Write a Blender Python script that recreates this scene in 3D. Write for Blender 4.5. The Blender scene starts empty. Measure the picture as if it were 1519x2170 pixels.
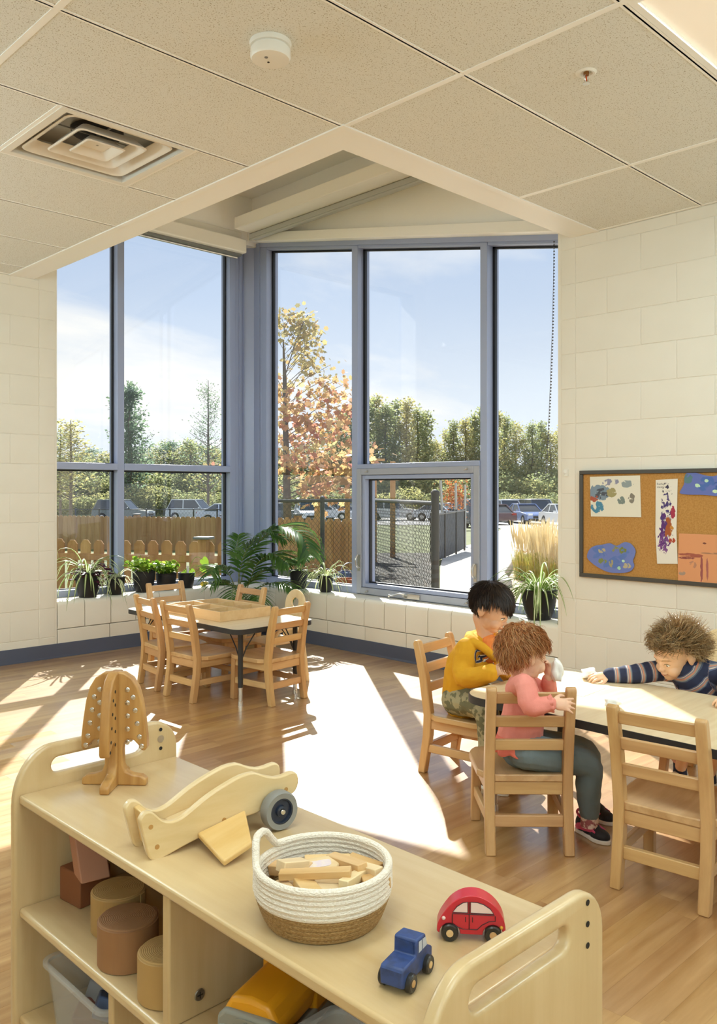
import bpy, bmesh, math, random
import numpy as np
from mathutils import Vector, Matrix, Quaternion
from mathutils.geometry import tessellate_polygon

PI = math.pi
rnd = random.Random(7)
SC = bpy.context.scene
COL = SC.collection

# ------------------------------------------------------------------ camera, sky, sun, exposure
F, CX, HY, H = 1795.0, 759.5, 1040.0, 1.19          # focal length in px, optical axis, horizon row, eye height
AZ = math.atan2(1830.5, 1795.0)
S_, C_ = math.sin(AZ), math.cos(AZ)                 # room axes: x runs along the left wall, y along the right wall


def cw(X, Y, z=0.0):
    """metres right of / ahead of the eye point -> room coordinates"""
    return Vector((S_ * X + C_ * Y, -C_ * X + S_ * Y, z))


def at(px, py, z):
    """where the sight line of a photo pixel meets height z"""
    Y = F * (H - z) / (py - HY)
    return cw((px - CX) / F * Y, Y, z)


def ad(px, py, Y):
    """where the sight line of a photo pixel is Y metres ahead"""
    return cw((px - CX) * Y / F, Y, H - (py - HY) * Y / F)


cam_d = bpy.data.cameras.new('camera')
cam = bpy.data.objects.new('camera', cam_d)
COL.objects.link(cam)
cam.location = (0, 0, H)
cam.rotation_euler = (PI / 2, 0, -math.atan2(C_, S_))
cam_d.sensor_fit = 'HORIZONTAL'
cam_d.sensor_width = 36
cam_d.lens = 36 * F / 1519
cam_d.shift_x = 0
cam_d.shift_y = -(1085 - HY) / 1519
cam_d.clip_start = 0.05
cam_d.clip_end = 600
SC.camera = cam

SUN_DIR = Vector((0.6215, 0.784, 0)).normalized() * math.cos(math.radians(37.6)) + Vector((0, 0, math.sin(math.radians(37.6))))
sun_d = bpy.data.lights.new('sun', 'SUN')
sun_d.energy = 10.5
sun_d.angle = math.radians(0.55)
sun_d.color = (1.0, 0.985, 0.94)
sun = bpy.data.objects.new('sun', sun_d)
sun.rotation_euler = SUN_DIR.to_track_quat('Z', 'Y').to_euler()
sun.location = (20, 25, 30)
COL.objects.link(sun)

world = bpy.data.worlds.new('sky')
SC.world = world
world.use_nodes = True
wn, wl = world.node_tree.nodes, world.node_tree.links
wn.clear()
w_out = wn.new('ShaderNodeOutputWorld')
w_bg = wn.new('ShaderNodeBackground')
w_bg.inputs['Strength'].default_value = 1.13
w_tc = wn.new('ShaderNodeTexCoord')
w_sep = wn.new('ShaderNodeSeparateXYZ')
wl.new(w_tc.outputs['Generated'], w_sep.inputs[0])
w_ramp = wn.new('ShaderNodeValToRGB')
els = w_ramp.color_ramp.elements
els[0].position, els[0].color = 0.0, (0.80, 0.86, 0.93, 1)
els[1].position, els[1].color = 1.0, (0.14, 0.27, 0.60, 1)
for p, c in ((0.10, (0.68, 0.76, 0.88, 1)), (0.22, (0.50, 0.61, 0.80, 1)), (0.40, (0.36, 0.49, 0.74, 1))):
    e = els.new(p)
    e.color = c
wl.new(w_sep.outputs['Z'], w_ramp.inputs[0])
# thin cloud banks: noise on the plane of a cloud layer
w_z = wn.new('ShaderNodeMath'); w_z.operation = 'MAXIMUM'; w_z.inputs[1].default_value = 0.0
wl.new(w_sep.outputs['Z'], w_z.inputs[0])
w_za = wn.new('ShaderNodeMath'); w_za.operation = 'ADD'; w_za.inputs[1].default_value = 0.16
wl.new(w_z.outputs[0], w_za.inputs[0])
w_div = wn.new('ShaderNodeVectorMath'); w_div.operation = 'DIVIDE'
w_cmb = wn.new('ShaderNodeCombineXYZ')
for i in range(3):
    wl.new(w_za.outputs[0], w_cmb.inputs[i])
wl.new(w_tc.outputs['Generated'], w_div.inputs[0])
wl.new(w_cmb.outputs[0], w_div.inputs[1])
w_map = wn.new('ShaderNodeMapping')
w_map.inputs['Location'].default_value = (2.3, 0.0, 0)
w_map.inputs['Rotation'].default_value = (0, 0, 0.6)
w_map.inputs['Scale'].default_value = (0.55, 0.95, 1)
wl.new(w_div.outputs[0], w_map.inputs[0])
w_noise = wn.new('ShaderNodeTexNoise')
w_noise.inputs['Scale'].default_value = 1.0
w_noise.inputs['Detail'].default_value = 7
w_noise.inputs['Roughness'].default_value = 0.55
w_noise.inputs['Distortion'].default_value = 0.35
wl.new(w_map.outputs[0], w_noise.inputs['Vector'])
w_cr = wn.new('ShaderNodeValToRGB')
w_cr.color_ramp.elements[0].position = 0.47
w_cr.color_ramp.elements[0].color = (0, 0, 0, 1)
w_cr.color_ramp.elements[1].position = 0.66
w_cr.color_ramp.elements[1].color = (1, 1, 1, 1)
wl.new(w_noise.outputs[0], w_cr.inputs[0])
w_mix = wn.new('ShaderNodeMixRGB')
w_mix.inputs[2].default_value = (0.90, 0.90, 0.90, 1)
wl.new(w_cr.outputs[0], w_mix.inputs[0])
wl.new(w_ramp.outputs[0], w_mix.inputs[1])
wl.new(w_mix.outputs[0], w_bg.inputs['Color'])
wl.new(w_bg.outputs[0], w_out.inputs[0])

SC.view_settings.view_transform = 'Standard'
SC.view_settings.look = 'None'
SC.view_settings.gamma = 1.0
SC.view_settings.use_curve_mapping = False
SC.view_settings.exposure = 0.24
SC.cycles.use_denoising = True
SC.cycles.max_bounces = 12
SC.cycles.diffuse_bounces = 5
SC.cycles.glossy_bounces = 4
SC.cycles.transmission_bounces = 6
SC.cycles.transparent_max_bounces = 16
SC.cycles.caustics_reflective = False
SC.cycles.caustics_refractive = False
SC.cycles.sample_clamp_indirect = 6.0

LAMP_WATT = 14.0        # each ceiling troffer's light
FILL_GLOBE = 28.5            # glow of each globe added as fill light
LAMP_LENS = 0.28         # glow of a troffer lens


# ------------------------------------------------------------------ materials
def lin(c):
    """'#rrggbb' -> linear rgba"""
    out = []
    for i in (1, 3, 5):
        s = int(c[i:i + 2], 16) / 255
        out.append(s / 12.92 if s <= 0.04045 else ((s + 0.055) / 1.055) ** 2.4)
    return (out[0], out[1], out[2], 1.0)


def new_mat(name):
    m = bpy.data.materials.new(name)
    m.use_nodes = True
    n, l = m.node_tree.nodes, m.node_tree.links
    p = n['Principled BSDF']
    return m, n, l, p


def coords(n, l, stretch=(1, 1, 1), kind='Object'):
    tc = n.new('ShaderNodeTexCoord')
    mp = n.new('ShaderNodeMapping')
    mp.inputs['Scale'].default_value = stretch
    l.new(tc.outputs[kind], mp.inputs[0])
    return mp


def random_value(n, l, col_out, amount, hue=0.0):
    """each object a little lighter or darker"""
    oi = n.new('ShaderNodeObjectInfo')
    hs = n.new('ShaderNodeHueSaturation')
    mr = n.new('ShaderNodeMapRange')
    mr.inputs[3].default_value = 1 - amount
    mr.inputs[4].default_value = 1 + amount
    l.new(oi.outputs['Random'], mr.inputs[0])
    l.new(mr.outputs[0], hs.inputs['Value'])
    if hue:
        m2 = n.new('ShaderNodeMapRange')
        m2.inputs[3].default_value = 0.5 - hue
        m2.inputs[4].default_value = 0.5 + hue
        l.new(oi.outputs['Random'], m2.inputs[0])
        l.new(m2.outputs[0], hs.inputs['Hue'])
    l.new(col_out, hs.inputs['Color'])
    return hs.outputs[0]


def mat(name, c, rough=0.5, c2=None, scale=30, detail=3, bump=0.0, metal=0.0, spec=0.5, stretch=(1, 1, 1), rndv=0.0,
        lo=0.35, hi=0.65, island=0.0, sss=0.0, trans=0.0, bscale=None):
    m, n, l, p = new_mat(name)
    p.inputs['Roughness'].default_value = rough
    p.inputs['Metallic'].default_value = metal
    p.inputs['Specular IOR Level'].default_value = spec
    src = None
    if c2 or bump:
        mp = coords(n, l, stretch)
        nz = n.new('ShaderNodeTexNoise')
        nz.inputs['Scale'].default_value = scale
        nz.inputs['Detail'].default_value = detail
        l.new(mp.outputs[0], nz.inputs['Vector'])
        if c2:
            r = n.new('ShaderNodeValToRGB')
            r.color_ramp.elements[0].position, r.color_ramp.elements[0].color = lo, lin(c)
            r.color_ramp.elements[1].position, r.color_ramp.elements[1].color = hi, lin(c2)
            l.new(nz.outputs[0], r.inputs[0])
            src = r.outputs[0]
        if bump:
            b = n.new('ShaderNodeBump')
            b.inputs['Strength'].default_value = bump
            b.inputs['Distance'].default_value = 0.01
            if bscale:
                nz2 = n.new('ShaderNodeTexNoise')
                nz2.inputs['Scale'].default_value = bscale
                l.new(mp.outputs[0], nz2.inputs['Vector'])
                l.new(nz2.outputs[0], b.inputs['Height'])
            else:
                l.new(nz.outputs[0], b.inputs['Height'])
            l.new(b.outputs[0], p.inputs['Normal'])
    if src is None:
        rg = n.new('ShaderNodeRGB')
        rg.outputs[0].default_value = lin(c)
        src = rg.outputs[0]
    if island:
        g = n.new('ShaderNodeNewGeometry')
        hs = n.new('ShaderNodeHueSaturation')
        mr = n.new('ShaderNodeMapRange')
        mr.inputs[3].default_value = 1 - island
        mr.inputs[4].default_value = 1 + island
        l.new(g.outputs['Random Per Island'], mr.inputs[0])
        l.new(mr.outputs[0], hs.inputs['Value'])
        l.new(src, hs.inputs['Color'])
        src = hs.outputs[0]
    if rndv:
        src = random_value(n, l, src, rndv)
    l.new(src, p.inputs['Base Color'])
    if sss:
        p.inputs['Subsurface Weight'].default_value = sss
        p.inputs['Subsurface Radius'].default_value = (0.012, 0.004, 0.002)
        p.inputs['Subsurface Scale'].default_value = 1.0
    return m


def leaf_mat(name, cols, rough=0.5, trans=0.35):
    """foliage: every leaf its own tone, part of the light shines through"""
    m, n, l, p = new_mat(name)
    g = n.new('ShaderNodeNewGeometry')
    r = n.new('ShaderNodeValToRGB')
    r.color_ramp.interpolation = 'LINEAR'
    k = len(cols)
    r.color_ramp.elements[0].color = lin(cols[0])
    r.color_ramp.elements[0].position = 0
    r.color_ramp.elements[1].color = lin(cols[-1])
    r.color_ramp.elements[1].position = 1
    for i in range(1, k - 1):
        e = r.color_ramp.elements.new(i / (k - 1))
        e.color = lin(cols[i])
    l.new(g.outputs['Random Per Island'], r.inputs[0])
    p.inputs['Roughness'].default_value = rough
    p.inputs['Specular IOR Level'].default_value = 0.3
    l.new(r.outputs[0], p.inputs['Base Color'])
    t = n.new('ShaderNodeBsdfTranslucent')
    l.new(r.outputs[0], t.inputs[0])
    mx = n.new('ShaderNodeMixShader')
    mx.inputs[0].default_value = trans
    l.new(p.outputs[0], mx.inputs[1])
    l.new(t.outputs[0], mx.inputs[2])
    l.new(mx.outputs[0], n['Material Output'].inputs[0])
    return m


def wood(name, c1, c2, axis='X', scale=1.0, rough=0.4, rndv=0.06, bands=9.0, coat=0.0, dist=3.0, spec=0.4):
    """boards: long streaks plus a cathedral figure along one axis"""
    m, n, l, p = new_mat(name)
    st = {'X': (0.09, 1, 1), 'Y': (1, 0.09, 1), 'Z': (1, 1, 0.09)}[axis]
    st = tuple(v * scale for v in st)
    mp = coords(n, l, st)
    oi = n.new('ShaderNodeObjectInfo')
    off = n.new('ShaderNodeVectorMath'); off.operation = 'ADD'
    sc = n.new('ShaderNodeVectorMath'); sc.operation = 'SCALE'
    sc.inputs[0].default_value = (3.1, 5.7, 4.3)
    l.new(oi.outputs['Random'], sc.inputs['Scale'])
    l.new(mp.outputs[0], off.inputs[0])
    l.new(sc.outputs[0], off.inputs[1])
    n1 = n.new('ShaderNodeTexNoise')
    n1.inputs['Scale'].default_value = 60
    n1.inputs['Detail'].default_value = 5
    n1.inputs['Roughness'].default_value = 0.6
    l.new(off.outputs[0], n1.inputs['Vector'])
    n2 = n.new('ShaderNodeTexNoise')
    n2.inputs['Scale'].default_value = 9
    n2.inputs['Detail'].default_value = 2
    l.new(off.outputs[0], n2.inputs['Vector'])
    mul = n.new('ShaderNodeMath'); mul.operation = 'MULTIPLY'; mul.inputs[1].default_value = bands
    l.new(n2.outputs[0], mul.inputs[0])
    fr = n.new('ShaderNodeMath'); fr.operation = 'PINGPONG'; fr.inputs[1].default_value = 1.0
    l.new(mul.outputs[0], fr.inputs[0])
    mixv = n.new('ShaderNodeMath'); mixv.operation = 'MULTIPLY_ADD'
    mixv.inputs[1].default_value = 0.35
    l.new(fr.outputs[0], mixv.inputs[0])
    sc2 = n.new('ShaderNodeMath'); sc2.operation = 'MULTIPLY'; sc2.inputs[1].default_value = 0.65
    l.new(n1.outputs[0], sc2.inputs[0])
    l.new(sc2.outputs[0], mixv.inputs[2])
    r = n.new('ShaderNodeValToRGB')
    r.color_ramp.elements[0].position, r.color_ramp.elements[0].color = 0.25, lin(c1)
    r.color_ramp.elements[1].position, r.color_ramp.elements[1].color = 0.75, lin(c2)
    l.new(mixv.outputs[0], r.inputs[0])
    src = random_value(n, l, r.outputs[0], rndv, hue=0.006) if rndv else r.outputs[0]
    l.new(src, p.inputs['Base Color'])
    p.inputs['Roughness'].default_value = rough
    p.inputs['Specular IOR Level'].default_value = spec
    if coat:
        p.inputs['Coat Weight'].default_value = coat
        p.inputs['Coat Roughness'].default_value = 0.24
        if coat > 0.6:
            p.inputs['Coat IOR'].default_value = 1.8
    b = n.new('ShaderNodeBump')
    b.inputs['Strength'].default_value = 0.05
    b.inputs['Distance'].default_value = 0.004
    l.new(n1.outputs[0], b.inputs['Height'])
    l.new(b.outputs[0], p.inputs['Normal'])
    return m


def glass_mat(name, tint='#ffffff', refl=0.04, rough=0.0):
    """clear sheet: most light passes straight on, a Fresnel share is mirrored"""
    m, n, l, p = new_mat(name)
    n.remove(p)
    tr = n.new('ShaderNodeBsdfTransparent')
    tr.inputs[0].default_value = lin(tint)
    gl = n.new('ShaderNodeBsdfGlossy')
    gl.inputs['Roughness'].default_value = rough
    g = n.new('ShaderNodeNewGeometry')
    dt = n.new('ShaderNodeVectorMath'); dt.operation = 'DOT_PRODUCT'
    l.new(g.outputs['Incoming'], dt.inputs[0])
    l.new(g.outputs['Normal'], dt.inputs[1])
    ab = n.new('ShaderNodeMath'); ab.operation = 'ABSOLUTE'
    l.new(dt.outputs['Value'], ab.inputs[0])
    om = n.new('ShaderNodeMath'); om.operation = 'SUBTRACT'; om.inputs[0].default_value = 1.0
    l.new(ab.outputs[0], om.inputs[1])
    pw = n.new('ShaderNodeMath'); pw.operation = 'POWER'; pw.inputs[1].default_value = 5.0
    l.new(om.outputs[0], pw.inputs[0])
    ma = n.new('ShaderNodeMath'); ma.operation = 'MULTIPLY_ADD'
    ma.inputs[1].default_value = 1 - refl
    ma.inputs[2].default_value = refl
    l.new(pw.outputs[0], ma.inputs[0])
    mx = n.new('ShaderNodeMixShader')
    l.new(ma.outputs[0], mx.inputs[0])
    l.new(tr.outputs[0], mx.inputs[1])
    l.new(gl.outputs[0], mx.inputs[2])
    l.new(mx.outputs[0], n['Material Output'].inputs[0])
    return m


def emit_mat(name, c, strength):
    m, n, l, p = new_mat(name)
    p.inputs['Base Color'].default_value = lin(c)
    p.inputs['Emission Color'].default_value = lin(c)
    p.inputs['Emission Strength'].default_value = strength
    p.inputs['Roughness'].default_value = 0.6
    return m


# ------------------------------------------------------------------ mesh tools
class MB:
    """collects faces; build() links them as ONE mesh object"""

    def __init__(s):
        s.v, s.f, s.m = [], [], []

    def add(s, vs, fs, mi=0, M=None):
        o = len(s.v)
        if M is not None:
            vs = [M @ Vector(v) for v in vs]
        s.v.extend([tuple(v) for v in vs])
        for f in fs:
            s.f.append(tuple(i + o for i in f))
            s.m.append(mi)
        return s

    def box(s, c, d, M=None, mi=0, rz=0.0):
        x, y, z = d[0] / 2, d[1] / 2, d[2] / 2
        vs = [(sx * x, sy * y, sz * z) for sx in (-1, 1) for sy in (-1, 1) for sz in (-1, 1)]
        R = Matrix.Translation(c) @ Matrix.Rotation(rz, 4, 'Z')
        if M is not None:
            R = M @ R
        return s.add(vs, [(0, 1, 3, 2), (4, 6, 7, 5), (0, 4, 5, 1), (2, 3, 7, 6), (0, 2, 6, 4), (1, 5, 7, 3)], mi, R)

    def bb(s, lo, hi, M=None, mi=0):
        c = [(a + b) / 2 for a, b in zip(lo, hi)]
        return s.box(c, [abs(b - a) for a, b in zip(lo, hi)], M, mi)

    def beam(s, p0, p1, w, h, up=(0, 0, 1), mi=0, w1=None, h1=None):
        p0, p1 = Vector(p0), Vector(p1)
        d = (p1 - p0).normalized()
        sx = d.cross(Vector(up)).normalized()
        sy = sx.cross(d).normalized()
        w1 = w if w1 is None else w1
        h1 = h if h1 is None else h1
        vs = []
        for p, a, b in ((p0, w, h), (p1, w1, h1)):
            for i, j in ((-1, -1), (1, -1), (1, 1), (-1, 1)):
                vs.append(p + sx * a / 2 * i + sy * b / 2 * j)
        return s.add(vs, [(3, 2, 1, 0), (4, 5, 6, 7), (0, 1, 5, 4), (1, 2, 6, 5), (2, 3, 7, 6), (3, 0, 4, 7)], mi)

    def tube(s, pts, r, n=8, mi=0, caps=True, flat=1.0, up=None, closed=False):
        pts = [Vector(p) for p in pts]
        k = len(pts)
        if not isinstance(r, (list, tuple)):
            r = [r] * k
        t = []
        for i in range(k):
            if closed:
                a, b = pts[i - 1], pts[(i + 1) % k]
            else:
                a, b = pts[max(i - 1, 0)], pts[min(i + 1, k - 1)]
            t.append((b - a).normalized() if (b - a).length > 1e-9 else Vector((0, 0, 1)))
        ref = Vector(up) if up else (Vector((0, 0, 1)) if abs(t[0].z) < 0.9 else Vector((1, 0, 0)))
        nx = t[0].cross(ref).normalized()
        vs = []
        for i in range(k):
            nx = (nx - t[i] * nx.dot(t[i]))
            nx = nx.normalized() if nx.length > 1e-9 else t[i].orthogonal().normalized()
            ny = t[i].cross(nx)
            for j in range(n):
                a = 2 * PI * j / n
                vs.append(pts[i] + nx * math.cos(a) * r[i] + ny * math.sin(a) * r[i] * flat)
        fs = []
        for i in range(k if closed else k - 1):
            i2 = (i + 1) % k
            for j in range(n):
                j2 = (j + 1) % n
                fs.append((i * n + j, i * n + j2, i2 * n + j2, i2 * n + j))
        if caps and not closed:
            fs.append(tuple(range(n - 1, -1, -1)))
            fs.append(tuple((k - 1) * n + j for j in range(n)))
        return s.add(vs, fs, mi)

    def cyl(s, p0, p1, r0, r1=None, n=16, mi=0):
        return s.tube([p0, p1], [r0, r0 if r1 is None else r1], n, mi)

    def lathe(s, prof, n=24, c=(0, 0, 0), mi=0, M=None, sx=1.0, sy=1.0, caps=True):
        vs, fs = [], []
        k = len(prof)
        for (r, z) in prof:
            for j in range(n):
                a = 2 * PI * j / n
                vs.append((c[0] + math.cos(a) * r * sx, c[1] + math.sin(a) * r * sy, c[2] + z))
        for i in range(k - 1):
            for j in range(n):
                j2 = (j + 1) % n
                fs.append((i * n + j, i * n + j2, (i + 1) * n + j2, (i + 1) * n + j))
        if caps and prof[0][0] > 1e-6:
            fs.append(tuple(range(n - 1, -1, -1)))
        if caps and prof[-1][0] > 1e-6:
            fs.append(tuple((k - 1) * n + j for j in range(n)))
        return s.add(vs, fs, mi, M)

    def prism(s, outer, depth, M=None, holes=(), mi=0):
        """2-D outline (x, y) with holes, extruded z = 0..depth, then placed by M"""
        loops = [list(outer)] + [list(h) for h in holes]
        flat = [p for lp in loops for p in lp]
        tris = tessellate_polygon([[Vector((p[0], p[1], 0)) for p in lp] for lp in loops])
        k = len(flat)
        vs = [(p[0], p[1], 0) for p in flat] + [(p[0], p[1], depth) for p in flat]
        if len(loops) == 1:
            fs = [tuple(range(k - 1, -1, -1)), tuple(range(k, 2 * k))]
        else:
            fs = [tuple(t) for t in tris] + [tuple(i + k for i in reversed(t)) for t in tris]
        o = 0
        for lp in loops:
            q = len(lp)
            for i in range(q):
                a, b = o + i, o + (i + 1) % q
                fs.append((a, b, b + k, a + k))
            o += q
        return s.add(vs, fs, mi, M)

    def slab(s, outer, depth, M=None, holes=(), r=0.006, seg=4):
        """extruded outline with holes whose arrises are rounded with radius r"""
        def inset(lp, d):
            k = len(lp)
            area = sum(lp[i][0] * lp[(i + 1) % k][1] - lp[(i + 1) % k][0] * lp[i][1] for i in range(k))
            sg = 1 if area > 0 else -1
            out = []
            for i in range(k):
                a, b, c = Vector(lp[i - 1]), Vector(lp[i]), Vector(lp[(i + 1) % k])
                t = ((b - a).normalized() + (c - b).normalized()).normalized()
                nn = Vector((-t.y, t.x)) * sg
                cs = max(0.5, nn.dot(Vector((-(b - a).normalized().y, (b - a).normalized().x)) * sg))
                out.append(tuple(b + nn * d / cs))
            return out
        lv = [(r * (1 - math.sin(PI / 2 * i / seg)), r - r * math.cos(PI / 2 * i / seg)) for i in range(seg + 1)]
        rows = [(ins, z) for ins, z in lv] + [(ins, depth - z) for ins, z in reversed(lv)]
        loops = [list(outer)] + [list(h) for h in holes]
        vs, fs, first, last = [], [], [], []
        for li, lp in enumerate(loops):
            k = len(lp)
            base = len(vs)
            for ins, z in rows:
                vs += [(p[0], p[1], z) for p in inset(lp, ins if li == 0 else -ins)]
            for i in range(len(rows) - 1):
                for j in range(k):
                    fs.append((base + i * k + j, base + i * k + (j + 1) % k, base + (i + 1) * k + (j + 1) % k, base + (i + 1) * k + j))
            first.append([base + j for j in range(k)])
            last.append([base + (len(rows) - 1) * k + j for j in range(k)])
        for cap in (first, last):
            ids = [i for lp in cap for i in lp]
            tr = tessellate_polygon([[Vector((vs[i][0], vs[i][1], 0)) for i in lp] for lp in cap])
            fs += [tuple(ids[q] for q in t) for t in tr]
        return s.add(vs, fs, 0, M)

    def ball(s, c, r, n=14, m=9, mi=0, M=None):
        if not isinstance(r, (list, tuple)):
            r = (r, r, r)
        vs, fs = [(0, 0, r[2])], []
        for i in range(1, m):
            t = PI * i / m
            for j in range(n):
                a = 2 * PI * j / n
                vs.append((math.sin(t) * math.cos(a) * r[0], math.sin(t) * math.sin(a) * r[1], math.cos(t) * r[2]))
        vs.append((0, 0, -r[2]))
        for j in range(n):
            fs.append((0, 1 + j, 1 + (j + 1) % n))
        for i in range(m - 2):
            for j in range(n):
                a, b = 1 + i * n + j, 1 + i * n + (j + 1) % n
                fs.append((a, a + n, b + n, b))
        o = 1 + (m - 2) * n
        for j in range(n):
            fs.append((o + j, len(vs) - 1, o + (j + 1) % n))
        T = Matrix.Translation(c) if M is None else M @ Matrix.Translation(c)
        return s.add(vs, fs, mi, T)

    def mesh(s, name, mats, smooth=True, fix=True, angle=0.6):
        me = bpy.data.meshes.new(name)
        me.from_pydata(s.v, [], s.f)
        for m in (mats if isinstance(mats, (list, tuple)) else [mats]):
            me.materials.append(m)
        if len(me.materials) > 1:
            me.polygons.foreach_set('material_index', s.m)
        if fix:
            bm = bmesh.new()
            bm.from_mesh(me)
            bmesh.ops.recalc_face_normals(bm, faces=bm.faces)
            bm.to_mesh(me)
            bm.free()
        if smooth:
            me.polygons.foreach_set('use_smooth', [True] * len(me.polygons))
            me.set_sharp_from_angle(angle=angle)
        me.update()
        return me

    def build(s, name, mats, parent=None, bevel=0.0, smooth=True, fix=True, seg=2, angle=0.6, loc=None, rz=0.0):
        return link(name, s.mesh(name, mats, smooth, fix, angle), parent, bevel, seg, loc, rz)


def link(name, me, parent=None, bevel=0.0, seg=2, loc=None, rz=0.0):
    o = bpy.data.objects.new(name, me)
    COL.objects.link(o)
    if parent is not None:
        o.parent = parent
    if loc is not None:
        o.location = loc
    if rz:
        o.rotation_euler = (0, 0, rz)
    if bevel:
        b = o.modifiers.new('edge', 'BEVEL')
        b.width = bevel
        b.segments = seg
        b.limit_method = 'ANGLE'
        b.angle_limit = 0.7
        b.harden_normals = False
    return o


def tag(o, label, cat, group=None, kind=None):
    o['label'] = label
    o['category'] = cat
    if group:
        o['group'] = group
    if kind:
        o['kind'] = kind
    return o


def thing(name, label, cat, loc=(0, 0, 0), rz=0.0, group=None):
    o = bpy.data.objects.new(name, None)
    o.empty_display_size = 0.05
    COL.objects.link(o)
    o.location = loc
    o.rotation_euler = (0, 0, rz)
    return tag(o, label, cat, group)


def struct(o):
    o['kind'] = 'structure'
    return o


def stuff(o):
    o['kind'] = 'stuff'
    return o


def dup(root, loc, rz, label, group=None):
    """a copy of a thing with copies of its parts and sub-parts"""
    def rec(src, parent):
        c = src.copy()
        COL.objects.link(c)
        c.parent = parent
        for ch in src.children:
            rec(ch, c)
        return c
    r = rec(root, None)
    r.location = loc
    r.rotation_euler = (0, 0, rz)
    r['label'] = label
    if group:
        r['group'] = group
    return r


def rrect(x0, y0, x1, y1, r, n=6):
    """rounded rectangle outline; r a number or four (x0y0, x1y0, x1y1, x0y1)"""
    rs = r if isinstance(r, (list, tuple)) else [r] * 4
    out = []
    for (cx, cy, a0, q) in ((x0 + rs[0], y0 + rs[0], PI, rs[0]), (x1 - rs[1], y0 + rs[1], 1.5 * PI, rs[1]),
                            (x1 - rs[2], y1 - rs[2], 0, rs[2]), (x0 + rs[3], y1 - rs[3], 0.5 * PI, rs[3])):
        if q <= 1e-6:
            out.append((cx, cy))
            continue
        for i in range(n + 1):
            a = a0 + 0.5 * PI * i / n
            out.append((cx + math.cos(a) * q, cy + math.sin(a) * q))
    return out


def smooth_line(pts, k=4, closed=False):
    """Catmull-Rom through the points"""
    P = [Vector(p) for p in pts]
    n = len(P)
    out = []
    for i in range(n if closed else n - 1):
        p0 = P[i - 1] if (closed or i > 0) else P[0]
        p1, p2 = P[i], P[(i + 1) % n]
        p3 = P[(i + 2) % n] if (closed or i + 2 < n) else P[-1]
        for j in range(k):
            t = j / k
            out.append(0.5 * ((2 * p1) + (p2 - p0) * t + (2 * p0 - 5 * p1 + 4 * p2 - p3) * t * t + (3 * p1 - p0 - 3 * p2 + p3) * t ** 3))
    if not closed:
        out.append(P[-1])
    return out


def frame(o, ex, ey, ez):
    """matrix that takes local x, y, z onto the three given directions at o"""
    M = Matrix.Identity(4)
    for i, e in enumerate((ex, ey, ez)):
        e = Vector(e).normalized()
        for j in range(3):
            M[j][i] = e[j]
    for j in range(3):
        M[j][3] = o[j]
    return M


def leaves(name, P, size, mt, parent=None, shape=None, up=0.3, seed=1, droop=0.0):
    """many small leaf blades in one mesh: P is an (n, 3) array of places"""
    g = np.random.default_rng(seed)
    P = np.asarray(P, float)
    n = len(P)
    if shape is None:
        shape = [(-0.5, 0), (0, -0.32), (0.5, 0), (0, 0.32)]
    sh = np.array(shape)
    k = len(sh)
    d = g.normal(size=(n, 3))
    d[:, 2] = d[:, 2] * 0.5 - droop
    d /= np.linalg.norm(d, axis=1)[:, None]
    nn = g.normal(size=(n, 3))
    nn[:, 2] += up
    e = np.cross(nn, d)
    e /= np.linalg.norm(e, axis=1)[:, None] + 1e-9
    sz = size * g.uniform(0.6, 1.35, n)
    V = P[:, None, :] + sz[:, None, None] * (sh[None, :, 0, None] * d[:, None, :] + sh[None, :, 1, None] * e[:, None, :])
    me = bpy.data.meshes.new(name)
    me.vertices.add(n * k)
    me.vertices.foreach_set('co', V.reshape(-1))
    me.loops.add(n * k)
    me.loops.foreach_set('vertex_index', np.arange(n * k))
    me.polygons.add(n)
    me.polygons.foreach_set('loop_start', np.arange(0, n * k, k))
    me.materials.append(mt)
    me.update()
    me.validate()
    return stuff(link(name, me, parent))

# ------------------------------------------------------------------ the room shell
XW, YW, ZC = 4.36, 5.82, 2.67         # right wall face, left wall face, ceiling
XB, YB, XM, YM = 2.37, 2.505, -3.2, -2.6
ZT = 3.73                             # ceiling of the well above the window corner
ZS = 0.40                             # window sill
XG, YG = 4.55, 6.01                   # inner faces of the two window frames

M_WALL = mat('wall paint', '#ece7db', 0.45, '#e8e3d6', 3, 2, 0.04, bscale=160)
M_WALL2 = mat('smooth plaster', '#faf9f5', 0.5)
M_TEE = mat('ceiling grid enamel', '#fbfaf6', 0.4)
M_BASE = mat('rubber cove base', '#4b5062', 0.45)
M_ALU = mat('grey anodised aluminium', '#9ea9c8', 0.38, metal=0.1, spec=0.6)
M_ALU2 = mat('sash aluminium', '#a5a9b6', 0.4, metal=0.1, spec=0.6)
M_GASKET = mat('black gasket', '#101116', 0.5)
M_GLASS = glass_mat('window glass', '#fafaf8')
M_STEEL = mat('brushed steel', '#c9c6c0', 0.28, metal=0.9)
M_CHROME = mat('chrome', '#dcdcdc', 0.12, metal=1.0)
M_WHITE = mat('white plastic', '#efece4', 0.35)
M_DARK = mat('dark hollow', '#1d1a18', 0.7)


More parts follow.
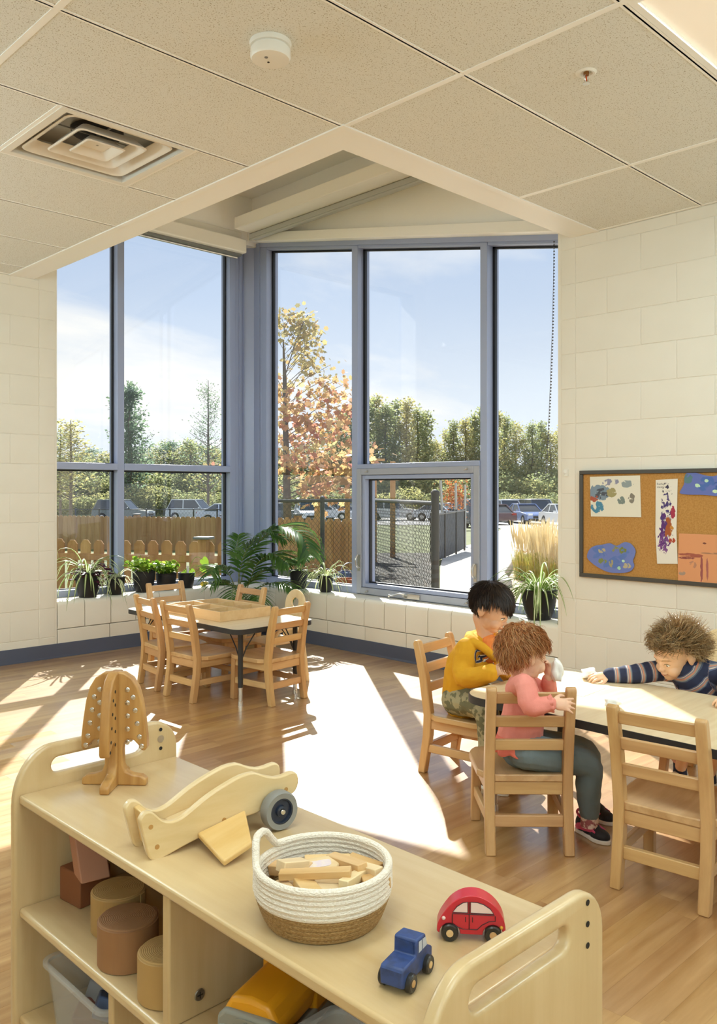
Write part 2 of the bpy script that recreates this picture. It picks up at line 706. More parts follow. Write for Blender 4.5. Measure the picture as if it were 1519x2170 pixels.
def tile_material():
    m, n, l, p = new_mat('mineral ceiling tile')
    mp = coords(n, l, (1, 1, 0.01), 'Object')
    oi = n.new('ShaderNodeObjectInfo')
    ad_ = n.new('ShaderNodeVectorMath'); ad_.operation = 'ADD'
    l.new(mp.outputs[0], ad_.inputs[0])
    l.new(oi.outputs['Location'], ad_.inputs[1])
    nz = n.new('ShaderNodeTexNoise')
    nz.inputs['Scale'].default_value = 210
    nz.inputs['Detail'].default_value = 2
    l.new(ad_.outputs[0], nz.inputs['Vector'])
    r = n.new('ShaderNodeValToRGB')
    r.color_ramp.elements[0].position, r.color_ramp.elements[0].color = 0.335, lin('#b0a895')
    r.color_ramp.elements[1].position, r.color_ramp.elements[1].color = 0.405, lin('#e6e7e2')
    l.new(nz.outputs[0], r.inputs[0])
    l.new(r.outputs[0], p.inputs['Base Color'])
    p.inputs['Roughness'].default_value = 0.85
    b = n.new('ShaderNodeBump')
    b.inputs['Strength'].default_value = 0.35
    b.inputs['Distance'].default_value = 0.004
    l.new(nz.outputs[0], b.inputs['Height'])
    l.new(b.outputs[0], p.inputs['Normal'])
    return m


M_TILE = tile_material()

# ---- floor: strips of wood-print planks; the strips run along the left wall
M_PLANK = wood('oak plank', '#a17440', '#c39a68', 'X', 0.8, 0.34, 0.14, 7.0, spec=0.6, coat=1.0)
M_SUB = mat('floor underlay', '#a87f52', 0.6)
floor = struct(MB().bb((XM, YM, -0.12), (XW + 0.02, YW + 0.02, -0.005)).build('floor', M_SUB, smooth=False))
plank_meshes = {}


def plank(x0, x1, y0, y1, target):
    w, ln = y1 - y0, x1 - x0
    if target is not None:
        target.bb((x0 + 0.0003, y0 + 0.0003, -0.005), (x1 - 0.0003, y1 - 0.0003, 0.0))
        return
    key = round(ln, 3)
    if key not in plank_meshes:
        plank_meshes[key] = MB().bb((-ln / 2 + 0.00015, -w / 2 + 0.00015, -0.005), (ln / 2 - 0.00015, w / 2 - 0.00015, 0)).mesh('plank', M_PLANK, smooth=False)
    link('plank', plank_meshes[key], floor, loc=((x0 + x1) / 2, (y0 + y1) / 2, 0))


PW = 0.0725
cand = []
r1 = random.Random(3)
y = YM
row = 0
lens = [0.55, 0.65, 0.75, 0.9]
while y < YW:
    x = XM - r1.random() * 0.7
    y1 = min(y + PW, YW)
    while x < XW:
        ln = r1.choice(lens)
        a, b = max(x, XM), min(x + ln, XW)
        if b - a > 0.02:
            cand.append((a, b, y, y1))
        x += ln
    y = y1


def plank_score(c):
    mx, my = (c[0] + c[1]) / 2, (c[2] + c[3]) / 2
    X, Y = S_ * mx - C_ * my, C_ * mx + S_ * my
    if Y < 1.2:
        return -1
    px, py = CX + X * F / Y, HY + H * F / Y
    if px < -150 or px > 1700 or py > 2420:
        return -1
    if px < 870 and py > 1690 + 0.45 * (px - 200):      # behind the low shelf
        return 0.01
    return 1 / Y ** 2


cand.sort(key=plank_score, reverse=True)
rest = MB()
for i, c in enumerate(cand):
    full = abs((c[3] - c[2]) - PW) < 1e-4
    plank(*c, None if (i < 290 and full) else rest)
stuff(rest.build('plank', mat('oak plank further off', '#a27643', 0.34, '#c09865', 9, 6, stretch=(0.25, 3, 1), island=0.1), floor, smooth=False))

# ---- block walls
CO, CZ0, BL = 0.2045, 0.15 - 0.2045, 0.4064
block_meshes = {}


def block_mesh(ln, ht):
    key = (round(ln, 3), round(ht, 3))
    if key not in block_meshes:
        g = 0.0010
        block_meshes[key] = MB().bb((-ln / 2 + g, -0.003, -ht / 2 + g), (ln / 2 - g, 0.012, ht / 2 - g)).mesh('block', M_WALL)
    return block_meshes[key]


def lay_blocks(parent, a_lo, a_hi, joint0, z_hi, place, end_hi=None):
    """courses of blocks between a_lo and a_hi along a wall; joint0 = one head joint of the even courses"""
    k = 0
    z = CZ0
    while z < z_hi - 0.01:
        z0, z1 = max(z, 0.0), min(z + CO, z_hi)
        if z1 - z0 > 0.015:
            off = joint0 + (BL / 2 if k % 2 else 0)
            q = math.floor((a_lo - off) / BL)
            a = off + q * BL
            while a < a_hi - 0.005:
                b0, b1 = max(a, a_lo), min(a + BL, a_hi)
                if b1 - b0 > 0.02:
                    o = link('block', block_mesh(b1 - b0, z1 - z0), parent, bevel=0.003)
                    place(o, (b0 + b1) / 2, (z0 + z1) / 2)
                a += BL
        z += CO
        k += 1


def place_left(o, a, z):
    o.location = (a, YW + 0.003, z)


def place_right(o, a, z):
    o.location = (XW + 0.003, a, z)
    o.rotation_euler = (0, 0, -PI / 2)


def bull(parent, M, z0, z1, depth=0.21, ln=0.135):
    """end block of a jamb with its rounded arris; local x runs to the jamb, y into the wall"""
    g = 0.0014
    MB().prism(rrect(-ln + g, 0, 0, depth, [0, 0.028, 0, 0], 5), z1 - z0 - 2 * g, M @ Matrix.Translation((0, 0, z0 + g))).build('block', M_WALL, parent, bevel=0.0025)


XJ, YJ = 2.70, 2.755      # jambs of the two window openings
wall_left = struct(MB().bb((XM - 0.2, YW + 0.003, -0.1), (XJ - 0.004, YW + 0.2, 3.9)).build('wall_left', M_WALL, smooth=False))
wall_right = struct(MB().bb((XW + 0.003, YM - 0.2, -0.1), (XW + 0.2, YJ + 0.004, 3.9)).build('wall_right', M_WALL, smooth=False))
lay_blocks(wall_left, 0.53, XJ - 0.135, 2.565, ZC, place_left)
lay_blocks(wall_right, 0.3, YJ - 0.115, 2.642, ZC, place_right)
ML = frame((XJ, YW, 0), (1, 0, 0), (0, 1, 0), (0, 0, 1))
MR = frame((XW, YJ, 0), (0, 1, 0), (1, 0, 0), (0, 0, 1))
z = CZ0
while z < 3.3:
    z0 = max(z, 0)
    bull(wall_left, ML, z0, z + CO)
    bull(wall_right, MR, z0, z + CO, ln=0.115)
    z += CO

# low walls below the windows, with bullnosed sill blocks
wall_corner_left = struct(MB().bb((XJ - 0.01, YW + 0.03, -0.1), (XW + 0.24, YW + 0.2, ZS - 0.03)).build('wall_window_left', M_WALL, smooth=False))
wall_corner_right = struct(MB().bb((XW + 0.03, YJ - 0.01, -0.1), (XW + 0.2, YW + 0.24, ZS - 0.03)).build('wall_window_right', M_WALL, smooth=False))
sill_out = [(0.0, 0.0), (0.0, 0.198)] + [(0.03 - 0.03 * math.cos(t * PI / 10), 0.168 + 0.03 * math.sin(t * PI / 10) + 0.03) for t in range(1, 6)]
sill_out = [(0.0, 0.002), (0.0, 0.165), (0.003, 0.180), (0.011, 0.1925), (0.024, 0.199), (0.04, 0.2), (0.235, 0.2), (0.235, 0.002)]


def sill_block(parent, o, ex, ey, w):
    M = frame(o, ey, (0, 0, 1), ex)
    MB().prism(sill_out, w - 0.005, M).build('sill_block', M_WALL, parent, bevel=0.002)


def low_wall(parent, o, ex, ey, length):
    n = int(length / 0.2032)
    w = length / n
    for i in range(n):
        p = Vector(o) + Vector(ex) * (w * i + 0.0025) + Vector((0, 0, 0.2))
        sill_block(parent, p, ex, ey, w)
    k = 0
    a = 0.0
    while a < length - 0.02:
        b = min(a + BL, length)
        p = Vector(o) + Vector(ex) * a
        M = frame(p, ex, ey, (0, 0, 1))
        MB().bb((0.0025, 0, 0), (b - a - 0.0025, 0.03, 0.197), M).build('block', M_WALL, parent, bevel=0.003)
        a = b


low_wall(wall_corner_left, (XJ, YW, 0), (1, 0, 0), (0, 1, 0), XW - XJ)
low_wall(wall_corner_right, (XW, YJ, 0), (0, 1, 0), (1, 0, 0), YW - YJ)
MB().bb((XW, YW, 0), (XW + 0.235, YW + 0.235, ZS)).build('sill_block', M_WALL, wall_corner_right)

# rubber cove base
def cove(name, p0, p1, inward):
    p0, p1, w = Vector(p0), Vector(p1), Vector(inward)
    d = (p1 - p0)
    M = frame(p0, w, (0, 0, 1), d)
    M2 = M
    prof = [(0, 0.0), (0.016, 0.0), (0.0155, 0.003), (0.009, 0.008), (0.006, 0.016), (0.005, 0.096), (0.003, 0.1), (0, 0.1)]
    return struct(MB().prism(prof, d.length, M2).build(name, M_BASE))


cove('baseboard_left', (XM, YW, 0), (XW, YW, 0), (0, -1, 0))
cove('baseboard_right', (XW, YM, 0), (XW, YW - 0.006, 0), (-1, 0, 0))

# the rest of the room, behind the viewer
struct(MB().bb((XM - 0.2, YM - 0.2, -0.1), (XW + 0.2, YM, 3.9)).build('wall_back', M_WALL, smooth=False))
struct(MB().bb((XM - 0.2, YM - 0.2, -0.1), (XM, YW + 0.2, 3.9)).build('wall_far', M_WALL, smooth=False))
struct(MB().bb((XM - 0.3, YM - 0.3, 3.78), (XW + 0.55, YW + 0.55, 3.95)).build('roof', M_WALL2, smooth=False))

# ---- walls and soffits of the tall window corner
well = MB()
well.prism([(XB, YB), (XW + 0.02, YB), (XW + 0.02, YB + 0.17), (XB + 0.16, YB + 0.17), (XB + 0.16, YW + 0.02), (XB, YW + 0.02)], 3.8 - ZC, Matrix.Translation((0, 0, ZC)))
struct(well.build('trim_1', M_WALL2, bevel=0.003))
struct(MB().prism([(XB - 0.018, YB - 0.018), (XW, YB - 0.018), (XW, YB + 0.012), (XB + 0.012, YB + 0.012), (XB + 0.012, YW), (XB - 0.018, YW)], 0.034, Matrix.Translation((0, 0, ZC - 0.004))).build('trim_2', M_TEE, smooth=False))
struct(MB().bb((XB, YB, ZT), (XW + 0.3, YW + 0.3, ZT + 0.05)).build('trim_3', M_WALL2, smooth=False))


def head(y):
    return 2.73 + 0.19 * (y - 2.93)


# gable wall above the raked window head, with a white return along the head
pts = [(YJ - 0.1, head(YJ - 0.1) + 0.13), (YG + 0.1, head(YG + 0.1) + 0.13), (YG + 0.1, 3.8), (YJ - 0.1, 3.8)]
gable = struct(MB().prism(pts, 0.2, frame((4.50, 0, 0), (0, 1, 0), (0, 0, 1), (1, 0, 0))).build('wall_gable', M_WALL2, smooth=False))
rk = MB()
ys = (YJ - 0.1, YG - 0.02)
rk.prism([(ys[0], head(ys[0]) + 0.055), (ys[1], head(ys[1]) + 0.055), (ys[1], head(ys[1]) + 0.13), (ys[0], head(ys[0]) + 0.13)], 0.17, frame((4.455, 0, 0), (0, 1, 0), (0, 0, 1), (1, 0, 0)))
struct(rk.build('trim_4', M_WALL2, bevel=0.004))
struct(MB().bb((XJ - 0.2, YW + 0.1, 3.32), (4.70, YW + 0.4, 3.8)).build('wall_above_left_window', M_WALL2, smooth=False))
struct(MB().bb((2.5, YW + 0.012, ZC), (XJ, YW + 0.2, 3.8)).bb((XW + 0.012, 2.6, ZC), (XW + 0.2, YJ, 3.8)).build('wall_upper_jambs', M_WALL2, smooth=False))

# ---- window 1 (left wall) and window 2 (right wall)
def bar(parent, name, lo, hi, m=None, bev=0.003):
    return MB().bb(lo, hi).build(name, m or M_ALU, parent, bevel=bev)


def raked(parent, name, x0, x1, y0, y1, dz0, dz1, m=None):
    return MB().prism([(y0, head(y0) + dz0), (y1, head(y1) + dz0), (y1, head(y1) + dz1), (y0, head(y0) + dz1)], x1 - x0,
                      frame((x0, 0, 0), (0, 1, 0), (0, 0, 1), (1, 0, 0))).build(name, m or M_ALU, parent, bevel=0.003)


window_1 = struct(bpy.data.objects.new('window_1', None)); COL.objects.link(window_1)
D = 0.13
G1 = YG + 0.065            # glass plane
X1a, X1b = 2.55, 4.40
bar(window_1, 'mullion', (X1a, YG, ZS), (X1a + 0.06, YG + D, 3.31))
bar(window_1, 'mullion', (3.272, YG, ZS), (3.330, YG + D, 3.31))
bar(window_1, 'mullion', (4.338, YG, ZS), (X1b, YG + D, 3.31))
for (a, b) in ((X1a + 0.06, 3.272), (3.330, 4.338)):
    bar(window_1, 'bottom_rail', (a, YG + 0.004, ZS), (b, YG + D, ZS + 0.05))
    bar(window_1, 'top_rail', (a, YG + 0.004, 3.25), (b, YG + D, 3.31))
    bar(window_1, 'transom', (a, YG - 0.006, 1.350), (b, YG + D, 1.402))
    for (z0, z1) in ((ZS + 0.05, 1.350), (1.402, 3.25)):
        bar(window_1, 'pane', (a + 0.004, G1, z0 + 0.004), (b - 0.004, G1 + 0.008, z1 - 0.004), M_GLASS, 0)
        gk = MB()
        t, e = 0.012, 0.022
        gk.bb((a, G1 - 0.004, z0), (a + t, G1 + e, z1)).bb((b - t, G1 - 0.004, z0), (b, G1 + e, z1))
        gk.bb((a, G1 - 0.004, z0), (b, G1 + e, z0 + 0.006)).bb((a, G1 - 0.004, z1 - t), (b, G1 + e, z1))
        gk.build('gasket', M_GASKET, window_1, smooth=False)

window_2 = struct(bpy.data.objects.new('window_2', None)); COL.objects.link(window_2)
G2 = XG + 0.065
vm = [(2.55, 2.61), (3.420, 3.478), (4.650, 4.715), (5.775, 5.840)]
for (a, b) in vm:
    MB().prism([(a, ZS), (b, ZS), (b, head(b) + 0.02), (a, head(a) + 0.02)], D, frame((XG, 0, 0), (0, 1, 0), (0, 0, 1), (1, 0, 0))).build('mullion', M_ALU, window_2, bevel=0.003)
for i in range(3):
    a, b = vm[i][1], vm[i + 1][0]
    bar(window_2, 'bottom_rail', (XG + 0.004, a, ZS), (XG + D, b, ZS + 0.05))
    raked(window_2, 'top_rail', XG + 0.004, XG + D, a, b, 0.0, 0.055)
    z0 = 1.392 if i == 1 else ZS + 0.05
    o = MB().prism([(a + 0.004, z0 + 0.004), (b - 0.004, z0 + 0.004), (b - 0.004, head(b) - 0.003), (a + 0.004, head(a) - 0.003)], 0.008,
                   frame((G2, 0, 0), (0, 1, 0), (0, 0, 1), (1, 0, 0))).build('pane', M_GLASS, window_2, smooth=False)
    gk = MB()
    t, e = 0.014, 0.022
    for (u, v) in ((a, a + t), (b - t - 0.006, b)):
        gk.prism([(u, z0), (v, z0), (v, head(v)), (u, head(u))], e, frame((G2 - 0.004, 0, 0), (0, 1, 0), (0, 0, 1), (1, 0, 0)))
    gk.prism([(a, head(a) - t), (b, head(b) - t), (b, head(b)), (a, head(a))], e, frame((G2 - 0.004, 0, 0), (0, 1, 0), (0, 0, 1), (1, 0, 0)))
    gk.bb((G2 - 0.004, a, z0), (G2 + e, b, z0 + 0.006))
    gk.build('gasket', M_GASKET, window_2, smooth=False)
raked(window_2, 'head_rail', XG - 0.012, XG + D, YJ - 0.2, 5.86, 0.02, 0.075)
a, b = vm[1][1], vm[2][0]
bar(window_2, 'transom', (XG - 0.008, a, 1.358), (XG + D, b, 1.392))
# the hopper window below the transom
ring = MB()
def ring_box(mb, y0, y1, z0, z1, w, x0, x1):
    mb.bb((x0, y0, z0), (x1, y0 + w, z1)).bb((x0, y1 - w, z0), (x1, y1, z1)).bb((x0, y0 + w, z0), (x1, y1 - w, z0 + w)).bb((x0, y0 + w, z1 - w), (x1, y1 - w, z1))
    return mb
ring_box(MB(), a, b, ZS + 0.006, 1.358, 0.048, XG - 0.012, XG + D).build('sash_frame', M_ALU2, window_2, bevel=0.003)
ring_box(MB(), a + 0.05, b - 0.05, ZS + 0.056, 1.308, 0.030, XG + 0.0, XG + D - 0.02).build('sash', M_ALU, window_2, bevel=0.003)
ring_box(MB(), a + 0.078, b - 0.078, ZS + 0.084, 1.280, 0.012, XG + 0.045, XG + 0.07).build('gasket', M_GASKET, window_2, smooth=False)
bar(window_2, 'pane', (XG + 0.05, a + 0.08, ZS + 0.086), (XG + 0.058, b - 0.08, 1.278), M_GLASS, 0)
for yy in (a + 0.10, b - 0.12):
    for zz in (ZS + 0.03, 1.338):
        MB().cyl((XG - 0.012, yy, zz), (XG - 0.026, yy, zz), 0.008, 0.006, 12).cyl((XG - 0.024, yy, zz), (XG - 0.026, yy + 0.018, zz - 0.008), 0.004, 0.003, 6).build('sash_pin', M_STEEL, window_2)
# folding crank handle on the bottom rail
cy = 4.13
hd = MB().bb((XG - 0.022, cy - 0.13, ZS + 0.012), (XG - 0.012, cy + 0.02, ZS + 0.045))
hd.cyl((XG - 0.02, cy, ZS + 0.03), (XG - 0.05, cy, ZS + 0.04), 0.016, 0.013, 14)
hd.tube(smooth_line([(XG - 0.05, cy - 0.01, ZS + 0.042), (XG - 0.06, cy + 0.03, ZS + 0.046), (XG - 0.06, cy + 0.09, ZS + 0.028), (XG - 0.058, cy + 0.125, ZS + 0.024)], 4), 0.008, 8, flat=0.6)
hd.ball((XG - 0.058, cy + 0.13, ZS + 0.022), 0.012, 10, 6)
hd.build('crank_handle', M_STEEL, window_2)
for yy, dz in ((b - 0.03, 0.0), (a + 0.03, 0.0)):
    lt = MB().bb((XG - 0.018, yy - 0.012, 0.58), (XG - 0.012, yy + 0.012, 0.70))
    lt.tube(smooth_line([(XG - 0.018, yy, 0.60), (XG - 0.045, yy, 0.625), (XG - 0.05, yy, 0.67), (XG - 0.03, yy, 0.70)], 4), 0.007, 8)
    lt.build('latch', M_STEEL, window_2)

# corner post between the two windows
corner = MB()
corner.prism([(X1b, YG), (4.47, YG), (4.49, YG + 0.015), (4.49, YG + 0.015), (XG, YG - 0.06), (XG, 5.84), (XG + D, 5.84), (XG + D, YG + D), (X1b, YG + D)], 3.75 - ZS, Matrix.Translation((0, 0, ZS)))
struct(corner.build('trim_5', M_ALU, bevel=0.003))
struct(MB().bb((4.43, YG - 0.012, ZS), (4.45, YG, 3.6)).bb((XG - 0.012, 5.86, ZS), (XG, 5.88, 3.6)).build('trim_6', M_ALU, smooth=False))

# ---- roller blinds above the windows
t = thing('roller_blind', 'rolled-up white blind in its box over the left window', 'blind', (3.5, 5.9, 3.21))
MB().bb((-0.98, -0.075, 0.005), (0.88, 0.075, 0.126)).build('blind_box', M_WHITE, t, bevel=0.012)
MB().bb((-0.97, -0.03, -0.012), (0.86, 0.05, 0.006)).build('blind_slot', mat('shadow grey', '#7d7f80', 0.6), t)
MB().cyl((-0.95, 0.03, -0.016), (0.85, 0.03, -0.016), 0.012).build('hem_bar', M_STEEL, t)
MB().bb((-0.98, 0.0, 0.14), (0.88, 0.19, 0.20)).build('mounting_rail', M_WHITE, t, bevel=0.006)
t = thing('roller_blind', 'long white blind box hung level over the wide right window', 'blind', (4.28, 4.2, 3.37))
MB().bb((-0.08, -1.52, 0), (0.09, 1.56, 0.097)).build('blind_box', M_WHITE, t, bevel=0.006)
MB().bb((0.085, -1.52, -0.045), (0.16, 1.58, -0.004)).bb((0.085, -1.52, -0.06), (0.10, 1.58, -0.045)).build('blind_track', mat('track grey', '#b9bbb9', 0.45), t, bevel=0.004)
MB().bb((0.085, -1.52, 0.0), (0.22, 1.58, 0.09)).build('mounting_rail', M_WHITE, t)
# bead chain of that blind
ch = thing('blind_chain', 'thin bead chain hanging beside the right edge of the window', 'chain', (4.50, 2.93, 1.30))
cb = MB()
ctop = 1.42
for k in range(74):
    u = k / 73
    cb.ball((0.0 + 0.01 * math.sin(u * 3), -0.055 + 0.055 * (1 - u) ** 1.5 + 0.0, u * ctop), 0.0055, 6, 4)
stuff(cb.build('bead', mat('smoked beads', '#4a4b4e', 0.4), ch))
MB().tube([(0, -0.055 + 0.055 * (1 - u) ** 1.5, u * ctop) for u in [i / 12 for i in range(13)]], 0.0012, 5).build('cord', M_DARK, ch)
t = thing('cord_hook', 'small clear plastic cord hook on the wall beside the window', 'hook', (XW, 2.70, 1.295))
MB().bb((-0.006, -0.012, -0.02), (0, 0.012, 0.02)).tube(smooth_line([(-0.006, 0, 0), (-0.03, 0, -0.005), (-0.035, 0, 0.018)], 4), 0.004, 6).build('hook', M_WHITE, t)

# ---- suspended ceiling
ceiling = struct(bpy.data.objects.new('ceiling', None)); COL.objects.link(ceiling)
TX, TY = 1.21, 0.6135
xs = [XM] + [XB - TX * k for k in range(4, -1, -1)] + [XB + TX, XW]
ys_ = []
k = -8
while YB + TY * k < YW - 0.05:
    v = YB + TY * k
    if v > YM + 0.05:
        ys_.append(v)
    k += 1
ys_ = [YM] + ys_ + [YW]
DX0, DX1, DY0 = 1.463, 2.073, YB + TY
LAMPS = [(0, -3), (0, 2), (-2, -3), (-2, 2), (-2, -6)]        # grid cells with a troffer: the first is seen, the others added for light
lamp_cells = {(round(XB + TX * i, 2), round(YB + TY * j, 2)) for i, j in LAMPS}
tile_meshes = {}


def tile(x0, x1, y0, y1):
    key = (round(x1 - x0, 3), round(y1 - y0, 3))
    if key not in tile_meshes:
        a, b = key[0] / 2 - 0.002, key[1] / 2 - 0.002
        tile_meshes[key] = MB().bb((-a, -b, 0), (a, b, 0.016)).mesh('ceiling_tile', M_TILE, smooth=False)
    link('ceiling_tile', tile_meshes[key], ceiling, loc=((x0 + x1) / 2, (y0 + y1) / 2, ZC + 0.0025))


tee = 0.012
for i in range(len(xs) - 1):
    for j in range(len(ys_) - 1):
        x0, x1, y0, y1 = xs[i], xs[i + 1], ys_[j], ys_[j + 1]
        if x0 > XB - 0.01 and y0 > YB - 0.01:
            continue
        if (round(x0, 2), round(y0, 2)) in lamp_cells:
            continue
        if abs(y0 - DY0) < 0.01 and x0 < DX0 < x1:
            tile(x0, DX0, y0, y1)
            tile(DX1, x1, y0, y1)
            continue
        tile(x0, x1, y0, y1)


def tee_bar(p0, p1):
    d = Vector(p1) - Vector(p0)
    m = MB()
    if abs(d.x) > abs(d.y):
        m.bb((p0[0], p0[1] - tee, ZC), (p1[0], p0[1] + tee, ZC + 0.0035)).bb((p0[0], p0[1] - 0.003, ZC), (p1[0], p0[1] + 0.003, ZC + 0.04))
    else:
        m.bb((p0[0] - tee, p0[1], ZC - 0.0006), (p0[0] + tee, p1[1], ZC + 0.003)).bb((p0[0] - 0.003, p0[1], ZC), (p0[0] + 0.003, p1[1], ZC + 0.04))
    m.build('grid_tee', M_TEE, ceiling, smooth=False)


for v in ys_[1:-1]:
    tee_bar((XM, v), (XB + 0.02 if v > YB - 0.01 else XW, v))
for v in xs[1:-1]:
    tee_bar((v, YM), (v, YB + 0.02 if v > XB - 0.01 else YW))
tee_bar((DX0, DY0), (DX0, DY0 + TY))
tee_bar((DX1, DY0), (DX1, DY0 + TY))
MB().bb((XW - 0.022, YM, ZC), (XW, YB, ZC + 0.004)).bb((XM, YW - 0.022, ZC), (XB, YW, ZC + 0.004)).build('grid_tee', M_TEE, ceiling, smooth=False)

# ---- troffer lamps in the grid, the unseen ones added as fill
M_LENS = emit_mat('lit acrylic lens', '#efe2cd', LAMP_LENS)
for n_, (i, j) in enumerate(LAMPS):
    x0, y0 = XB + TX * i, YB + TY * j
    if x0 < XM or x0 + 0.6 > XW:
        continue
    if n_ == 0:
        lab = 'flat ceiling light panel in the grid nearest the pinboard wall'
    else:
        lab = 'flat ceiling light panel out of view, %s' % ['', 'over the window corner', 'over the low shelf', 'near the plant wall', 'behind the low shelf', 'in the far bay', 'behind the children', 'by the far plant wall'][n_]
    if x0 > XB - 0.01 and y0 > YB - 0.01:
        continue
    t = thing('ceiling_light', lab, 'light', (x0 + TX / 2, y0 + TY / 2, ZC), group='ceiling light panels')
    a, b = TX / 2 - 0.013, TY / 2 - 0.013
    fr = MB().bb((-a, -b, 0.0), (a, -b + 0.022, 0.03)).bb((-a, b - 0.022, 0.0), (a, b, 0.03)).bb((-a, -b + 0.022, 0), (-a + 0.022, b - 0.022, 0.03)).bb((a - 0.022, -b + 0.022, 0), (a, b - 0.022, 0.03))
    fr.build('frame', M_TEE, t, smooth=False)
    MB().bb((-a + 0.02, -b + 0.02, 0.012), (a - 0.02, b - 0.02, 0.02)).build('lens', M_LENS, t, smooth=False)
    ld = bpy.data.lights.new('troffer', 'AREA')
    ld.shape = 'RECTANGLE'
    ld.size, ld.size_y = 2 * a - 0.06, 2 * b - 0.06
    ld.energy = LAMP_WATT
    ld.color = (0.84, 0.98, 1.0)
    lo = bpy.data.objects.new('lamp_glow', ld)
    COL.objects.link(lo)
    lo.parent = t
    lo.location = (0, 0, 0.006)

# ---- globes added to fill the room with light, unseen behind and beside the viewer
M_FILL_GLOBE = emit_mat('fill globe glow', '#d4eef6', FILL_GLOBE)
for (X, Y, lab) in ((-2.7, 2.4, 'beside the viewer toward the plant wall'), (2.35, 1.7, 'beside the viewer toward the pinboard wall'), (-0.9, -0.9, 'behind the viewer, near the middle of the room'), (1.6, -0.8, 'behind the viewer, near the pinboard wall'), (0.3, -2.4, 'behind the viewer, near the back wall'), (-3.3, 3.5, 'left of the viewer before the plant wall')):
    q = cw(X, Y)
    t = thing('added_fill_globe', 'opal globe pendant lamp hanging ' + lab, 'light', (q.x, q.y, 2.12), group='opal globe pendants')
    MB().ball((0, 0, 0), 0.17, 28, 18).build('globe', M_FILL_GLOBE, t)
    MB().cyl((0, 0, 0.165), (0, 0, 0.20), 0.05, 0.03, 16).cyl((0, 0, 0.2), (0, 0, ZC - 2.12), 0.006, 0.006, 8).cyl((0, 0, ZC - 2.145), (0, 0, ZC - 2.12), 0.05, 0.05, 16).build('stem', M_STEEL, t)

# ---- air diffuser
t = thing('air_diffuser', 'square white air diffuser with nested louvre rings in the ceiling', 'vent', ((DX0 + DX1) / 2, DY0 + TY / 2, ZC))
a = 0.293
M_VENT = mat('vent enamel', '#e9e4da', 0.3)
M_VIN = mat('galvanised duct', '#a7a39c', 0.35, metal=0.5)
ring_sq = lambda mb, h0, h1, z0, z1: [mb.bb((-h1, -h1, z0), (h1, -h0, z1)), mb.bb((-h1, h0, z0), (h1, h1, z1)), mb.bb((-h1, -h0, z0), (-h0, h0, z1)), mb.bb((h0, -h0, z0), (h1, h0, z1))]
m_ = MB(); ring_sq(m_, a - 0.022, a + 0.008, -0.004, 0.002); ring_sq(m_, a - 0.026, a - 0.020, -0.003, 0.09); m_.build('flange', M_VENT, t, smooth=False)
m_ = MB(); m_.bb((-a, -a, 0.088), (a, a, 0.094)); m_.build('back_pan', M_VIN, t, smooth=False)
MB().cyl((0.0, 0.0, 0.084), (0, 0, 0.16), 0.10, 0.10, 28).cyl((0, 0, 0.070), (0, 0, 0.086), 0.108, 0.112, 28).build('duct_neck', M_DARK, t)


def louvre(hw0, hw1, z0, z1, name):
    """hollow square cone, rim rolled outward; hw0 at the top, hw1 at the bottom"""
    m = MB()
    lv = [(hw0, z1), (hw1 - 0.012, z0 + 0.006), (hw1, z0), (hw1 + 0.006, z0 + 0.004), (hw1 - 0.006, z0 + 0.016), (hw0 + 0.004, z1 + 0.006)]
    vs, fs = [], []
    cs = 3
    for (h, z) in lv:
        o = rrect(-h, -h, h, h, 0.18 * h, cs)
        vs += [(p[0], p[1], z) for p in o]
    q = len(o)
    k = len(lv)
    for i in range(k):
        for j in range(q):
            fs.append((i * q + j, i * q + (j + 1) % q, ((i + 1) % k) * q + (j + 1) % q, ((i + 1) % k) * q + j))
    m.add(vs, fs)
    m.build(name, M_VENT, t)


louvre(0.198, 0.238, 0.006, 0.050, 'louvre_ring')
louvre(0.118, 0.155, 0.000, 0.040, 'louvre_ring')
louvre(0.055, 0.085, -0.004, 0.028, 'louvre_ring')
MB().bb((-0.055, -0.055, 0.022), (0.055, 0.055, 0.032)).build('centre_plate', M_VENT, t, bevel=0.004)
MB().beam((-0.2, -0.0, 0.06), (0.2, 0.0, 0.06), 0.006, 0.006).beam((0, -0.2, 0.06), (0, 0.2, 0.06), 0.006, 0.006).beam((0, 0, 0.02), (0, 0, 0.09), 0.008, 0.008, up=(1, 0, 0)).build('wire_bracket', M_VIN, t)

# ---- smoke detector and sprinkler
p = at(573, 92, ZC)
t = thing('smoke_detector', 'round white smoke detector on a ceiling tile', 'detector', (p.x, p.y, ZC + 0.004))
MB().lathe([(0.0, 0), (0.068, 0), (0.070, -0.006), (0.068, -0.018), (0.062, -0.02)], 36).build('base', M_WHITE, t)
MB().lathe([(0.061, -0.02), (0.060, -0.024), (0.066, -0.026), (0.067, -0.05), (0.062, -0.058), (0.05, -0.060), (0.0, -0.060)], 36).build('cover', M_WHITE, t)
w = cw(0, -1, 0)
e = cw(1, 0, 0)
MB().cyl(Vector((0, 0, -0.0595)) - e * 0.012 + w * 0.02, Vector((0, 0, -0.0615)) - e * 0.012 + w * 0.02, 0.006).build('lamp_dot', mat('grey dot', '#7c7a76', 0.5), t)
MB().cyl(Vector((0, 0, -0.0595)) - e * 0.008 - w * 0.012, Vector((0, 0, -0.0612)) - e * 0.008 - w * 0.012, 0.004).build('test_button', M_DARK, t)
p = at(1242, 155, ZC)
t = thing('sprinkler_head', 'pendent fire sprinkler with white rosette in the ceiling', 'sprinkler', (p.x, p.y, ZC + 0.004))
MB().lathe([(0.0, 0.0), (0.036, 0), (0.037, -0.003), (0.03, -0.008), (0.022, -0.006), (0.016, 0.004), (0.0, 0.004)], 28).build('rosette', M_WHITE, t)
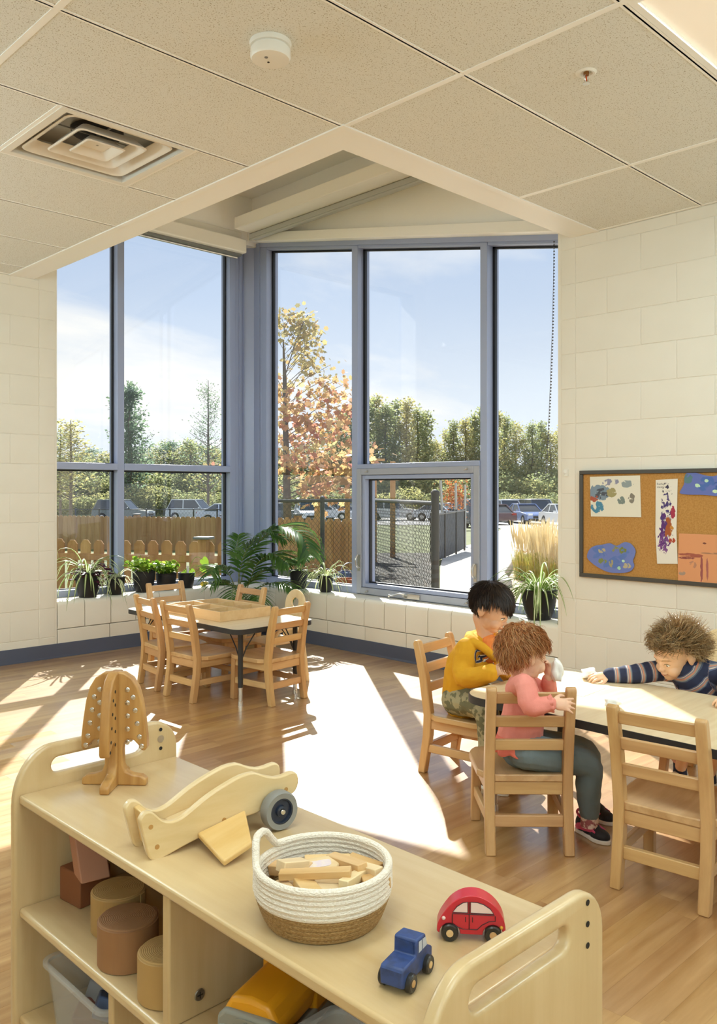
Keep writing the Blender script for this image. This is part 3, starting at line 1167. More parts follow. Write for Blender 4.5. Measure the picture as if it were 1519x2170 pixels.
MB().cyl((0, 0, 0.004), (0, 0, -0.014), 0.011, 0.009, 12).build('nozzle', mat('brass', '#9b6b3f', 0.3, metal=0.8), t)
MB().tube(smooth_line([(0.008, 0, -0.012), (0.012, 0, -0.025), (0.003, 0, -0.04)], 4), 0.0025, 6).tube(smooth_line([(-0.008, 0, -0.012), (-0.012, 0, -0.025), (-0.003, 0, -0.04)], 4), 0.0025, 6).cyl((0, 0, -0.039), (0, 0, -0.042), 0.013, 0.013, 12).build('yoke', M_CHROME, t)
MB().cyl((0, 0, -0.014), (0, 0, -0.038), 0.003, 0.003, 8).build('glass_bulb', mat('orange bulb', '#c4532b', 0.2), t)

# ------------------------------------------------------------------ furniture
M_CHX = wood('beech rail', '#bb8f5c', '#d4ab78', 'X', 1.0, 0.32, 0.05, 7.0, coat=0.25)
M_CHY = wood('beech seat', '#bd9463', '#d6b07f', 'Y', 1.0, 0.30, 0.06, 7.0, coat=0.25)
M_CHZ = wood('beech post', '#bb8f5c', '#d3aa76', 'Z', 1.0, 0.32, 0.05, 7.0, coat=0.25)
M_PLY = wood('pale birch ply', '#dcbd8b', '#ecd5ab', 'Z', 0.8, 0.32, 0.02, 5.0, coat=0.2)
M_TTOP = mat('maple laminate', '#dcc39b', 0.36, '#e6d0ac', 14, 5, stretch=(0.2, 3, 1), spec=0.55)
M_TEDGE = mat('black edge band', '#2b2b2e', 0.45)
M_TLEG = mat('black leg enamel', '#26272a', 0.35)


def chair_proto(label, group):
    """ladder-back child's chair, facing +y, origin on the floor between its back feet"""
    t = thing('ladderback_chair', label, 'chair', (0, 0, 0), 0, group)
    W = 0.1285        # half distance of post centres
    for sx in (-1, 1):
        m = MB()
        path = [(0.0, -0.028, 0.0), (0.0, -0.004, 0.16), (0.0, 0.0, 0.245), (0.0, -0.022, 0.40), (0.0, -0.052, 0.552)]
        pr = []
        for (x, yy, z) in path:
            pr.append((yy - 0.019, z))
        for (x, yy, z) in reversed(path):
            pr.append((yy + 0.019 - (0.006 if z > 0.5 else 0) - (0.005 if z == 0 else 0), z))
        # rounded head
        top = [(-0.071, 0.540), (-0.068, 0.551), (-0.058, 0.556), (-0.047, 0.553), (-0.041, 0.543)]
        outline = [p for p in pr[:4]] + top + [p for p in pr[6:]]
        m.prism(outline, 0.033, frame((sx * W - 0.0165, 0, 0), (0, 1, 0), (0, 0, 1), (1, 0, 0)))
        m.build('leg', M_CHZ, t, bevel=0.004)
    for sx in (-1, 1):
        MB().beam((sx * 0.137, 0.262, 0.232), (sx * 0.140, 0.268, 0), 0.034, 0.032, up=(0, 1, 0)).build('leg', M_CHZ, t, bevel=0.004)

    def back_y(z):
        return -0.022 - (z - 0.40) * 0.20 if z > 0.40 else -(z - 0.245) * 0.142
    for (z0, z1) in ((0.338, 0.375), (0.418, 0.455), (0.498, 0.536)):
        y0, y1 = back_y(z0), back_y(z1)
        MB().prism([(y0 - 0.009, z0), (y0 + 0.008, z0), (y1 + 0.008, z1), (y1 - 0.009, z1)], 2 * W - 0.030, frame((-W + 0.015, 0, 0), (0, 1, 0), (0, 0, 1), (1, 0, 0))).build('slat', M_CHX, t, bevel=0.003)
    # dished seat, wider in front
    m = MB()
    nx, ny = 12, 10
    vs, fs = [], []
    for j in range(ny + 1):
        v = j / ny
        yy = -0.012 + 0.305 * v
        hw = 0.112 + 0.05 * min(1, v * 6) if v < 0.17 else 0.162 + 0.006 * v
        hw = 0.111 if j == 0 else hw
        if j >= ny - 1:
            hw -= 0.010 * (j - ny + 2) ** 1.5
        for i in range(nx + 1):
            u = i / nx * 2 - 1
            yy2 = yy + (0.018 * (1 - u * u) if j >= ny - 1 else 0)
            dip = 0.010 * max(0, 1 - abs(u) ** 3) * max(0, math.sin(PI * min(1, v * 1.1)))
            vs.append((u * hw, yy2, 0.256 - dip))
    n0 = len(vs)
    vs += [(x, yy, 0.231) for (x, yy, z) in vs]
    q = nx + 1
    for j in range(ny):
        for i in range(nx):
            a = j * q + i
            fs.append((a, a + 1, a + q + 1, a + q))
            fs.append((n0 + a, n0 + a + q, n0 + a + q + 1, n0 + a + 1))
    for i in range(nx):
        for a, b in ((i, i + 1), (ny * q + i + 1, ny * q + i)):
            fs.append((a, a + n0, b + n0, b))
    for j in range(ny):
        for a, b in (((j + 1) * q, j * q), (j * q + nx, (j + 1) * q + nx)):
            fs.append((a, a + n0, b + n0, b))
    m.add(vs, fs)
    m.build('seat', M_CHY, t, bevel=0.004, angle=0.5)
    MB().bb((-W + 0.015, -0.008, 0.188), (W - 0.015, 0.012, 0.231)).build('seat_rail', M_CHX, t, bevel=0.003)
    MB().bb((-0.122, 0.254, 0.195), (0.122, 0.274, 0.231)).build('seat_rail', M_CHX, t, bevel=0.003)
    for sx in (-1, 1):
        MB().beam((sx * 0.130, 0.012, 0.210), (sx * 0.138, 0.252, 0.212), 0.018, 0.040).build('seat_rail', M_CHY, t, bevel=0.003)
        MB().beam((sx * 0.130, -0.002, 0.108), (sx * 0.139, 0.252, 0.108), 0.018, 0.034).build('stretcher', M_CHY, t, bevel=0.003)
    MB().bb((-W + 0.015, -0.020, 0.086), (W - 0.015, 0.000, 0.124)).build('stretcher', M_CHX, t, bevel=0.003)
    MB().bb((-0.124, 0.257, 0.128), (0.124, 0.275, 0.158)).build('stretcher', M_CHX, t, bevel=0.003)
    return t


def place_chair(i, pl, pr, label, group):
    """pl, pr: floor points of the two back feet (left, right as seen from behind)"""
    pl, pr = Vector(pl), Vector(pr)
    mid = (pl + pr) / 2
    d = (pr - pl).normalized()
    rz = math.atan2(d.y, d.x)
    n = Vector((-d.y, d.x, 0))
    loc = mid + n * 0.02
    loc.z = 0
    if i == 0:
        chair0.location = loc
        chair0.rotation_euler = (0, 0, rz)
        chair0['label'] = label
        chair0['group'] = group
        return chair0
    return dup(chair0, loc, rz, label, group)


chair0 = chair_proto('x', 'y')
GA, GB = 'ladderback chairs around the sorting table', 'ladderback chairs at the children\'s table'
place_chair(0, at(351, 1472, 0), at(417, 1491, 0), 'wooden ladderback chair standing nearest the viewer on the left side of the sorting table', GA)
place_chair(1, at(298, 1446, 0), at(339, 1465, 0), 'wooden ladderback chair on the left side of the sorting table, farther from the viewer', GA)
place_chair(2, at(568, 1498, 0), at(646, 1477, 0), 'wooden ladderback chair with its back to the near end of the sorting table', GA)
place_chair(3, Vector((3.33, 5.13, 0)), Vector((3.02, 5.13, 0)), 'wooden ladderback chair at the far end of the sorting table, below the leafy herb pots', GA)
place_chair(4, Vector((3.430, 4.41, 0)), Vector((3.430, 4.69, 0)), 'wooden ladderback chair under the palm on the window side of the sorting table', GA)
place_chair(5, at(1029, 1808, 0), at(1213, 1809, 0), 'wooden ladderback chair the child in the pink top sits on', GB)
CHAIR_GIRL = bpy.context.scene.objects[-1] if False else None
place_chair(6, at(1296, 1874, 0), at(1510, 1940, 0), 'empty wooden ladderback chair at the near side of the children\'s table', GB)
place_chair(7, cw(.2736 + .170, 3.572 + .226), cw(.2736, 3.572), 'wooden ladderback chair the child in the yellow hoodie sits on', GB)


def arch(w, h, r_top, n=10):
    return None


def table(name, label, x0, x1, y0, y1, zt, rad, insets, group=None):
    t = thing(name, label, 'table', ((x0 + x1) / 2, (y0 + y1) / 2, 0), 0, group)
    a, b = (x1 - x0) / 2, (y1 - y0) / 2
    MB().prism(rrect(-a + 0.003, -b + 0.003, a - 0.003, b - 0.003, rad, 8), 0.0255, Matrix.Translation((0, 0, zt - 0.0255))).build('table_top', M_TTOP, t, bevel=0.0015)
    o = rrect(-a, -b, a, b, rad, 8)
    i_ = rrect(-a + 0.0028, -b + 0.0028, a - 0.0028, b - 0.0028, rad, 8)
    m = MB()
    m.prism(o, 0.028, Matrix.Translation((0, 0, zt - 0.0285)), holes=[i_])
    m.build('edge_band', M_TEDGE, t)
    MB().bb((-a + 0.09, -b + 0.09, zt - 0.055), (a - 0.09, b - 0.09, zt - 0.0256)).build('apron', M_TEDGE, t, smooth=False) if False else None
    for sx in (-1, 1):
        for sy in (-1, 1):
            lx, ly = sx * (a - insets), sy * (b - insets)
            lg = MB().cyl((lx, ly, 0.10), (lx, ly, zt - 0.026), 0.0145, 0.0145, 18)
            lo = lg.build('leg', M_TLEG, t)
            MB().cyl((lx, ly, 0.022), (lx, ly, 0.13), 0.0115, 0.0115, 16).cyl((lx, ly, 0.0), (lx, ly, 0.022), 0.0155, 0.013, 16).build('chrome_foot', M_CHROME, lo)
            br = MB()
            for (dx, dy) in ((-sx * 0.115, 0), (0, -sy * 0.115)):
                br.tube([(lx, ly, 0.235), (lx + dx * 0.35, ly + dy * 0.35, zt - 0.12), (lx + dx, ly + dy, zt - 0.027)], 0.0035, 8)
            br.build('brace', M_TLEG, lo)
            MB().bb((lx - 0.05, ly - 0.05, zt - 0.030), (lx + 0.05, ly + 0.05, zt - 0.0256)).build('leg_plate', M_TLEG, lo, smooth=False)
    return t


table('sorting_table', 'small child-height table with pale top and black edge under the divided wooden tray', 2.735, 3.30, 3.725, 4.93, 0.435, 0.06, 0.085)
table('activity_table', 'long child-height table with pale top and black edge where the children sit', 2.472, 3.125, 0.62, 2.00, 0.435, 0.11, 0.10)

# ---- divided tray on the sorting table
t = thing('sorting_tray', 'pale wooden tray divided into compartments on the sorting table', 'tray', (3.02, 4.30, 0.4352))
a, b, h = 0.185, 0.275, 0.058
M_TRAY = wood('tray ply', '#d8b682', '#e8cc9c', 'Y', 0.8, 0.4, 0.02, 4.0)
m = MB().bb((-a, -b, 0), (a, -b + 0.009, h)).bb((-a, b - 0.009, 0), (a, b, h)).bb((-a, -b + 0.009, 0), (-a + 0.009, b - 0.009, h)).bb((a - 0.009, -b + 0.009, 0), (a, b - 0.009, h))
m.build('tray_wall', M_TRAY, t, bevel=0.0015)
MB().bb((-a + 0.009, -b + 0.009, 0.001), (a - 0.009, b - 0.009, 0.006)).build('tray_floor', mat('darker tray floor', '#a8845a', 0.6), t)  # floor coloured darker than the walls to set off the compartments
MB().bb((-0.004, -b + 0.009, 0.006), (0.004, b - 0.009, h - 0.003)).build('divider', M_TRAY, t)
for yy in (-0.09, 0.09):
    MB().bb((-a + 0.009, yy - 0.004, 0.006), (-0.004, yy + 0.004, h - 0.004)).build('divider', M_TRAY, t)
    MB().bb((0.004, yy - 0.004, 0.006), (a - 0.009, yy + 0.004, h - 0.004)).build('divider', M_TRAY, t)
T_TRAY = t
bits = [('#6b4a30', -0.09, -0.18), ('#4a4642', -0.10, 0.02), ('#c8b9a0', 0.09, -0.17), ('#39404e', 0.09, 0.19), ('#7a5a3c', -0.09, 0.19)]
for ci, (c, bx, by) in enumerate(bits):
    mb = MB()
    rr = random.Random(ci)
    for k in range(26):
        mb.ball((bx + rr.uniform(-0.06, 0.06), by + rr.uniform(-0.06, 0.06), 0.006 + rr.uniform(0.005, 0.012)), (rr.uniform(0.006, 0.011), rr.uniform(0.006, 0.011), 0.006), 7, 5)
    o = mb.build('loose_pieces', mat('sorting bits %d' % ci, c, 0.6, island=0.3), None, loc=(3.02, 4.30, 0.4352))
    tag(o, ['brown seeds lying in a near compartment of the wooden tray', 'dark chips lying in a middle compartment of the wooden tray', 'pale shells lying in the near window-side compartment of the tray',
            'navy beads lying in the far window-side compartment of the tray', 'tan seeds lying in the far left compartment of the tray'][ci], 'loose parts', kind='stuff')

# ---- bent-ply toddler chair with a round hole in its back, window side of the sorting table
t = thing('toddler_chair', 'pale plywood toddler chair with a round hole in its backrest by the sorting table', 'chair', (3.345, 4.175, 0), PI / 2)
# local: faces +y (turned to face -x), origin on floor below the seat centre
arc = [(-0.095, 0.26), (-0.097, 0.40)] + [(0.097 * math.cos(PI - PI * k / 12), 0.475 + 0.095 * math.sin(PI * k / 12)) for k in range(13)] + [(0.097, 0.40), (0.095, 0.26)]
hole = [(0.034 * math.cos(2 * PI * k / 20), 0.487 + 0.030 * math.sin(2 * PI * k / 20)) for k in range(20)]
MB().prism(arc, 0.012, frame((0, -0.135, -0.012), (1, 0, 0), (0, -0.11, 1), (0, 1, 0.11)), holes=[hole]).build('backrest', M_PLY, t, bevel=0.003)
MB().prism(rrect(-0.14, -0.14, 0.14, 0.15, 0.045, 6), 0.014, Matrix.Translation((0, 0, 0.246))).build('seat', M_PLY, t, bevel=0.004)
for sx in (-1, 1):
    side = smooth_line([(-0.135, 0.0), (-0.125, 0.16), (-0.11, 0.27), (-0.06, 0.335), (0.06, 0.335), (0.11, 0.29), (0.125, 0.16), (0.14, 0.0)], 4)
    MB().tube([(sx * (0.148 + 0.10 * max(0, 0.25 - p[1]) * 0.5), p[0] * (1 + 0.25 * max(0, 0.25 - p[1])), p[1]) for p in side], 0.0125, 8).build('side_frame', M_PLY, t)
    MB().bb((sx * 0.148 - 0.004, -0.10, 0.14), (sx * 0.148 + 0.004, 0.10, 0.20)).build('side_panel', M_PLY, t, bevel=0.002) if False else None

# ---- rounded chair behind the curly-haired child
t = thing('round_back_chair', 'pale wooden chair with a rounded solid back behind the curly-haired child', 'chair', (3.46, 1.47, 0), PI / 2)
arc = [(-0.15, 0.24), (-0.155, 0.42)] + [(0.155 * math.cos(PI - PI * k / 14), 0.475 + 0.145 * math.sin(PI * k / 14)) for k in range(15)] + [(0.155, 0.42), (0.15, 0.24)]
MB().prism(arc, 0.014, frame((0, -0.15, -0.012), (1, 0, 0), (0, -0.10, 1), (0, 1, 0.10))).build('backrest', M_PLY, t, bevel=0.004)
MB().prism(rrect(-0.15, -0.14, 0.15, 0.16, 0.04, 6), 0.016, Matrix.Translation((0, 0, 0.225))).build('seat', M_PLY, t, bevel=0.004)
for sx in (-1, 1):
    for sy in (-1, 1):
        MB().beam((sx * 0.125, sy * 0.115, 0.226), (sx * 0.14, sy * 0.135, 0), 0.032, 0.032, up=(0, 1, 0)).build('leg', M_CHZ, t, bevel=0.004)
MB().bb((-0.12, 0.105, 0.10), (0.12, 0.122, 0.13)).build('stretcher', M_CHX, t, bevel=0.003)

# ------------------------------------------------------------------ low shelf in front
ZTOP = 0.56
SX0, SX1, SY0, SY1 = 0.722, 1.10, 0.645, 1.744
M_SHX = wood('maple veneer crosswise', '#c9aa7a', '#d8bd90', 'X', 0.75, 0.3, 0.0, 5.0, coat=0.6)
M_SHY = wood('maple veneer lengthwise', '#c8a878', '#d8bd90', 'Y', 0.75, 0.28, 0.0, 5.0, coat=0.6)
M_SHZ = wood('maple veneer upright', '#c5a778', '#d5ba8e', 'Z', 0.75, 0.32, 0.0, 5.0, coat=0.5)
M_EDGE = wood('ply edge', '#c79a5f', '#dfb880', 'X', 1.2, 0.35, 0.0, 9.0, coat=0.2)
shelf = thing('low_shelf', 'low maple toy shelf with slotted end panels in front of the viewer', 'shelf', ((SX0 + SX1) / 2, (SY0 + SY1) / 2, 0))
SCX, SCY = (SX0 + SX1) / 2, (SY0 + SY1) / 2


def sh(x, y, z):
    return (x - SCX, y - SCY, z)


def shelf_board(name, x0, x1, y0, y1, z0, z1, m, bev=0.006):
    return MB().bb(sh(x0, y0, z0), sh(x1, y1, z1)).build(name, m, shelf, bevel=bev, seg=3)


shelf_board('top_board', SX0 + 0.004, SX1, SY0, SY1, ZTOP - 0.020, ZTOP, M_SHY, 0.005)
shelf_board('shelf_board', SX0 + 0.004, SX1 - 0.02, SY0, SY1, 0.306, 0.326, M_SHY)
shelf_board('bottom_board', SX0 + 0.004, SX1 - 0.02, SY0, SY1, 0.085, 0.105, M_SHY)
shelf_board('divider', SX0 + 0.010, SX1 - 0.01, 1.180, 1.200, 0.326, ZTOP - 0.020, M_SHZ, 0.004)
shelf_board('divider', SX0 + 0.010, SX1 - 0.01, 1.362, 1.380, 0.105, 0.306, M_SHZ, 0.004)
shelf_board('divider', SX0 + 0.010, SX1 - 0.01, 1.000, 1.018, 0.105, 0.306, M_SHZ, 0.004)
shelf_board('back_panel', SX1 - 0.014, SX1 - 0.004, SY0, SY1, 0.085, ZTOP - 0.02, M_SHY, 0)
shelf_board('kick_board', SX0 + 0.04, SX0 + 0.055, SY0, SY1, 0.0, 0.085, M_SHY, 0.002)
for (yy, inner) in ((SY1, 1), (SY0 - 0.022, -1)):
    prof = [(SX0 - 0.006, 0.0), (SX1 + 0.006, 0.0)]
    prof = [(SX1 + 0.006, 0.0)] + [(SX1 + 0.006, 0.1 * q_) for q_ in range(1, 6)]
    zt, dz_ = (0.650, 0.008) if inner > 0 else (0.629, -0.013)
    for k in range(9):      # small radius at the back
        an = PI / 2 * k / 8
        prof.append((SX1 + 0.006 - 0.065 + 0.065 * math.cos(an), zt - 0.065 + 0.065 * math.sin(an)))
    for k in range(10):     # large radius at the front
        an = PI / 2 + PI / 2 * k / 9
        prof.append((SX0 - 0.006 + 0.085 + 0.085 * math.cos(an), zt - 0.115 + 0.115 * math.sin(an)))
    prof += [(SX0 - 0.006, 0.1 * q_) for q_ in range(5, 0, -1)]
    prof.append((SX0 - 0.006, 0.0))
    slot = []
    z0s, z1s, xa, xb = 0.578 + dz_, 0.612 + dz_, SX0 + 0.075, SX1 - 0.085
    r = (z1s - z0s) / 2
    for k in range(9):
        an = -PI / 2 + PI * k / 8
        slot.append((xb - r + r * math.cos(an), (z0s + z1s) / 2 + r * math.sin(an)))
    for k in range(9):
        an = PI / 2 + PI * k / 8
        slot.append((xa + r + r * math.cos(an), (z0s + z1s) / 2 + r * math.sin(an)))
    M = frame((-SCX, yy + 0.022 - SCY, 0), (1, 0, 0), (0, 0, 1), (0, -1, 0))
    pn = MB().slab(prof, 0.022, M, holes=[slot], r=0.007).build('end_panel', M_SHZ, shelf, angle=1.0)
    for k, zz in enumerate((0.613, 0.583, 0.553)):
        f = yy + 0.0222 if inner > 0 else yy - 0.0002
        ff = yy - 0.0004 if inner > 0 else yy - 0.0004
        big = (inner > 0 and k == 1)
        if inner > 0:
            zz = (0.630, 0.608, 0.586)[k]
        MB().cyl(sh(SX1 - 0.040, ff, zz), sh(SX1 - 0.040, ff - 0.0008, zz), 0.0085 if big else 0.0042, None, 18).build('bolt' if big else 'peg_hole', M_STEEL if big else M_DARK, pn)
pn = MB().cyl(sh(0.79, 1.1795, 0.36), sh(0.79, 1.1775, 0.36), 0.010, 0.009, 18).build('screw', mat('dull zinc', '#8d8478', 0.35, metal=0.8), shelf)
MB().box(sh(0.79, 1.1774, 0.36), (0.011, 0.0006, 0.002), None).box(sh(0.79, 1.1774, 0.36), (0.002, 0.0006, 0.011)).build('screw_slot', M_DARK, pn)

# ------------------------------------------------------------------ toys on and in the low shelf
M_PINE = wood('honey pine', '#a9783f', '#c49658', 'Z', 1.3, 0.38, 0.0, 12.0, coat=0.2)
M_PINEX = wood('honey pine flat', '#a9783f', '#c49658', 'X', 1.3, 0.38, 0.0, 12.0, coat=0.2)
M_BIRCH = wood('birch ply', '#d6b885', '#e4cb9f', 'X', 0.9, 0.33, 0.0, 5.0, coat=0.3)
M_BIRCH2 = wood('birch wing', '#d9af6a', '#e6c386', 'X', 0.9, 0.33, 0.0, 5.0, coat=0.3)

# lacing tree: two slotted boards crossed on a pair of feet
p = at(244, 1661, ZTOP)
ez = Vector((0, 0, 1))
e_r = cw(1, 0.0, 0).normalized()
tree = thing('lacing_tree', 'upright wooden lacing tree of two crossed boards with silver studs', 'toy', (p.x, p.y, ZTOP))
half = [(0.0, 0.243), (0.022, 0.241), (0.040, 0.230), (0.053, 0.209), (0.061, 0.180), (0.067, 0.140), (0.071, 0.105), (0.0715, 0.082), (0.067, 0.074), (0.060, 0.076),
        (0.053, 0.087), (0.043, 0.097), (0.030, 0.099), (0.021, 0.091), (0.019, 0.075), (0.020, 0.045), (0.026, 0.030), (0.040, 0.024), (0.060, 0.021), (0.070, 0.014), (0.070, 0.0), (0.0, 0.0)]
prof = half[:-1] + [(-x, z) for (x, z) in reversed(half[1:-1])]
prof = [(x, z) for (x, z) in prof]
a_r = math.radians(-3)
for k, ang in enumerate((a_r, PI / 2 + a_r)):
    ex = e_r * math.cos(ang) + Vector((-e_r.y, e_r.x, 0)) * math.sin(ang)
    en = ex.cross(ez)
    M = frame(-en * 0.0105, ex, ez, en)
    bd = MB().prism(prof, 0.021, M).build('crossed_board', M_PINE, tree, bevel=0.006, seg=3)
    ms = MB()
    spots = []
    for s in (-1, 1):
        for i in range(5):
            zz = 0.205 - i * 0.028
            spots.append((s * (0.030 + 0.000 * i), zz))
            spots.append((s * (0.042 + 0.0046 * i), zz - (0.016 if i < 4 else 0.008)))
    for (sx, zz) in spots:
        for side in (-1, 1):
            c = ex * sx + ez * zz + en * side * 0.0106
            if k == 0:
                M2 = frame(c, ex, ez.cross(ex) * 1.0 if False else ez, en * side)
                st = MB().lathe([(0.0, 0.0014), (0.0042, 0.0011), (0.0056, 0.0)], 12, M=M2).build('stud', M_CHROME, bd)
            else:
                M2 = frame(c, ex, ez, en * side)
                MB().lathe([(0.0, 0.0006), (0.0034, 0.0005), (0.0036, 0.0)], 12, M=M2).build('lacing_hole', M_DARK, bd)

# wooden push toy: two swan-backed sides on wheels
A = at(326, 1822, ZTOP)
Bp = at(578, 1752, ZTOP)
ex = (Bp - A).normalized()
en = ex.cross(ez)                       # towards the viewer's right
L0 = (Bp - A).length


def on_side(px, py):
    """photo pixel -> (s, h) on the near side board's plane"""
    o = Vector((0, 0, H))
    d = (ad(px, py, 1.0) - o)
    q = (A - o).dot(en) / d.dot(en)
    w = o + d * q - A
    return (w.dot(ex), w.z)


z3 = lambda x, y: (150 + x / 2.978, 1390 + y / 2.978)
near = [(523, 1297), (490, 1262), (462, 1160), (437, 1060), (440, 1030), (470, 990), (510, 984), (545, 1008), (580, 1037), (640, 1046), (700, 1022), (760, 975), (830, 915), (910, 856), (1000, 800), (1080, 757),
        (1160, 737), (1220, 755), (1290, 767), (1350, 752), (1400, 733), (1432, 748), (1438, 800), (1420, 850), (1385, 880), (1300, 930), (1160, 1000), (1100, 1020), (960, 1085), (800, 1158), (680, 1222), (570, 1286)]
out2 = [on_side(*z3(x, y)) for (x, y) in near]
ctr = A
push = thing('push_toy', 'pale wooden push toy with two swan-backed sides, grey wheels and side wings', 'toy', (A.x, A.y, ZTOP))
sm = [(v[0], v[1]) for v in smooth_line([(p[0], p[1], 0) for p in out2], 2, closed=True)]
gap = 0.052
for k, off in enumerate((0.0, -gap - 0.014)):
    M = frame(en * (off - 0.014), ex, ez, en)
    sd = MB().prism(sm, 0.014, M).build('side_board', M_BIRCH, push, bevel=0.003, seg=2)
    if k == 0:
        for (x, y) in ((505, 1080), (545, 1205), (967, 1035), (1358, 842)):
            s, h = on_side(*z3(x, y))
            MB().cyl(ex * s + ez * h, ex * s + ez * h + en * 0.0006, 0.0042, None, 14).build('dowel', M_PINEX, sd)
s0, h0 = on_side(*z3(520, 1060))
s1, h1 = on_side(*z3(540, 1200))
MB().beam(ex * (s0) + ez * (h0 + 0.01) - en * 0.0135, ex * (s1 + 0.004) + ez * (h1 - 0.012) - en * 0.0135, 0.012, 0.001, up=en).build('brace_fill', M_BIRCH, push) if False else None
m = MB()
hh0, hh1 = Vector((s0 - 0.003, h0 + 0.012)), Vector((s1 + 0.004, h1 - 0.012))
m.prism([(hh0.x - 0.006, hh0.y), (hh0.x + 0.006, hh0.y + 0.002), (hh1.x + 0.006, hh1.y), (hh1.x - 0.006, hh1.y)], gap, frame(en * (-0.014 - gap), ex, ez, en))
m.build('cross_piece', M_BIRCH2, push, bevel=0.002)
# deck between the sides
sa, ha = on_side(*z3(690, 1120))
sb, hb = on_side(*z3(1250, 860))
m = MB().prism([(sa, ha - 0.006), (sa, ha + 0.006), (sb, hb + 0.006), (sb, hb - 0.006)], gap, frame(en * (-0.014 - gap), ex, ez, en))
m.build('deck', M_BIRCH, push, bevel=0.002)
sw, hw = on_side(*z3(1285, 955))
RW = hw
M_TYRE = mat('grey tyre', '#8a8883', 0.55)
M_HUB = mat('dark blue hub', '#2b3242', 0.4)
for k, off in enumerate((0.016, -gap - 0.028 - 0.016)):
    Mw = frame(ex * sw + ez * hw + en * off, ex, ez, en)
    wh = MB().lathe([(RW * 0.66, -0.011), (RW * 0.93, -0.012), (RW, -0.007), (RW, 0.007), (RW * 0.93, 0.012), (RW * 0.66, 0.011)], 40, M=Mw, caps=False).build('wheel', M_TYRE, push)
    MB().lathe([(0.0, -0.010), (RW * 0.66, -0.010), (RW * 0.66, 0.010), (RW * 0.60, 0.010), (RW * 0.56, 0.005), (RW * 0.3, 0.005), (RW * 0.27, 0.010), (0.0, 0.010)], 32, M=Mw).build('hub', M_HUB, wh)
    MB().lathe([(RW * 0.17, -0.016), (RW * 0.17, 0.013), (RW * 0.12, 0.016), (0.0, 0.0165)], 16, M=Mw).build('axle_cap', M_CHROME, wh)
MB().cyl(ex * sw + ez * hw + en * 0.02, ex * sw + ez * hw - en * (gap + 0.05), 0.005).build('axle', M_STEEL, push)
# wings: slanting boards, their tips on the shelf
w0 = on_side(*z3(803, 1150))
w1 = on_side(*z3(1103, 1002))
tipn = at(*z3(968, 1340), ZTOP) - A
tipf = at(*z3(1148, 1222), ZTOP + 0.012) - A
a0 = ex * w0[0] + ez * w0[1]
a1 = ex * w1[0] + ez * (w1[1])
def wing(a0, a1, t1, t0, up):
    P = [a0, a1, t1, t0]
    nrm = ((a1 - a0).cross(t0 - a0)).normalized()
    if nrm.z < 0:
        nrm = -nrm
    th = 0.011
    u = (a1 - a0).normalized()
    v = nrm.cross(u)
    q = [((p - a0).dot(u), (p - a0).dot(v)) for p in P]
    return MB().prism(q, th, frame(a0 - nrm * 0.0, u, v, nrm)).build('wing', M_BIRCH2, push, bevel=0.003, seg=3)
lift = ez * 0.002
wing(a0, a1, tipf + lift, tipn + lift, 1)
mir = lambda p: p - en * (2 * p.dot(en) + gap + 0.028)
wing(mir(a0), mir(a1), mir(tipf) + lift, mir(tipn) + lift, 1)

# ---- rope basket with wooden blocks
p = at(684, 1940, ZTOP)
M_ROPE = mat('white cotton rope', '#f4e8d8', 0.85, '#e8dac6', 240, 2, 0.5, stretch=(1, 1, 3))
M_JUTE = mat('jute rope', '#b68f5a', 0.9, '#94703f', 260, 2, 0.6, stretch=(1, 1, 3))
bk = thing('rope_basket', 'round coiled rope basket, white above and jute below, on the shelf', 'basket', (p.x, p.y, ZTOP))
RB0, RB1, HB = 0.082, 0.100, 0.083
NCO = 11
for k in range(NCO):
    u = k / (NCO - 1)
    zz = 0.006 + u * (HB - 0.010)
    R = RB0 + (RB1 - RB0) * min(1, u * 1.7) ** 0.8 - 0.002 * u
    if k == NCO - 1:
        ring = []
        for j in range(64):
            an = 2 * PI * j / 64
            bump = 0.0
            for hc in (math.radians(118),):
                dlt = (an - hc + PI) % (2 * PI) - PI
                bump += math.exp(-(dlt / 0.30) ** 4)
            ring.append((math.cos(an) * (R + 0.004 * bump), math.sin(an) * (R + 0.004 * bump), zz + 0.030 * bump))
        MB().tube(ring, 0.0058, 10, closed=True, up=(0, 0, 1)).build('rim_rope', M_ROPE, bk)
        continue
    ring = [(math.cos(2 * PI * j / 48) * R, math.sin(2 * PI * j / 48) * R, zz) for j in range(48)]
    MB().tube(ring, 0.0050, 8, closed=True, up=(0, 0, 1)).build('rope_coil', M_JUTE if k < 5 else M_ROPE, bk)
MB().lathe([(0.0, 0.0), (RB0 - 0.004, 0.0), (RB0, 0.004), (RB0 - 0.004, 0.009), (0.0, 0.009)], 36).build('basket_floor', M_JUTE, bk)

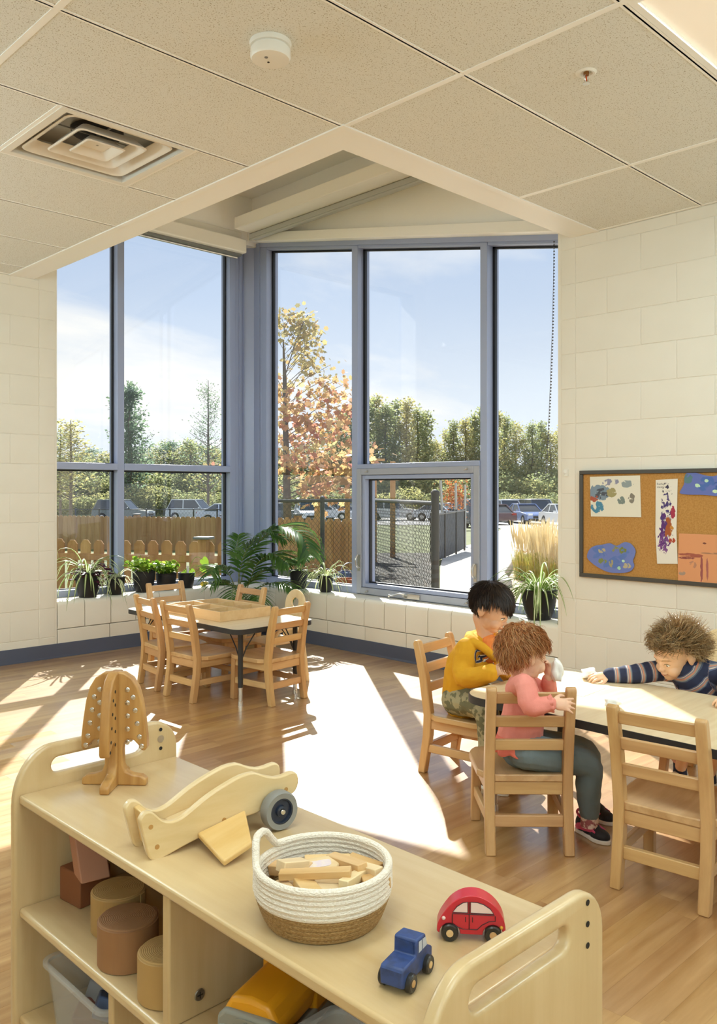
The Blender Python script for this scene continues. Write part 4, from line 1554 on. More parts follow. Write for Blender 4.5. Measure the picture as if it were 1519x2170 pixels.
M_BLK = [wood('plain pine block', '#c89c62', '#deb987', 'X', 1.2, 0.5, 0.04, 8.0), wood('pale pine block', '#d6b582', '#e8cea4', 'X', 1.2, 0.5, 0.03, 6.0)]
blocks = [  # centre dx, dy (camera right, ahead), z, size, yaw, tilt, label
    (-0.010, -0.030, 0.066, (0.105, 0.017, 0.011), -6, 5, 'long thin pine block lying on top across the basket'),
    (-0.045, 0.005, 0.062, (0.046, 0.022, 0.016), 40, -12, 'short pine block leaning at the left inside the basket'),
    (0.035, 0.018, 0.060, (0.080, 0.018, 0.014), -52, 8, 'pine block pointing away at the right inside the basket'),
    (0.058, 0.010, 0.056, (0.085, 0.016, 0.014), -52, 10, 'pine block beside the right rim of the basket'),
    (0.005, 0.045, 0.052, (0.070, 0.018, 0.013), 4, 0, 'pine block lying at the far rim of the basket'),
    (0.020, -0.050, 0.048, (0.080, 0.020, 0.016), -3, 0, 'pine block lying low at the near rim of the basket'),
    (-0.020, -0.052, 0.052, (0.030, 0.045, 0.018), 20, -8, 'stubby pine block at the near rim of the basket'),
    (-0.060, -0.036, 0.046, (0.030, 0.028, 0.014), 30, 6, 'square pine chip at the left near rim of the basket'),
    (0.078, -0.025, 0.052, (0.040, 0.022, 0.016), 12, 4, 'short pine block at the right near rim of the basket'),
    (0.030, -0.005, 0.040, (0.090, 0.030, 0.018), 25, 0, 'broad pine block under the other blocks in the basket'),
    (-0.050, 0.030, 0.046, (0.070, 0.022, 0.015), -30, 10, 'pine block dipping to the far left inside the basket'),
    (-0.035, -0.010, 0.040, (0.080, 0.026, 0.018), 70, 4, 'thick pine block under the leaning one in the basket'),
    (0.062, 0.040, 0.050, (0.060, 0.018, 0.013), -38, 0, 'pine block at the far right rim of the basket'),
    (0.045, -0.030, 0.058, (0.060, 0.016, 0.013), 62, -6, 'small pine block lying across the right end of the long one'),
]
for i, (dx, dy, zz, sz, yw, tl, lab) in enumerate(blocks):
    q = cw(dx, dy, 0)
    o = MB().box((0, 0, 0), sz).build('toy_block', M_BLK[i % 2], None, bevel=0.0012)
    o.location = (p.x + q.x, p.y + q.y, ZTOP + zz + 0.010)
    o.rotation_euler = (math.radians(tl * 0.4), math.radians(-tl), AZ - PI / 2 + math.radians(yw))
    tag(o, lab, 'block', 'wooden blocks in the rope basket')
hs = [(0.024 * math.sin(a_) ** 3 * 1.0, 0.0015 * (13 * math.cos(a_) - 5 * math.cos(2 * a_) - 2 * math.cos(3 * a_) - math.cos(4 * a_))) for a_ in [2 * PI * k / 24 for k in range(24)]]
o = MB().prism(rrect(-0.030, -0.020, 0.030, 0.020, 0.017, 6), 0.016).build('toy_block', M_BLK[1], None, bevel=0.002)
q = cw(-0.005, 0.022, 0)
o.location = (p.x + q.x, p.y + q.y, ZTOP + 0.052)
o.rotation_euler = (0.12, -0.1, AZ - PI / 2 + 0.15)
tag(o, 'rounded pine block with a faded lilac print on top of the basket', 'block', 'wooden blocks in the rope basket')
MB().prism([(x, y) for (x, y) in rrect(-0.018, -0.009, 0.018, 0.009, 0.006, 4)], 0.0004, Matrix.Translation((0, 0, 0.0161))).build('print', mat('faded lilac', '#d9c6cb', 0.6, '#e6d6c2', 90, 3), o, smooth=False)

# ---- red toy car
c = at(998, 1984, ZTOP)
red = mat('red lacquer', '#c22331', 0.28, spec=0.6)
redk = mat('black line paint', '#2a1416', 0.5)
pal = mat('pinkish cream window paint', '#e6c6ba', 0.45)
wk = mat('black wheel paint', '#2b2722', 0.35)
car = thing('toy_car', 'red wooden toy car with painted doors and windows on the shelf top', 'toy car', (c.x, c.y, ZTOP), AZ - PI / 2 - math.radians(6))
# local x = to the right of the picture, y = away, wheels turn about y
body = smooth_line([(-0.048, 0.012, 0), (-0.047, 0.022, 0), (-0.040, 0.036, 0), (-0.026, 0.053, 0), (-0.008, 0.0625, 0), (0.012, 0.0625, 0), (0.030, 0.053, 0), (0.042, 0.038, 0), (0.047, 0.022, 0), (0.047, 0.009, 0)], 4)
bo = [(v.x, v.y) for v in body]
def wheel_arc(cx):
    return [(cx + 0.0145 * math.cos(t), 0.0095 + 0.0145 * math.sin(t)) for t in [PI * k / 8 for k in range(9)]]
bo = bo + [(0.0455, 0.0095)] + wheel_arc(0.030) + wheel_arc(-0.030)
W2 = 0.014
MB().prism(bo, 2 * W2, frame((0, W2, 0), (1, 0, 0), (0, 0, 1), (0, -1, 0))).build('body', red, car, bevel=0.0015)
win1 = [(-0.026, 0.040), (-0.005, 0.040), (-0.005, 0.055), (-0.012, 0.0535), (-0.020, 0.048)]
win2 = [(-0.001, 0.040), (0.031, 0.040), (0.026, 0.047), (0.017, 0.0525), (0.008, 0.055), (-0.001, 0.055)]
for s in (-1, 1):
    f = frame((0, -W2 * 1.0 - 0.0003, 0), (1, 0, 0), (0, 0, 1), (0, -1, 0)) if s < 0 else frame((0, W2 + 0.0003, 0), (1, 0, 0), (0, 0, 1), (0, 1, 0))
    for wdw in (win1, win2):
        MB().prism(wdw, 0.0003, f).build('window', pal, car, smooth=False)
        MB().tube([f @ Vector((x, y_, 0.0003)) for (x, y_) in wdw], 0.0006, 5, closed=True).build('window_line', redk, car)
    ln = MB()
    for line in ([(-0.0265, 0.037), (-0.0265, 0.024), (-0.022, 0.0205), (-0.012, 0.017), (-0.003, 0.017), (-0.003, 0.055)], [(-0.0265, 0.038), (0.032, 0.038)],
                 [(-0.003, 0.017), (0.008, 0.017), (0.015, 0.024), (0.024, 0.029), (0.033, 0.030), (0.033, 0.037)], [(-0.008, 0.027), (-0.008, 0.034)], [(0.0015, 0.027), (0.0015, 0.034)]):
        ln.tube([f @ Vector((x, y_, 0.0002)) for (x, y_) in line], 0.00055, 5)
    ln.build('door_line', redk, car)
    lamp = MB().ball(f @ Vector((-0.0385, 0.031, 0)), 0.0028, 8, 6).build('headlamp', pal, car)
    MB().ball(f @ Vector((0.0415, 0.0215, 0)), 0.0026, 8, 6).build('tail_lamp', mat('amber paint', '#d79a2e', 0.4), car)
    for cx_ in (-0.030, 0.030):
        y0 = s * (W2 - 0.006)
        y1 = s * (W2 + 0.004)
        Mw = frame((cx_, s * (W2 + 0.0005), 0.012), (1, 0, 0), (0, 0, 1), (0, s, 0))
        wh = MB().lathe([(0.0, -0.0055), (0.011, -0.0055), (0.012, -0.004), (0.012, 0.003), (0.0105, 0.005), (0.006, 0.0042), (0.0, 0.0042)], 24, M=Mw).build('wheel', wk, car)
        MB().lathe([(0.0052, 0.0040), (0.0048, 0.0056), (0.0, 0.0060)], 14, M=Mw).build('axle_peg', M_BLK[0], wh)

# ---- blue toy pickup
a_, b_ = at(836, 2100, ZTOP), at(886, 2045, ZTOP)
dr = (b_ - a_).normalized()
navy = mat('worn navy paint', '#2c3c66', 0.5, '#324679', 60, 4, 0.05, lo=0.4, hi=0.55)
cb_ = mat('bluish grey window paint', '#b9bcc4', 0.5)
trk = thing('toy_truck', 'small navy wooden pickup truck standing near the end of the shelf top', 'toy car', ((a_.x + b_.x) / 2, (a_.y + b_.y) / 2, ZTOP), math.atan2(dr.y, dr.x))
# local x = forward (away from the viewer), bed toward the viewer
pr = [(-0.042, 0.009), (0.042, 0.009), (0.043, 0.026), (0.034, 0.031), (0.029, 0.034), (0.022, 0.052), (0.0, 0.054), (-0.004, 0.053), (-0.005, 0.034), (-0.040, 0.034), (-0.043, 0.030)]
WT = 0.0165
MB().prism(pr, 2 * WT, frame((0, WT, 0), (1, 0, 0), (0, 0, 1), (0, -1, 0))).build('body', navy, trk, bevel=0.0022)
for s in (-1, 1):
    f = frame((0, s * (WT + 0.0002), 0), (1, 0, 0), (0, 0, 1), (0, s, 0)) if s > 0 else frame((0, -WT - 0.0002, 0), (1, 0, 0), (0, 0, 1), (0, -1, 0))
    for q in ([(0.001, 0.036), (0.010, 0.036), (0.010, 0.049), (0.001, 0.050)], [(0.012, 0.036), (0.025, 0.036), (0.021, 0.048), (0.012, 0.049)]):
        MB().prism(q, 0.0004, f).build('window', cb_, trk, smooth=False)
    for cx_ in (-0.026, 0.024):
        Mw = frame((cx_, s * (WT + 0.002), 0.0115), (1, 0, 0), (0, 0, 1), (0, s, 0))
        wh = MB().lathe([(0.0, -0.004), (0.010, -0.004), (0.0115, -0.003), (0.0115, 0.003), (0.0100, 0.0048), (0.006, 0.004), (0.0, 0.004)], 24, M=Mw).build('wheel', wk, trk)
        MB().lathe([(0.0046, 0.0038), (0.0042, 0.0052), (0.0, 0.0056)], 14, M=Mw).build('axle_peg', M_BLK[0], wh)
MB().prism([(-0.013, 0.036), (0.013, 0.036), (0.011, 0.050), (-0.011, 0.050)], 0.0004, frame((-0.0052, 0, 0), (0, 1, 0), (0, 0, 1), (1, 0, 0)) @ Matrix.Translation((0, 0, -0.0004))).build('window', navy, trk, smooth=False)

# ---- foam discs and blocks on the middle shelf
ZM = 0.326
M_RING = {}


def ring_mat(name, c1, c2):
    m, n, l, p_ = new_mat(name)
    tc = n.new('ShaderNodeTexCoord')
    sp = n.new('ShaderNodeSeparateXYZ')
    l.new(tc.outputs['Object'], sp.inputs[0])
    cm = n.new('ShaderNodeCombineXYZ')
    l.new(sp.outputs[0], cm.inputs[0]); l.new(sp.outputs[1], cm.inputs[1])
    ln_ = n.new('ShaderNodeVectorMath'); ln_.operation = 'LENGTH'
    l.new(cm.outputs[0], ln_.inputs[0])
    mu = n.new('ShaderNodeMath'); mu.operation = 'MULTIPLY'; mu.inputs[1].default_value = 2 * PI / 0.0032
    l.new(ln_.outputs['Value'], mu.inputs[0])
    si = n.new('ShaderNodeMath'); si.operation = 'SINE'
    l.new(mu.outputs[0], si.inputs[0])
    b = n.new('ShaderNodeBump'); b.inputs['Strength'].default_value = 0.35; b.inputs['Distance'].default_value = 0.001
    l.new(si.outputs[0], b.inputs['Height'])
    l.new(b.outputs[0], p_.inputs['Normal'])
    r = n.new('ShaderNodeMapRange'); r.inputs[1].default_value = -1
    l.new(si.outputs[0], r.inputs[0])
    mx = n.new('ShaderNodeMixRGB'); mx.inputs[1].default_value = lin(c1); mx.inputs[2].default_value = lin(c2)
    l.new(r.outputs[0], mx.inputs[0])
    l.new(mx.outputs[0], p_.inputs['Base Color'])
    p_.inputs['Roughness'].default_value = 0.7
    return m


discs = [((245, 1958), 0.053, 0.078, '#a5804a', '#b48f57', 'tan coiled foam drum behind the reddish one on the shelf'),
         ((263, 2022), 0.055, 0.080, '#8a5f3a', '#986c45', 'reddish brown coiled foam drum in the middle of the shelf'),
         ((318, 2098), 0.052, 0.078, '#a27d47', '#b18c54', 'tan coiled foam drum half hidden by the shelf divider'),
         ((335, 1968), 0.045, 0.078, '#96733f', '#a5814b', 'dark tan foam drum deep in the shelf behind the reddish one')]
for i, (pp, r, h, c1, c2, lab) in enumerate(discs):
    q = at(pp[0], pp[1], ZM)
    if i == 3:
        q = Vector((0.96, 1.40, 0))
        q.x, q.y = 0.945, 1.33
    else:
        q = q + cw(0, r * 0.8, 0)
    if i == 0:
        q = Vector((0.835, 1.530, 0))
    if i == 1:
        q = Vector((0.790, 1.412, 0))
    if i == 2:
        q = Vector((0.786, 1.268, 0))
    dd = 0.0
    m = MB().lathe([(0.0, 0.0), (r - 0.003, 0.0), (r, 0.002), (r, h - 0.004), (r - 0.004, h), (0.0, h)], 48).build('foam_drum', ring_mat('foam rings %d' % i, c1, c2), None, loc=(q.x, q.y, ZM + 0.0003))
    tag(m, lab, 'foam block', 'coiled foam drums on the middle shelf')
    # loose end of the rolled strip
    MB().prism([(r - 0.001, 0), (r + 0.0025, 0), (r + 0.0025, 0.012), (r - 0.001, 0.014)], h - 0.006, Matrix.Rotation(-1.2 + i, 4, 'Z') @ Matrix.Translation((0, 0, 0.003))).build('strip_end', m.data.materials[0], m)
o = MB().box((0, 0, 0.035), (0.075, 0.075, 0.07)).build('foam_block', mat('brick red foam', '#86502f', 0.7), None, bevel=0.003, loc=(0.845, 1.690, ZM + 0.0003), rz=0.12)
tag(o, 'brick red cube block at the left end of the middle shelf', 'foam block')
m = MB().prism([(-0.055, 0.0), (0.0, 0.0), (0.055, 0.085), (0.0, 0.085)], 0.06, frame((-0.03, 0, 0), (0, 1, 0), (0, 0, 1), (1, 0, 0)))
o = m.build('foam_block', mat('pinkish clay foam', '#b47f63', 0.7), None, bevel=0.003, loc=(0.835, 1.655, ZM + 0.0715), rz=-0.20)
tag(o, 'pinkish brown slanted block lying on top of the brick red cube', 'foam block')
o = MB().box((0, 0, 0.04), (0.05, 0.10, 0.08)).build('foam_block', mat('dark brown foam', '#6a4a38', 0.7), None, bevel=0.003, loc=(1.03, 1.60, ZM + 0.0003), rz=0.1)
tag(o, 'dark brown block at the back of the middle shelf', 'foam block')

# ---- yellow and grey toy truck in the right compartment, seen from its grille
M_YEL = mat('yellow plastic', '#e29a1c', 0.35)
M_GRY = mat('grey plastic', '#8e8b80', 0.42)
yt = thing('dump_truck', 'yellow plastic toy truck with a grey ribbed grille inside the shelf', 'toy car', (0.762, 1.015, ZM), math.radians(20))
# local -x is the front
prof = [(-0.052, 0.0), (0.052, 0.0), (0.055, 0.02), (0.054, 0.055), (0.040, 0.068), (-0.040, 0.068), (-0.054, 0.055), (-0.055, 0.02)]
MB().prism(prof, 0.020, frame((0.0, 0, 0.016), (0, 1, 0), (0, 0, 1), (1, 0, 0))).build('radiator_front', M_GRY, yt, bevel=0.006, seg=3)
hood = [(-0.045, 0.03), (0.045, 0.03), (0.050, 0.062), (0.034, 0.088), (0.0, 0.093), (-0.034, 0.088), (-0.050, 0.062)]
MB().prism(hood, 0.12, frame((0.008, 0, 0.012), (0, 1, 0), (0, 0, 1), (1, 0, 0))).build('hood', M_YEL, yt, bevel=0.008, seg=3)
MB().bb((0.12, -0.05, 0.02), (0.24, 0.05, 0.13)).build('cab', M_YEL, yt, bevel=0.01, seg=3)
MB().bb((0.01, -0.05, 0.012), (0.26, 0.05, 0.04)).build('chassis', M_GRY, yt, bevel=0.004)
for k in range(9):
    yy = -0.022 + k * 0.0055
    MB().tube([(-0.001, yy, 0.030), (-0.002, yy, 0.074 - abs(yy) * 0.5)], 0.0017, 6).build('grille_rib', M_GRY, yt)
MB().prism(rrect(-0.028, 0.026, 0.028, 0.078, [0.006, 0.006, 0.02, 0.02], 5), 0.003, frame((-0.0015, 0, 0), (0, 1, 0), (0, 0, 1), (1, 0, 0)), holes=[rrect(-0.025, 0.029, 0.025, 0.075, [0.004, 0.004, 0.017, 0.017], 5)]).build('grille_frame', M_GRY, yt)
for s in (-1, 1):
    MB().lathe([(0.0, 0.003), (0.008, 0.003), (0.0095, 0.001), (0.0125, 0.004), (0.014, 0.0)], 20, M=frame((0.0, s * 0.040, 0.048), (0, 1, 0), (0, 0, -1), (-1, 0, 0))).build('headlamp', M_GRY, yt)
    for wx in (0.05, 0.21):
        MB().lathe([(0.0, -0.011), (0.024, -0.011), (0.028, -0.006), (0.028, 0.006), (0.024, 0.011), (0.0, 0.009)], 24, M=frame((wx, s * 0.058, 0.028), (1, 0, 0), (0, 0, 1), (0, s, 0))).build('wheel', M_DARK, yt)

# ---- clear storage tubs
M_TUB = None
m_, n_, l_, p_ = new_mat('frosted clear plastic')
tr = n_.new('ShaderNodeBsdfTransparent'); tr.inputs[0].default_value = (0.93, 0.94, 0.95, 1)
mx = n_.new('ShaderNodeMixShader'); mx.inputs[0].default_value = 0.22
p_.inputs['Base Color'].default_value = lin('#f0ede8'); p_.inputs['Roughness'].default_value = 0.25
l_.new(tr.outputs[0], mx.inputs[1]); l_.new(p_.outputs[0], mx.inputs[2]); l_.new(mx.outputs[0], n_['Material Output'].inputs[0])
M_TUB = m_


def tub(x, y, z, lx, ly, h, label, rz=0.0):
    t = thing('storage_tub', label, 'tub', (x, y, z), rz)
    lv = [(0.88, 0.0), (1.0, h)]
    m = MB()
    o0 = rrect(-lx * 0.44, -ly * 0.44, lx * 0.44, ly * 0.44, 0.018, 5)
    o1 = rrect(-lx * 0.5, -ly * 0.5, lx * 0.5, ly * 0.5, 0.022, 5)
    i1 = rrect(-lx * 0.5 + 0.002, -ly * 0.5 + 0.002, lx * 0.5 - 0.002, ly * 0.5 - 0.002, 0.021, 5)
    i0 = rrect(-lx * 0.44 + 0.002, -ly * 0.44 + 0.002, lx * 0.44 - 0.002, ly * 0.44 - 0.002, 0.017, 5)
    q = len(o0)
    vs = [(a, b, 0) for a, b in o0] + [(a, b, h) for a, b in o1] + [(a, b, h) for a, b in i1] + [(a, b, 0.002) for a, b in i0]
    fs = []
    for k in range(3):
        for j in range(q):
            fs.append((k * q + j, k * q + (j + 1) % q, (k + 1) * q + (j + 1) % q, (k + 1) * q + j))
    fs.append(tuple(range(q - 1, -1, -1)))
    fs.append(tuple(3 * q + j for j in range(q)))
    m.add(vs, fs)
    m.build('tub_wall', M_TUB, t)
    MB().prism(rrect(-lx * 0.5 - 0.008, -ly * 0.5 - 0.008, lx * 0.5 + 0.008, ly * 0.5 + 0.008, 0.028, 5), 0.009, Matrix.Translation((0, 0, h - 0.006)), holes=[i1]).build('tub_rim', M_TUB, t, bevel=0.003)
    return t


def filling(x, y, z, items):
    for k, (dx, dy, dz, s, c, lab) in enumerate(items):
        rr = random.Random(k * 7 + int(x * 100))
        o = MB().box((0, 0, 0), s).build('toy_brick', mat('brick plastic ' + c, c, 0.4), None, bevel=0.004)
        o.location = (x + dx, y + dy, z + dz)
        o.rotation_euler = (rr.uniform(-0.5, 0.5), rr.uniform(-0.4, 0.4), rr.uniform(0, 3))
        tag(o, lab, 'toy brick', 'toy bricks in the clear tubs')


tub(0.865, 1.545, 0.1055, 0.24, 0.25, 0.135, 'clear plastic tub of toys under the left middle shelf')
filling(0.865, 1.545, 0.1055, [(-0.05, -0.03, 0.075, (0.07, 0.05, 0.04), '#4d5f86', 'dull blue brick high in the left clear tub'), (-0.02, 0.05, 0.06, (0.06, 0.06, 0.035), '#8c8f96', 'grey brick in the left clear tub'),
                              (-0.06, 0.04, 0.035, (0.06, 0.05, 0.04), '#7a5148', 'brown brick low in the left clear tub'), (0.04, 0.0, 0.06, (0.07, 0.06, 0.05), '#2e4b92', 'deep blue brick at the back of the left clear tub'),
                              (-0.06, -0.07, 0.03, (0.06, 0.04, 0.04), '#c49a6a', 'tan brick at the near corner of the left clear tub')])
tub(0.800, 0.860, ZM + 0.0004, 0.15, 0.15, 0.085, 'clear plastic tub beside the yellow truck in the shelf')
filling(0.800, 0.860, ZM, [(-0.02, 0.02, 0.03, (0.05, 0.04, 0.03), '#77706a', 'grey brown brick in the clear tub beside the yellow truck'), (0.02, -0.03, 0.03, (0.05, 0.04, 0.03), '#5b5f66', 'dark grey brick in the clear tub beside the yellow truck')])

# ------------------------------------------------------------------ pinboard with paintings
bx = XW - 0.002
M_CORK = mat('cork', '#b07f3f', 0.85, '#c08f4d', 120, 4, 0.15)
M_BFR = mat('dark board frame', '#4a4640', 0.45)
BY0, BY1, BZ0, BZ1 = 1.385, 2.603, 0.694, 1.306
board = thing('pinboard', 'cork pinboard with a dark frame on the block wall', 'pinboard', (bx, (BY0 + BY1) / 2, (BZ0 + BZ1) / 2))
hw, hh = (BY1 - BY0) / 2, (BZ1 - BZ0) / 2
MB().bb((-0.010, -hw + 0.015, -hh + 0.015), (0, hw - 0.015, hh - 0.015)).build('cork_panel', M_CORK, board, smooth=False)
for nm, lo, hi in (('frame_rail', (-0.020, -hw, hh - 0.022), (0, hw, hh)), ('frame_rail', (-0.020, -hw, -hh), (0, hw, -hh + 0.022)),
                   ('frame_rail', (-0.020, -hw, -hh + 0.022), (0, -hw + 0.022, hh - 0.022)), ('frame_rail', (-0.020, hw - 0.022, -hh + 0.022), (0, hw, hh - 0.022))):
    MB().bb(lo, hi).build(nm, M_BFR, board, bevel=0.002)


def art_mat(name, base, layers, bump=0.0):
    """painted paper: each layer is a blotchy wash inside a soft ellipse (y, z in the sheet's own metres)"""
    m, n, l, p = new_mat(name)
    tc = n.new('ShaderNodeTexCoord')
    rg = n.new('ShaderNodeRGB'); rg.outputs[0].default_value = lin(base)
    cur = rg.outputs[0]
    for k, (c, cy, cz, ry, rz, sc, thr, st) in enumerate(layers):
        mp = n.new('ShaderNodeMapping')
        mp.inputs['Location'].default_value = (k * 1.7, 0, 0)
        mp.inputs['Scale'].default_value = (1, st[0], st[1])
        l.new(tc.outputs['Object'], mp.inputs[0])
        nz = n.new('ShaderNodeTexNoise'); nz.inputs['Scale'].default_value = sc; nz.inputs['Detail'].default_value = 3
        nz.inputs['Distortion'].default_value = 0.6
        l.new(mp.outputs[0], nz.inputs['Vector'])
        m2 = n.new('ShaderNodeMapping')
        m2.inputs['Location'].default_value = (0, -cy / ry, -cz / rz)
        m2.inputs['Scale'].default_value = (0, 1 / ry, 1 / rz)
        l.new(tc.outputs['Object'], m2.inputs[0])
        ln_ = n.new('ShaderNodeVectorMath'); ln_.operation = 'LENGTH'
        l.new(m2.outputs[0], ln_.inputs[0])
        mr = n.new('ShaderNodeMapRange'); mr.inputs[1].default_value = 0.55; mr.inputs[2].default_value = 1.1
        mr.inputs[3].default_value = 0.0; mr.inputs[4].default_value = 0.5
        l.new(ln_.outputs['Value'], mr.inputs[0])
        sb = n.new('ShaderNodeMath'); sb.operation = 'SUBTRACT'
        l.new(nz.outputs[0], sb.inputs[0]); l.new(mr.outputs[0], sb.inputs[1])
        st_ = n.new('ShaderNodeMapRange'); st_.inputs[1].default_value = thr; st_.inputs[2].default_value = thr + 0.06
        l.new(sb.outputs[0], st_.inputs[0])
        mx = n.new('ShaderNodeMixRGB'); mx.inputs[2].default_value = lin(c)
        l.new(st_.outputs[0], mx.inputs[0]); l.new(cur, mx.inputs[1])
        cur = mx.outputs[0]
    l.new(cur, p.inputs['Base Color'])
    p.inputs['Roughness'].default_value = 0.75
    return m


def sheet(name, outline, y, z, m, label, curl=0.002):
    """thin paper on the board; outline in (left-to-right, up) metres"""
    M = frame((0, 0, 0), (0, -1, 0), (0, 0, 1), (-1, 0, 0))
    o = MB().prism(outline, 0.0012, M).build(name, m, None, smooth=False)
    o.location = (bx - 0.0106 - curl, y, z)
    return tag(o, label, 'painting', 'children\'s paintings on the pinboard')


M1 = art_mat('paint collage', '#e6e2d2', [('#7f93a5', 0.10, 0.02, 0.10, 0.06, 30, 0.35, (1, 1)), ('#4f5560', 0.08, 0.015, 0.08, 0.045, 45, 0.43, (1, 1)), ('#a39a6c', 0.02, 0.02, 0.05, 0.04, 40, 0.43, (1, 1)),
                                        ('#b05a44', 0.13, -0.01, 0.04, 0.03, 40, 0.41, (1, 1)), ('#4d89a8', 0.11, -0.06, 0.06, 0.05, 30, 0.37, (1, 1)), ('#8f9c9f', -0.07, 0.07, 0.05, 0.03, 38, 0.40, (1, 1)),
                                        ('#7c8a86', -0.04, -0.02, 0.03, 0.03, 40, 0.35, (1, 1)), ('#857f74', -0.10, -0.01, 0.025, 0.035, 40, 0.35, (1, 1)), ('#8d8fa8', 0.03, 0.08, 0.08, 0.03, 34, 0.43, (1, 1))])
sheet('painting', [(-0.156, 0.112), (0.150, 0.116), (0.157, -0.113), (-0.150, -0.115)], 2.381, 1.158, M1, 'white sheet with grey and blue paint prints, at the board\'s top left')
M2 = art_mat('splatter print', '#e9e4d8', [('#4a3a78', 0.0, 0.05, 0.05, 0.17, 55, 0.48, (1, 0.7)), ('#5b2f74', 0.01, -0.06, 0.055, 0.14, 60, 0.42, (1, 0.6)), ('#7d4a8c', 0.015, -0.12, 0.05, 0.08, 70, 0.46, (1, 0.7)),
                                         ('#a65a2e', -0.012, -0.03, 0.030, 0.08, 50, 0.38, (1, 0.5)), ('#a8304c', -0.035, 0.05, 0.02, 0.04, 40, 0.32, (1, 0.8)), ('#c98a3c', -0.03, -0.04, 0.02, 0.04, 60, 0.48, (1, 0.5)),
                                         ('#3c3550', 0.0, 0.17, 0.06, 0.06, 80, 0.55, (1, 1)), ('#b0462e', -0.03, -0.10, 0.03, 0.02, 60, 0.43, (1, 1))])
s2 = sheet('painting', [(-0.060, 0.223), (0.062, 0.229), (0.058, 0.05), (0.055, -0.05), (0.062, -0.222), (-0.052, -0.228), (-0.062, -0.06), (-0.061, 0.06)], 2.080, 1.025, M2, 'tall narrow white sheet splattered purple and red on the pinboard', 0.003)
for k, (tx, ty, word) in enumerate(((0.054, 0.196, 'Rachel'), (0.053, 0.180, 'mercy'))):
    fc = bpy.data.curves.new('handwriting', 'FONT')
    fc.body = word
    fc.size = 0.017
    fo = bpy.data.objects.new('temp_text', fc)
    COL.objects.link(fo)
    dg = bpy.context.evaluated_depsgraph_get()
    dg.update()
    wme = bpy.data.meshes.new_from_object(fo.evaluated_get(dg))
    bpy.data.objects.remove(fo)
    wme.materials.clear()
    wme.materials.append(mat('pencil grey', '#4d4a48', 0.6))
    wo = link('handwriting', wme, s2)
    wo.matrix_local = frame((-0.0016, tx, ty), (0, -1, 0), (0, 0, 1), (-1, 0, 0))
M3 = art_mat('blue pond card', '#6f7fc0', [('#5b78bb', 0, 0, 0.2, 0.1, 14, 0.5, (1, 1)), ('#7f8a4a', 0.06, -0.03, 0.04, 0.025, 30, 0.42, (1, 1)), ('#8b8d55', -0.03, 0.045, 0.05, 0.025, 32, 0.42, (1, 1)), ('#76803e', -0.065, 0.04, 0.03, 0.03, 34, 0.40, (1, 1)),
                                          ('#b9ae8c', 0.06, 0.03, 0.035, 0.02, 40, 0.44, (1, 1)), ('#b9ae8c', -0.09, -0.045, 0.04, 0.025, 40, 0.44, (1, 1)), ('#a39c7a', 0.005, -0.035, 0.02, 0.03, 40, 0.40, (1, 1)), ('#a5d9b4', -0.045, -0.06, 0.018, 0.014, 30, 0.36, (1, 1)), ('#b8dcc4', -0.07, -0.02, 0.014, 0.012, 30, 0.36, (1, 1))])
blob = [(-0.155, -0.012), (-0.143, 0.03), (-0.11, 0.055), (-0.06, 0.065), (-0.01, 0.075), (0.03, 0.062), (0.075, 0.085), (0.115, 0.078), (0.142, 0.045), (0.138, 0.012), (0.128, -0.015), (0.135, -0.045), (0.11, -0.075), (0.05, -0.088), (-0.02, -0.088), (-0.075, -0.07), (-0.125, -0.042)]
bl = [(v.x, v.y) for v in smooth_line([(a, b, 0) for a, b in blob], 3, closed=True)]
sheet('painting', bl, 2.398, 0.820, M3, 'wavy blue cut-out pond with ducks and lily pads, at the board\'s lower left', 0.006)
M4 = art_mat('blue pond card two', '#6674b8', [('#4d6db0', 0.05, 0.0, 0.1, 0.06, 22, 0.46, (1, 1)), ('#5a7f86', 0.16, 0.03, 0.04, 0.04, 24, 0.42, (1, 1)), ('#405f9e', -0.02, 0.0, 0.08, 0.04, 28, 0.48, (1, 1)), ('#bfe0c0', 0.11, -0.005, 0.02, 0.016, 30, 0.38, (1, 1)), ('#cfe6bf', 0.02, -0.035, 0.02, 0.014, 30, 0.38, (1, 1)), ('#bfe0c0', 0.065, 0.02, 0.016, 0.012, 30, 0.38, (1, 1)), ('#cfe6bf', -0.05, 0.01, 0.02, 0.02, 30, 0.40, (1, 1))])
blob = [(-0.205, -0.045), (-0.195, -0.02), (-0.182, 0.005), (-0.180, 0.04), (-0.165, 0.062), (-0.12, 0.062), (-0.08, 0.05), (-0.03, 0.042), (0.02, 0.058), (0.08, 0.066), (0.16, 0.06), (0.20, 0.04), (0.205, -0.02), (0.18, -0.055), (0.10, -0.062), (0.0, -0.060), (-0.08, -0.053), (-0.16, -0.052)]
bl = [(v.x, v.y) for v in smooth_line([(a, b, 0) for a, b in blob], 3, closed=True)]
sheet('painting', bl, 1.800, 1.222, M4, 'wavy blue cut-out pond at the board\'s top edge, right of the splatter sheet', 0.005)
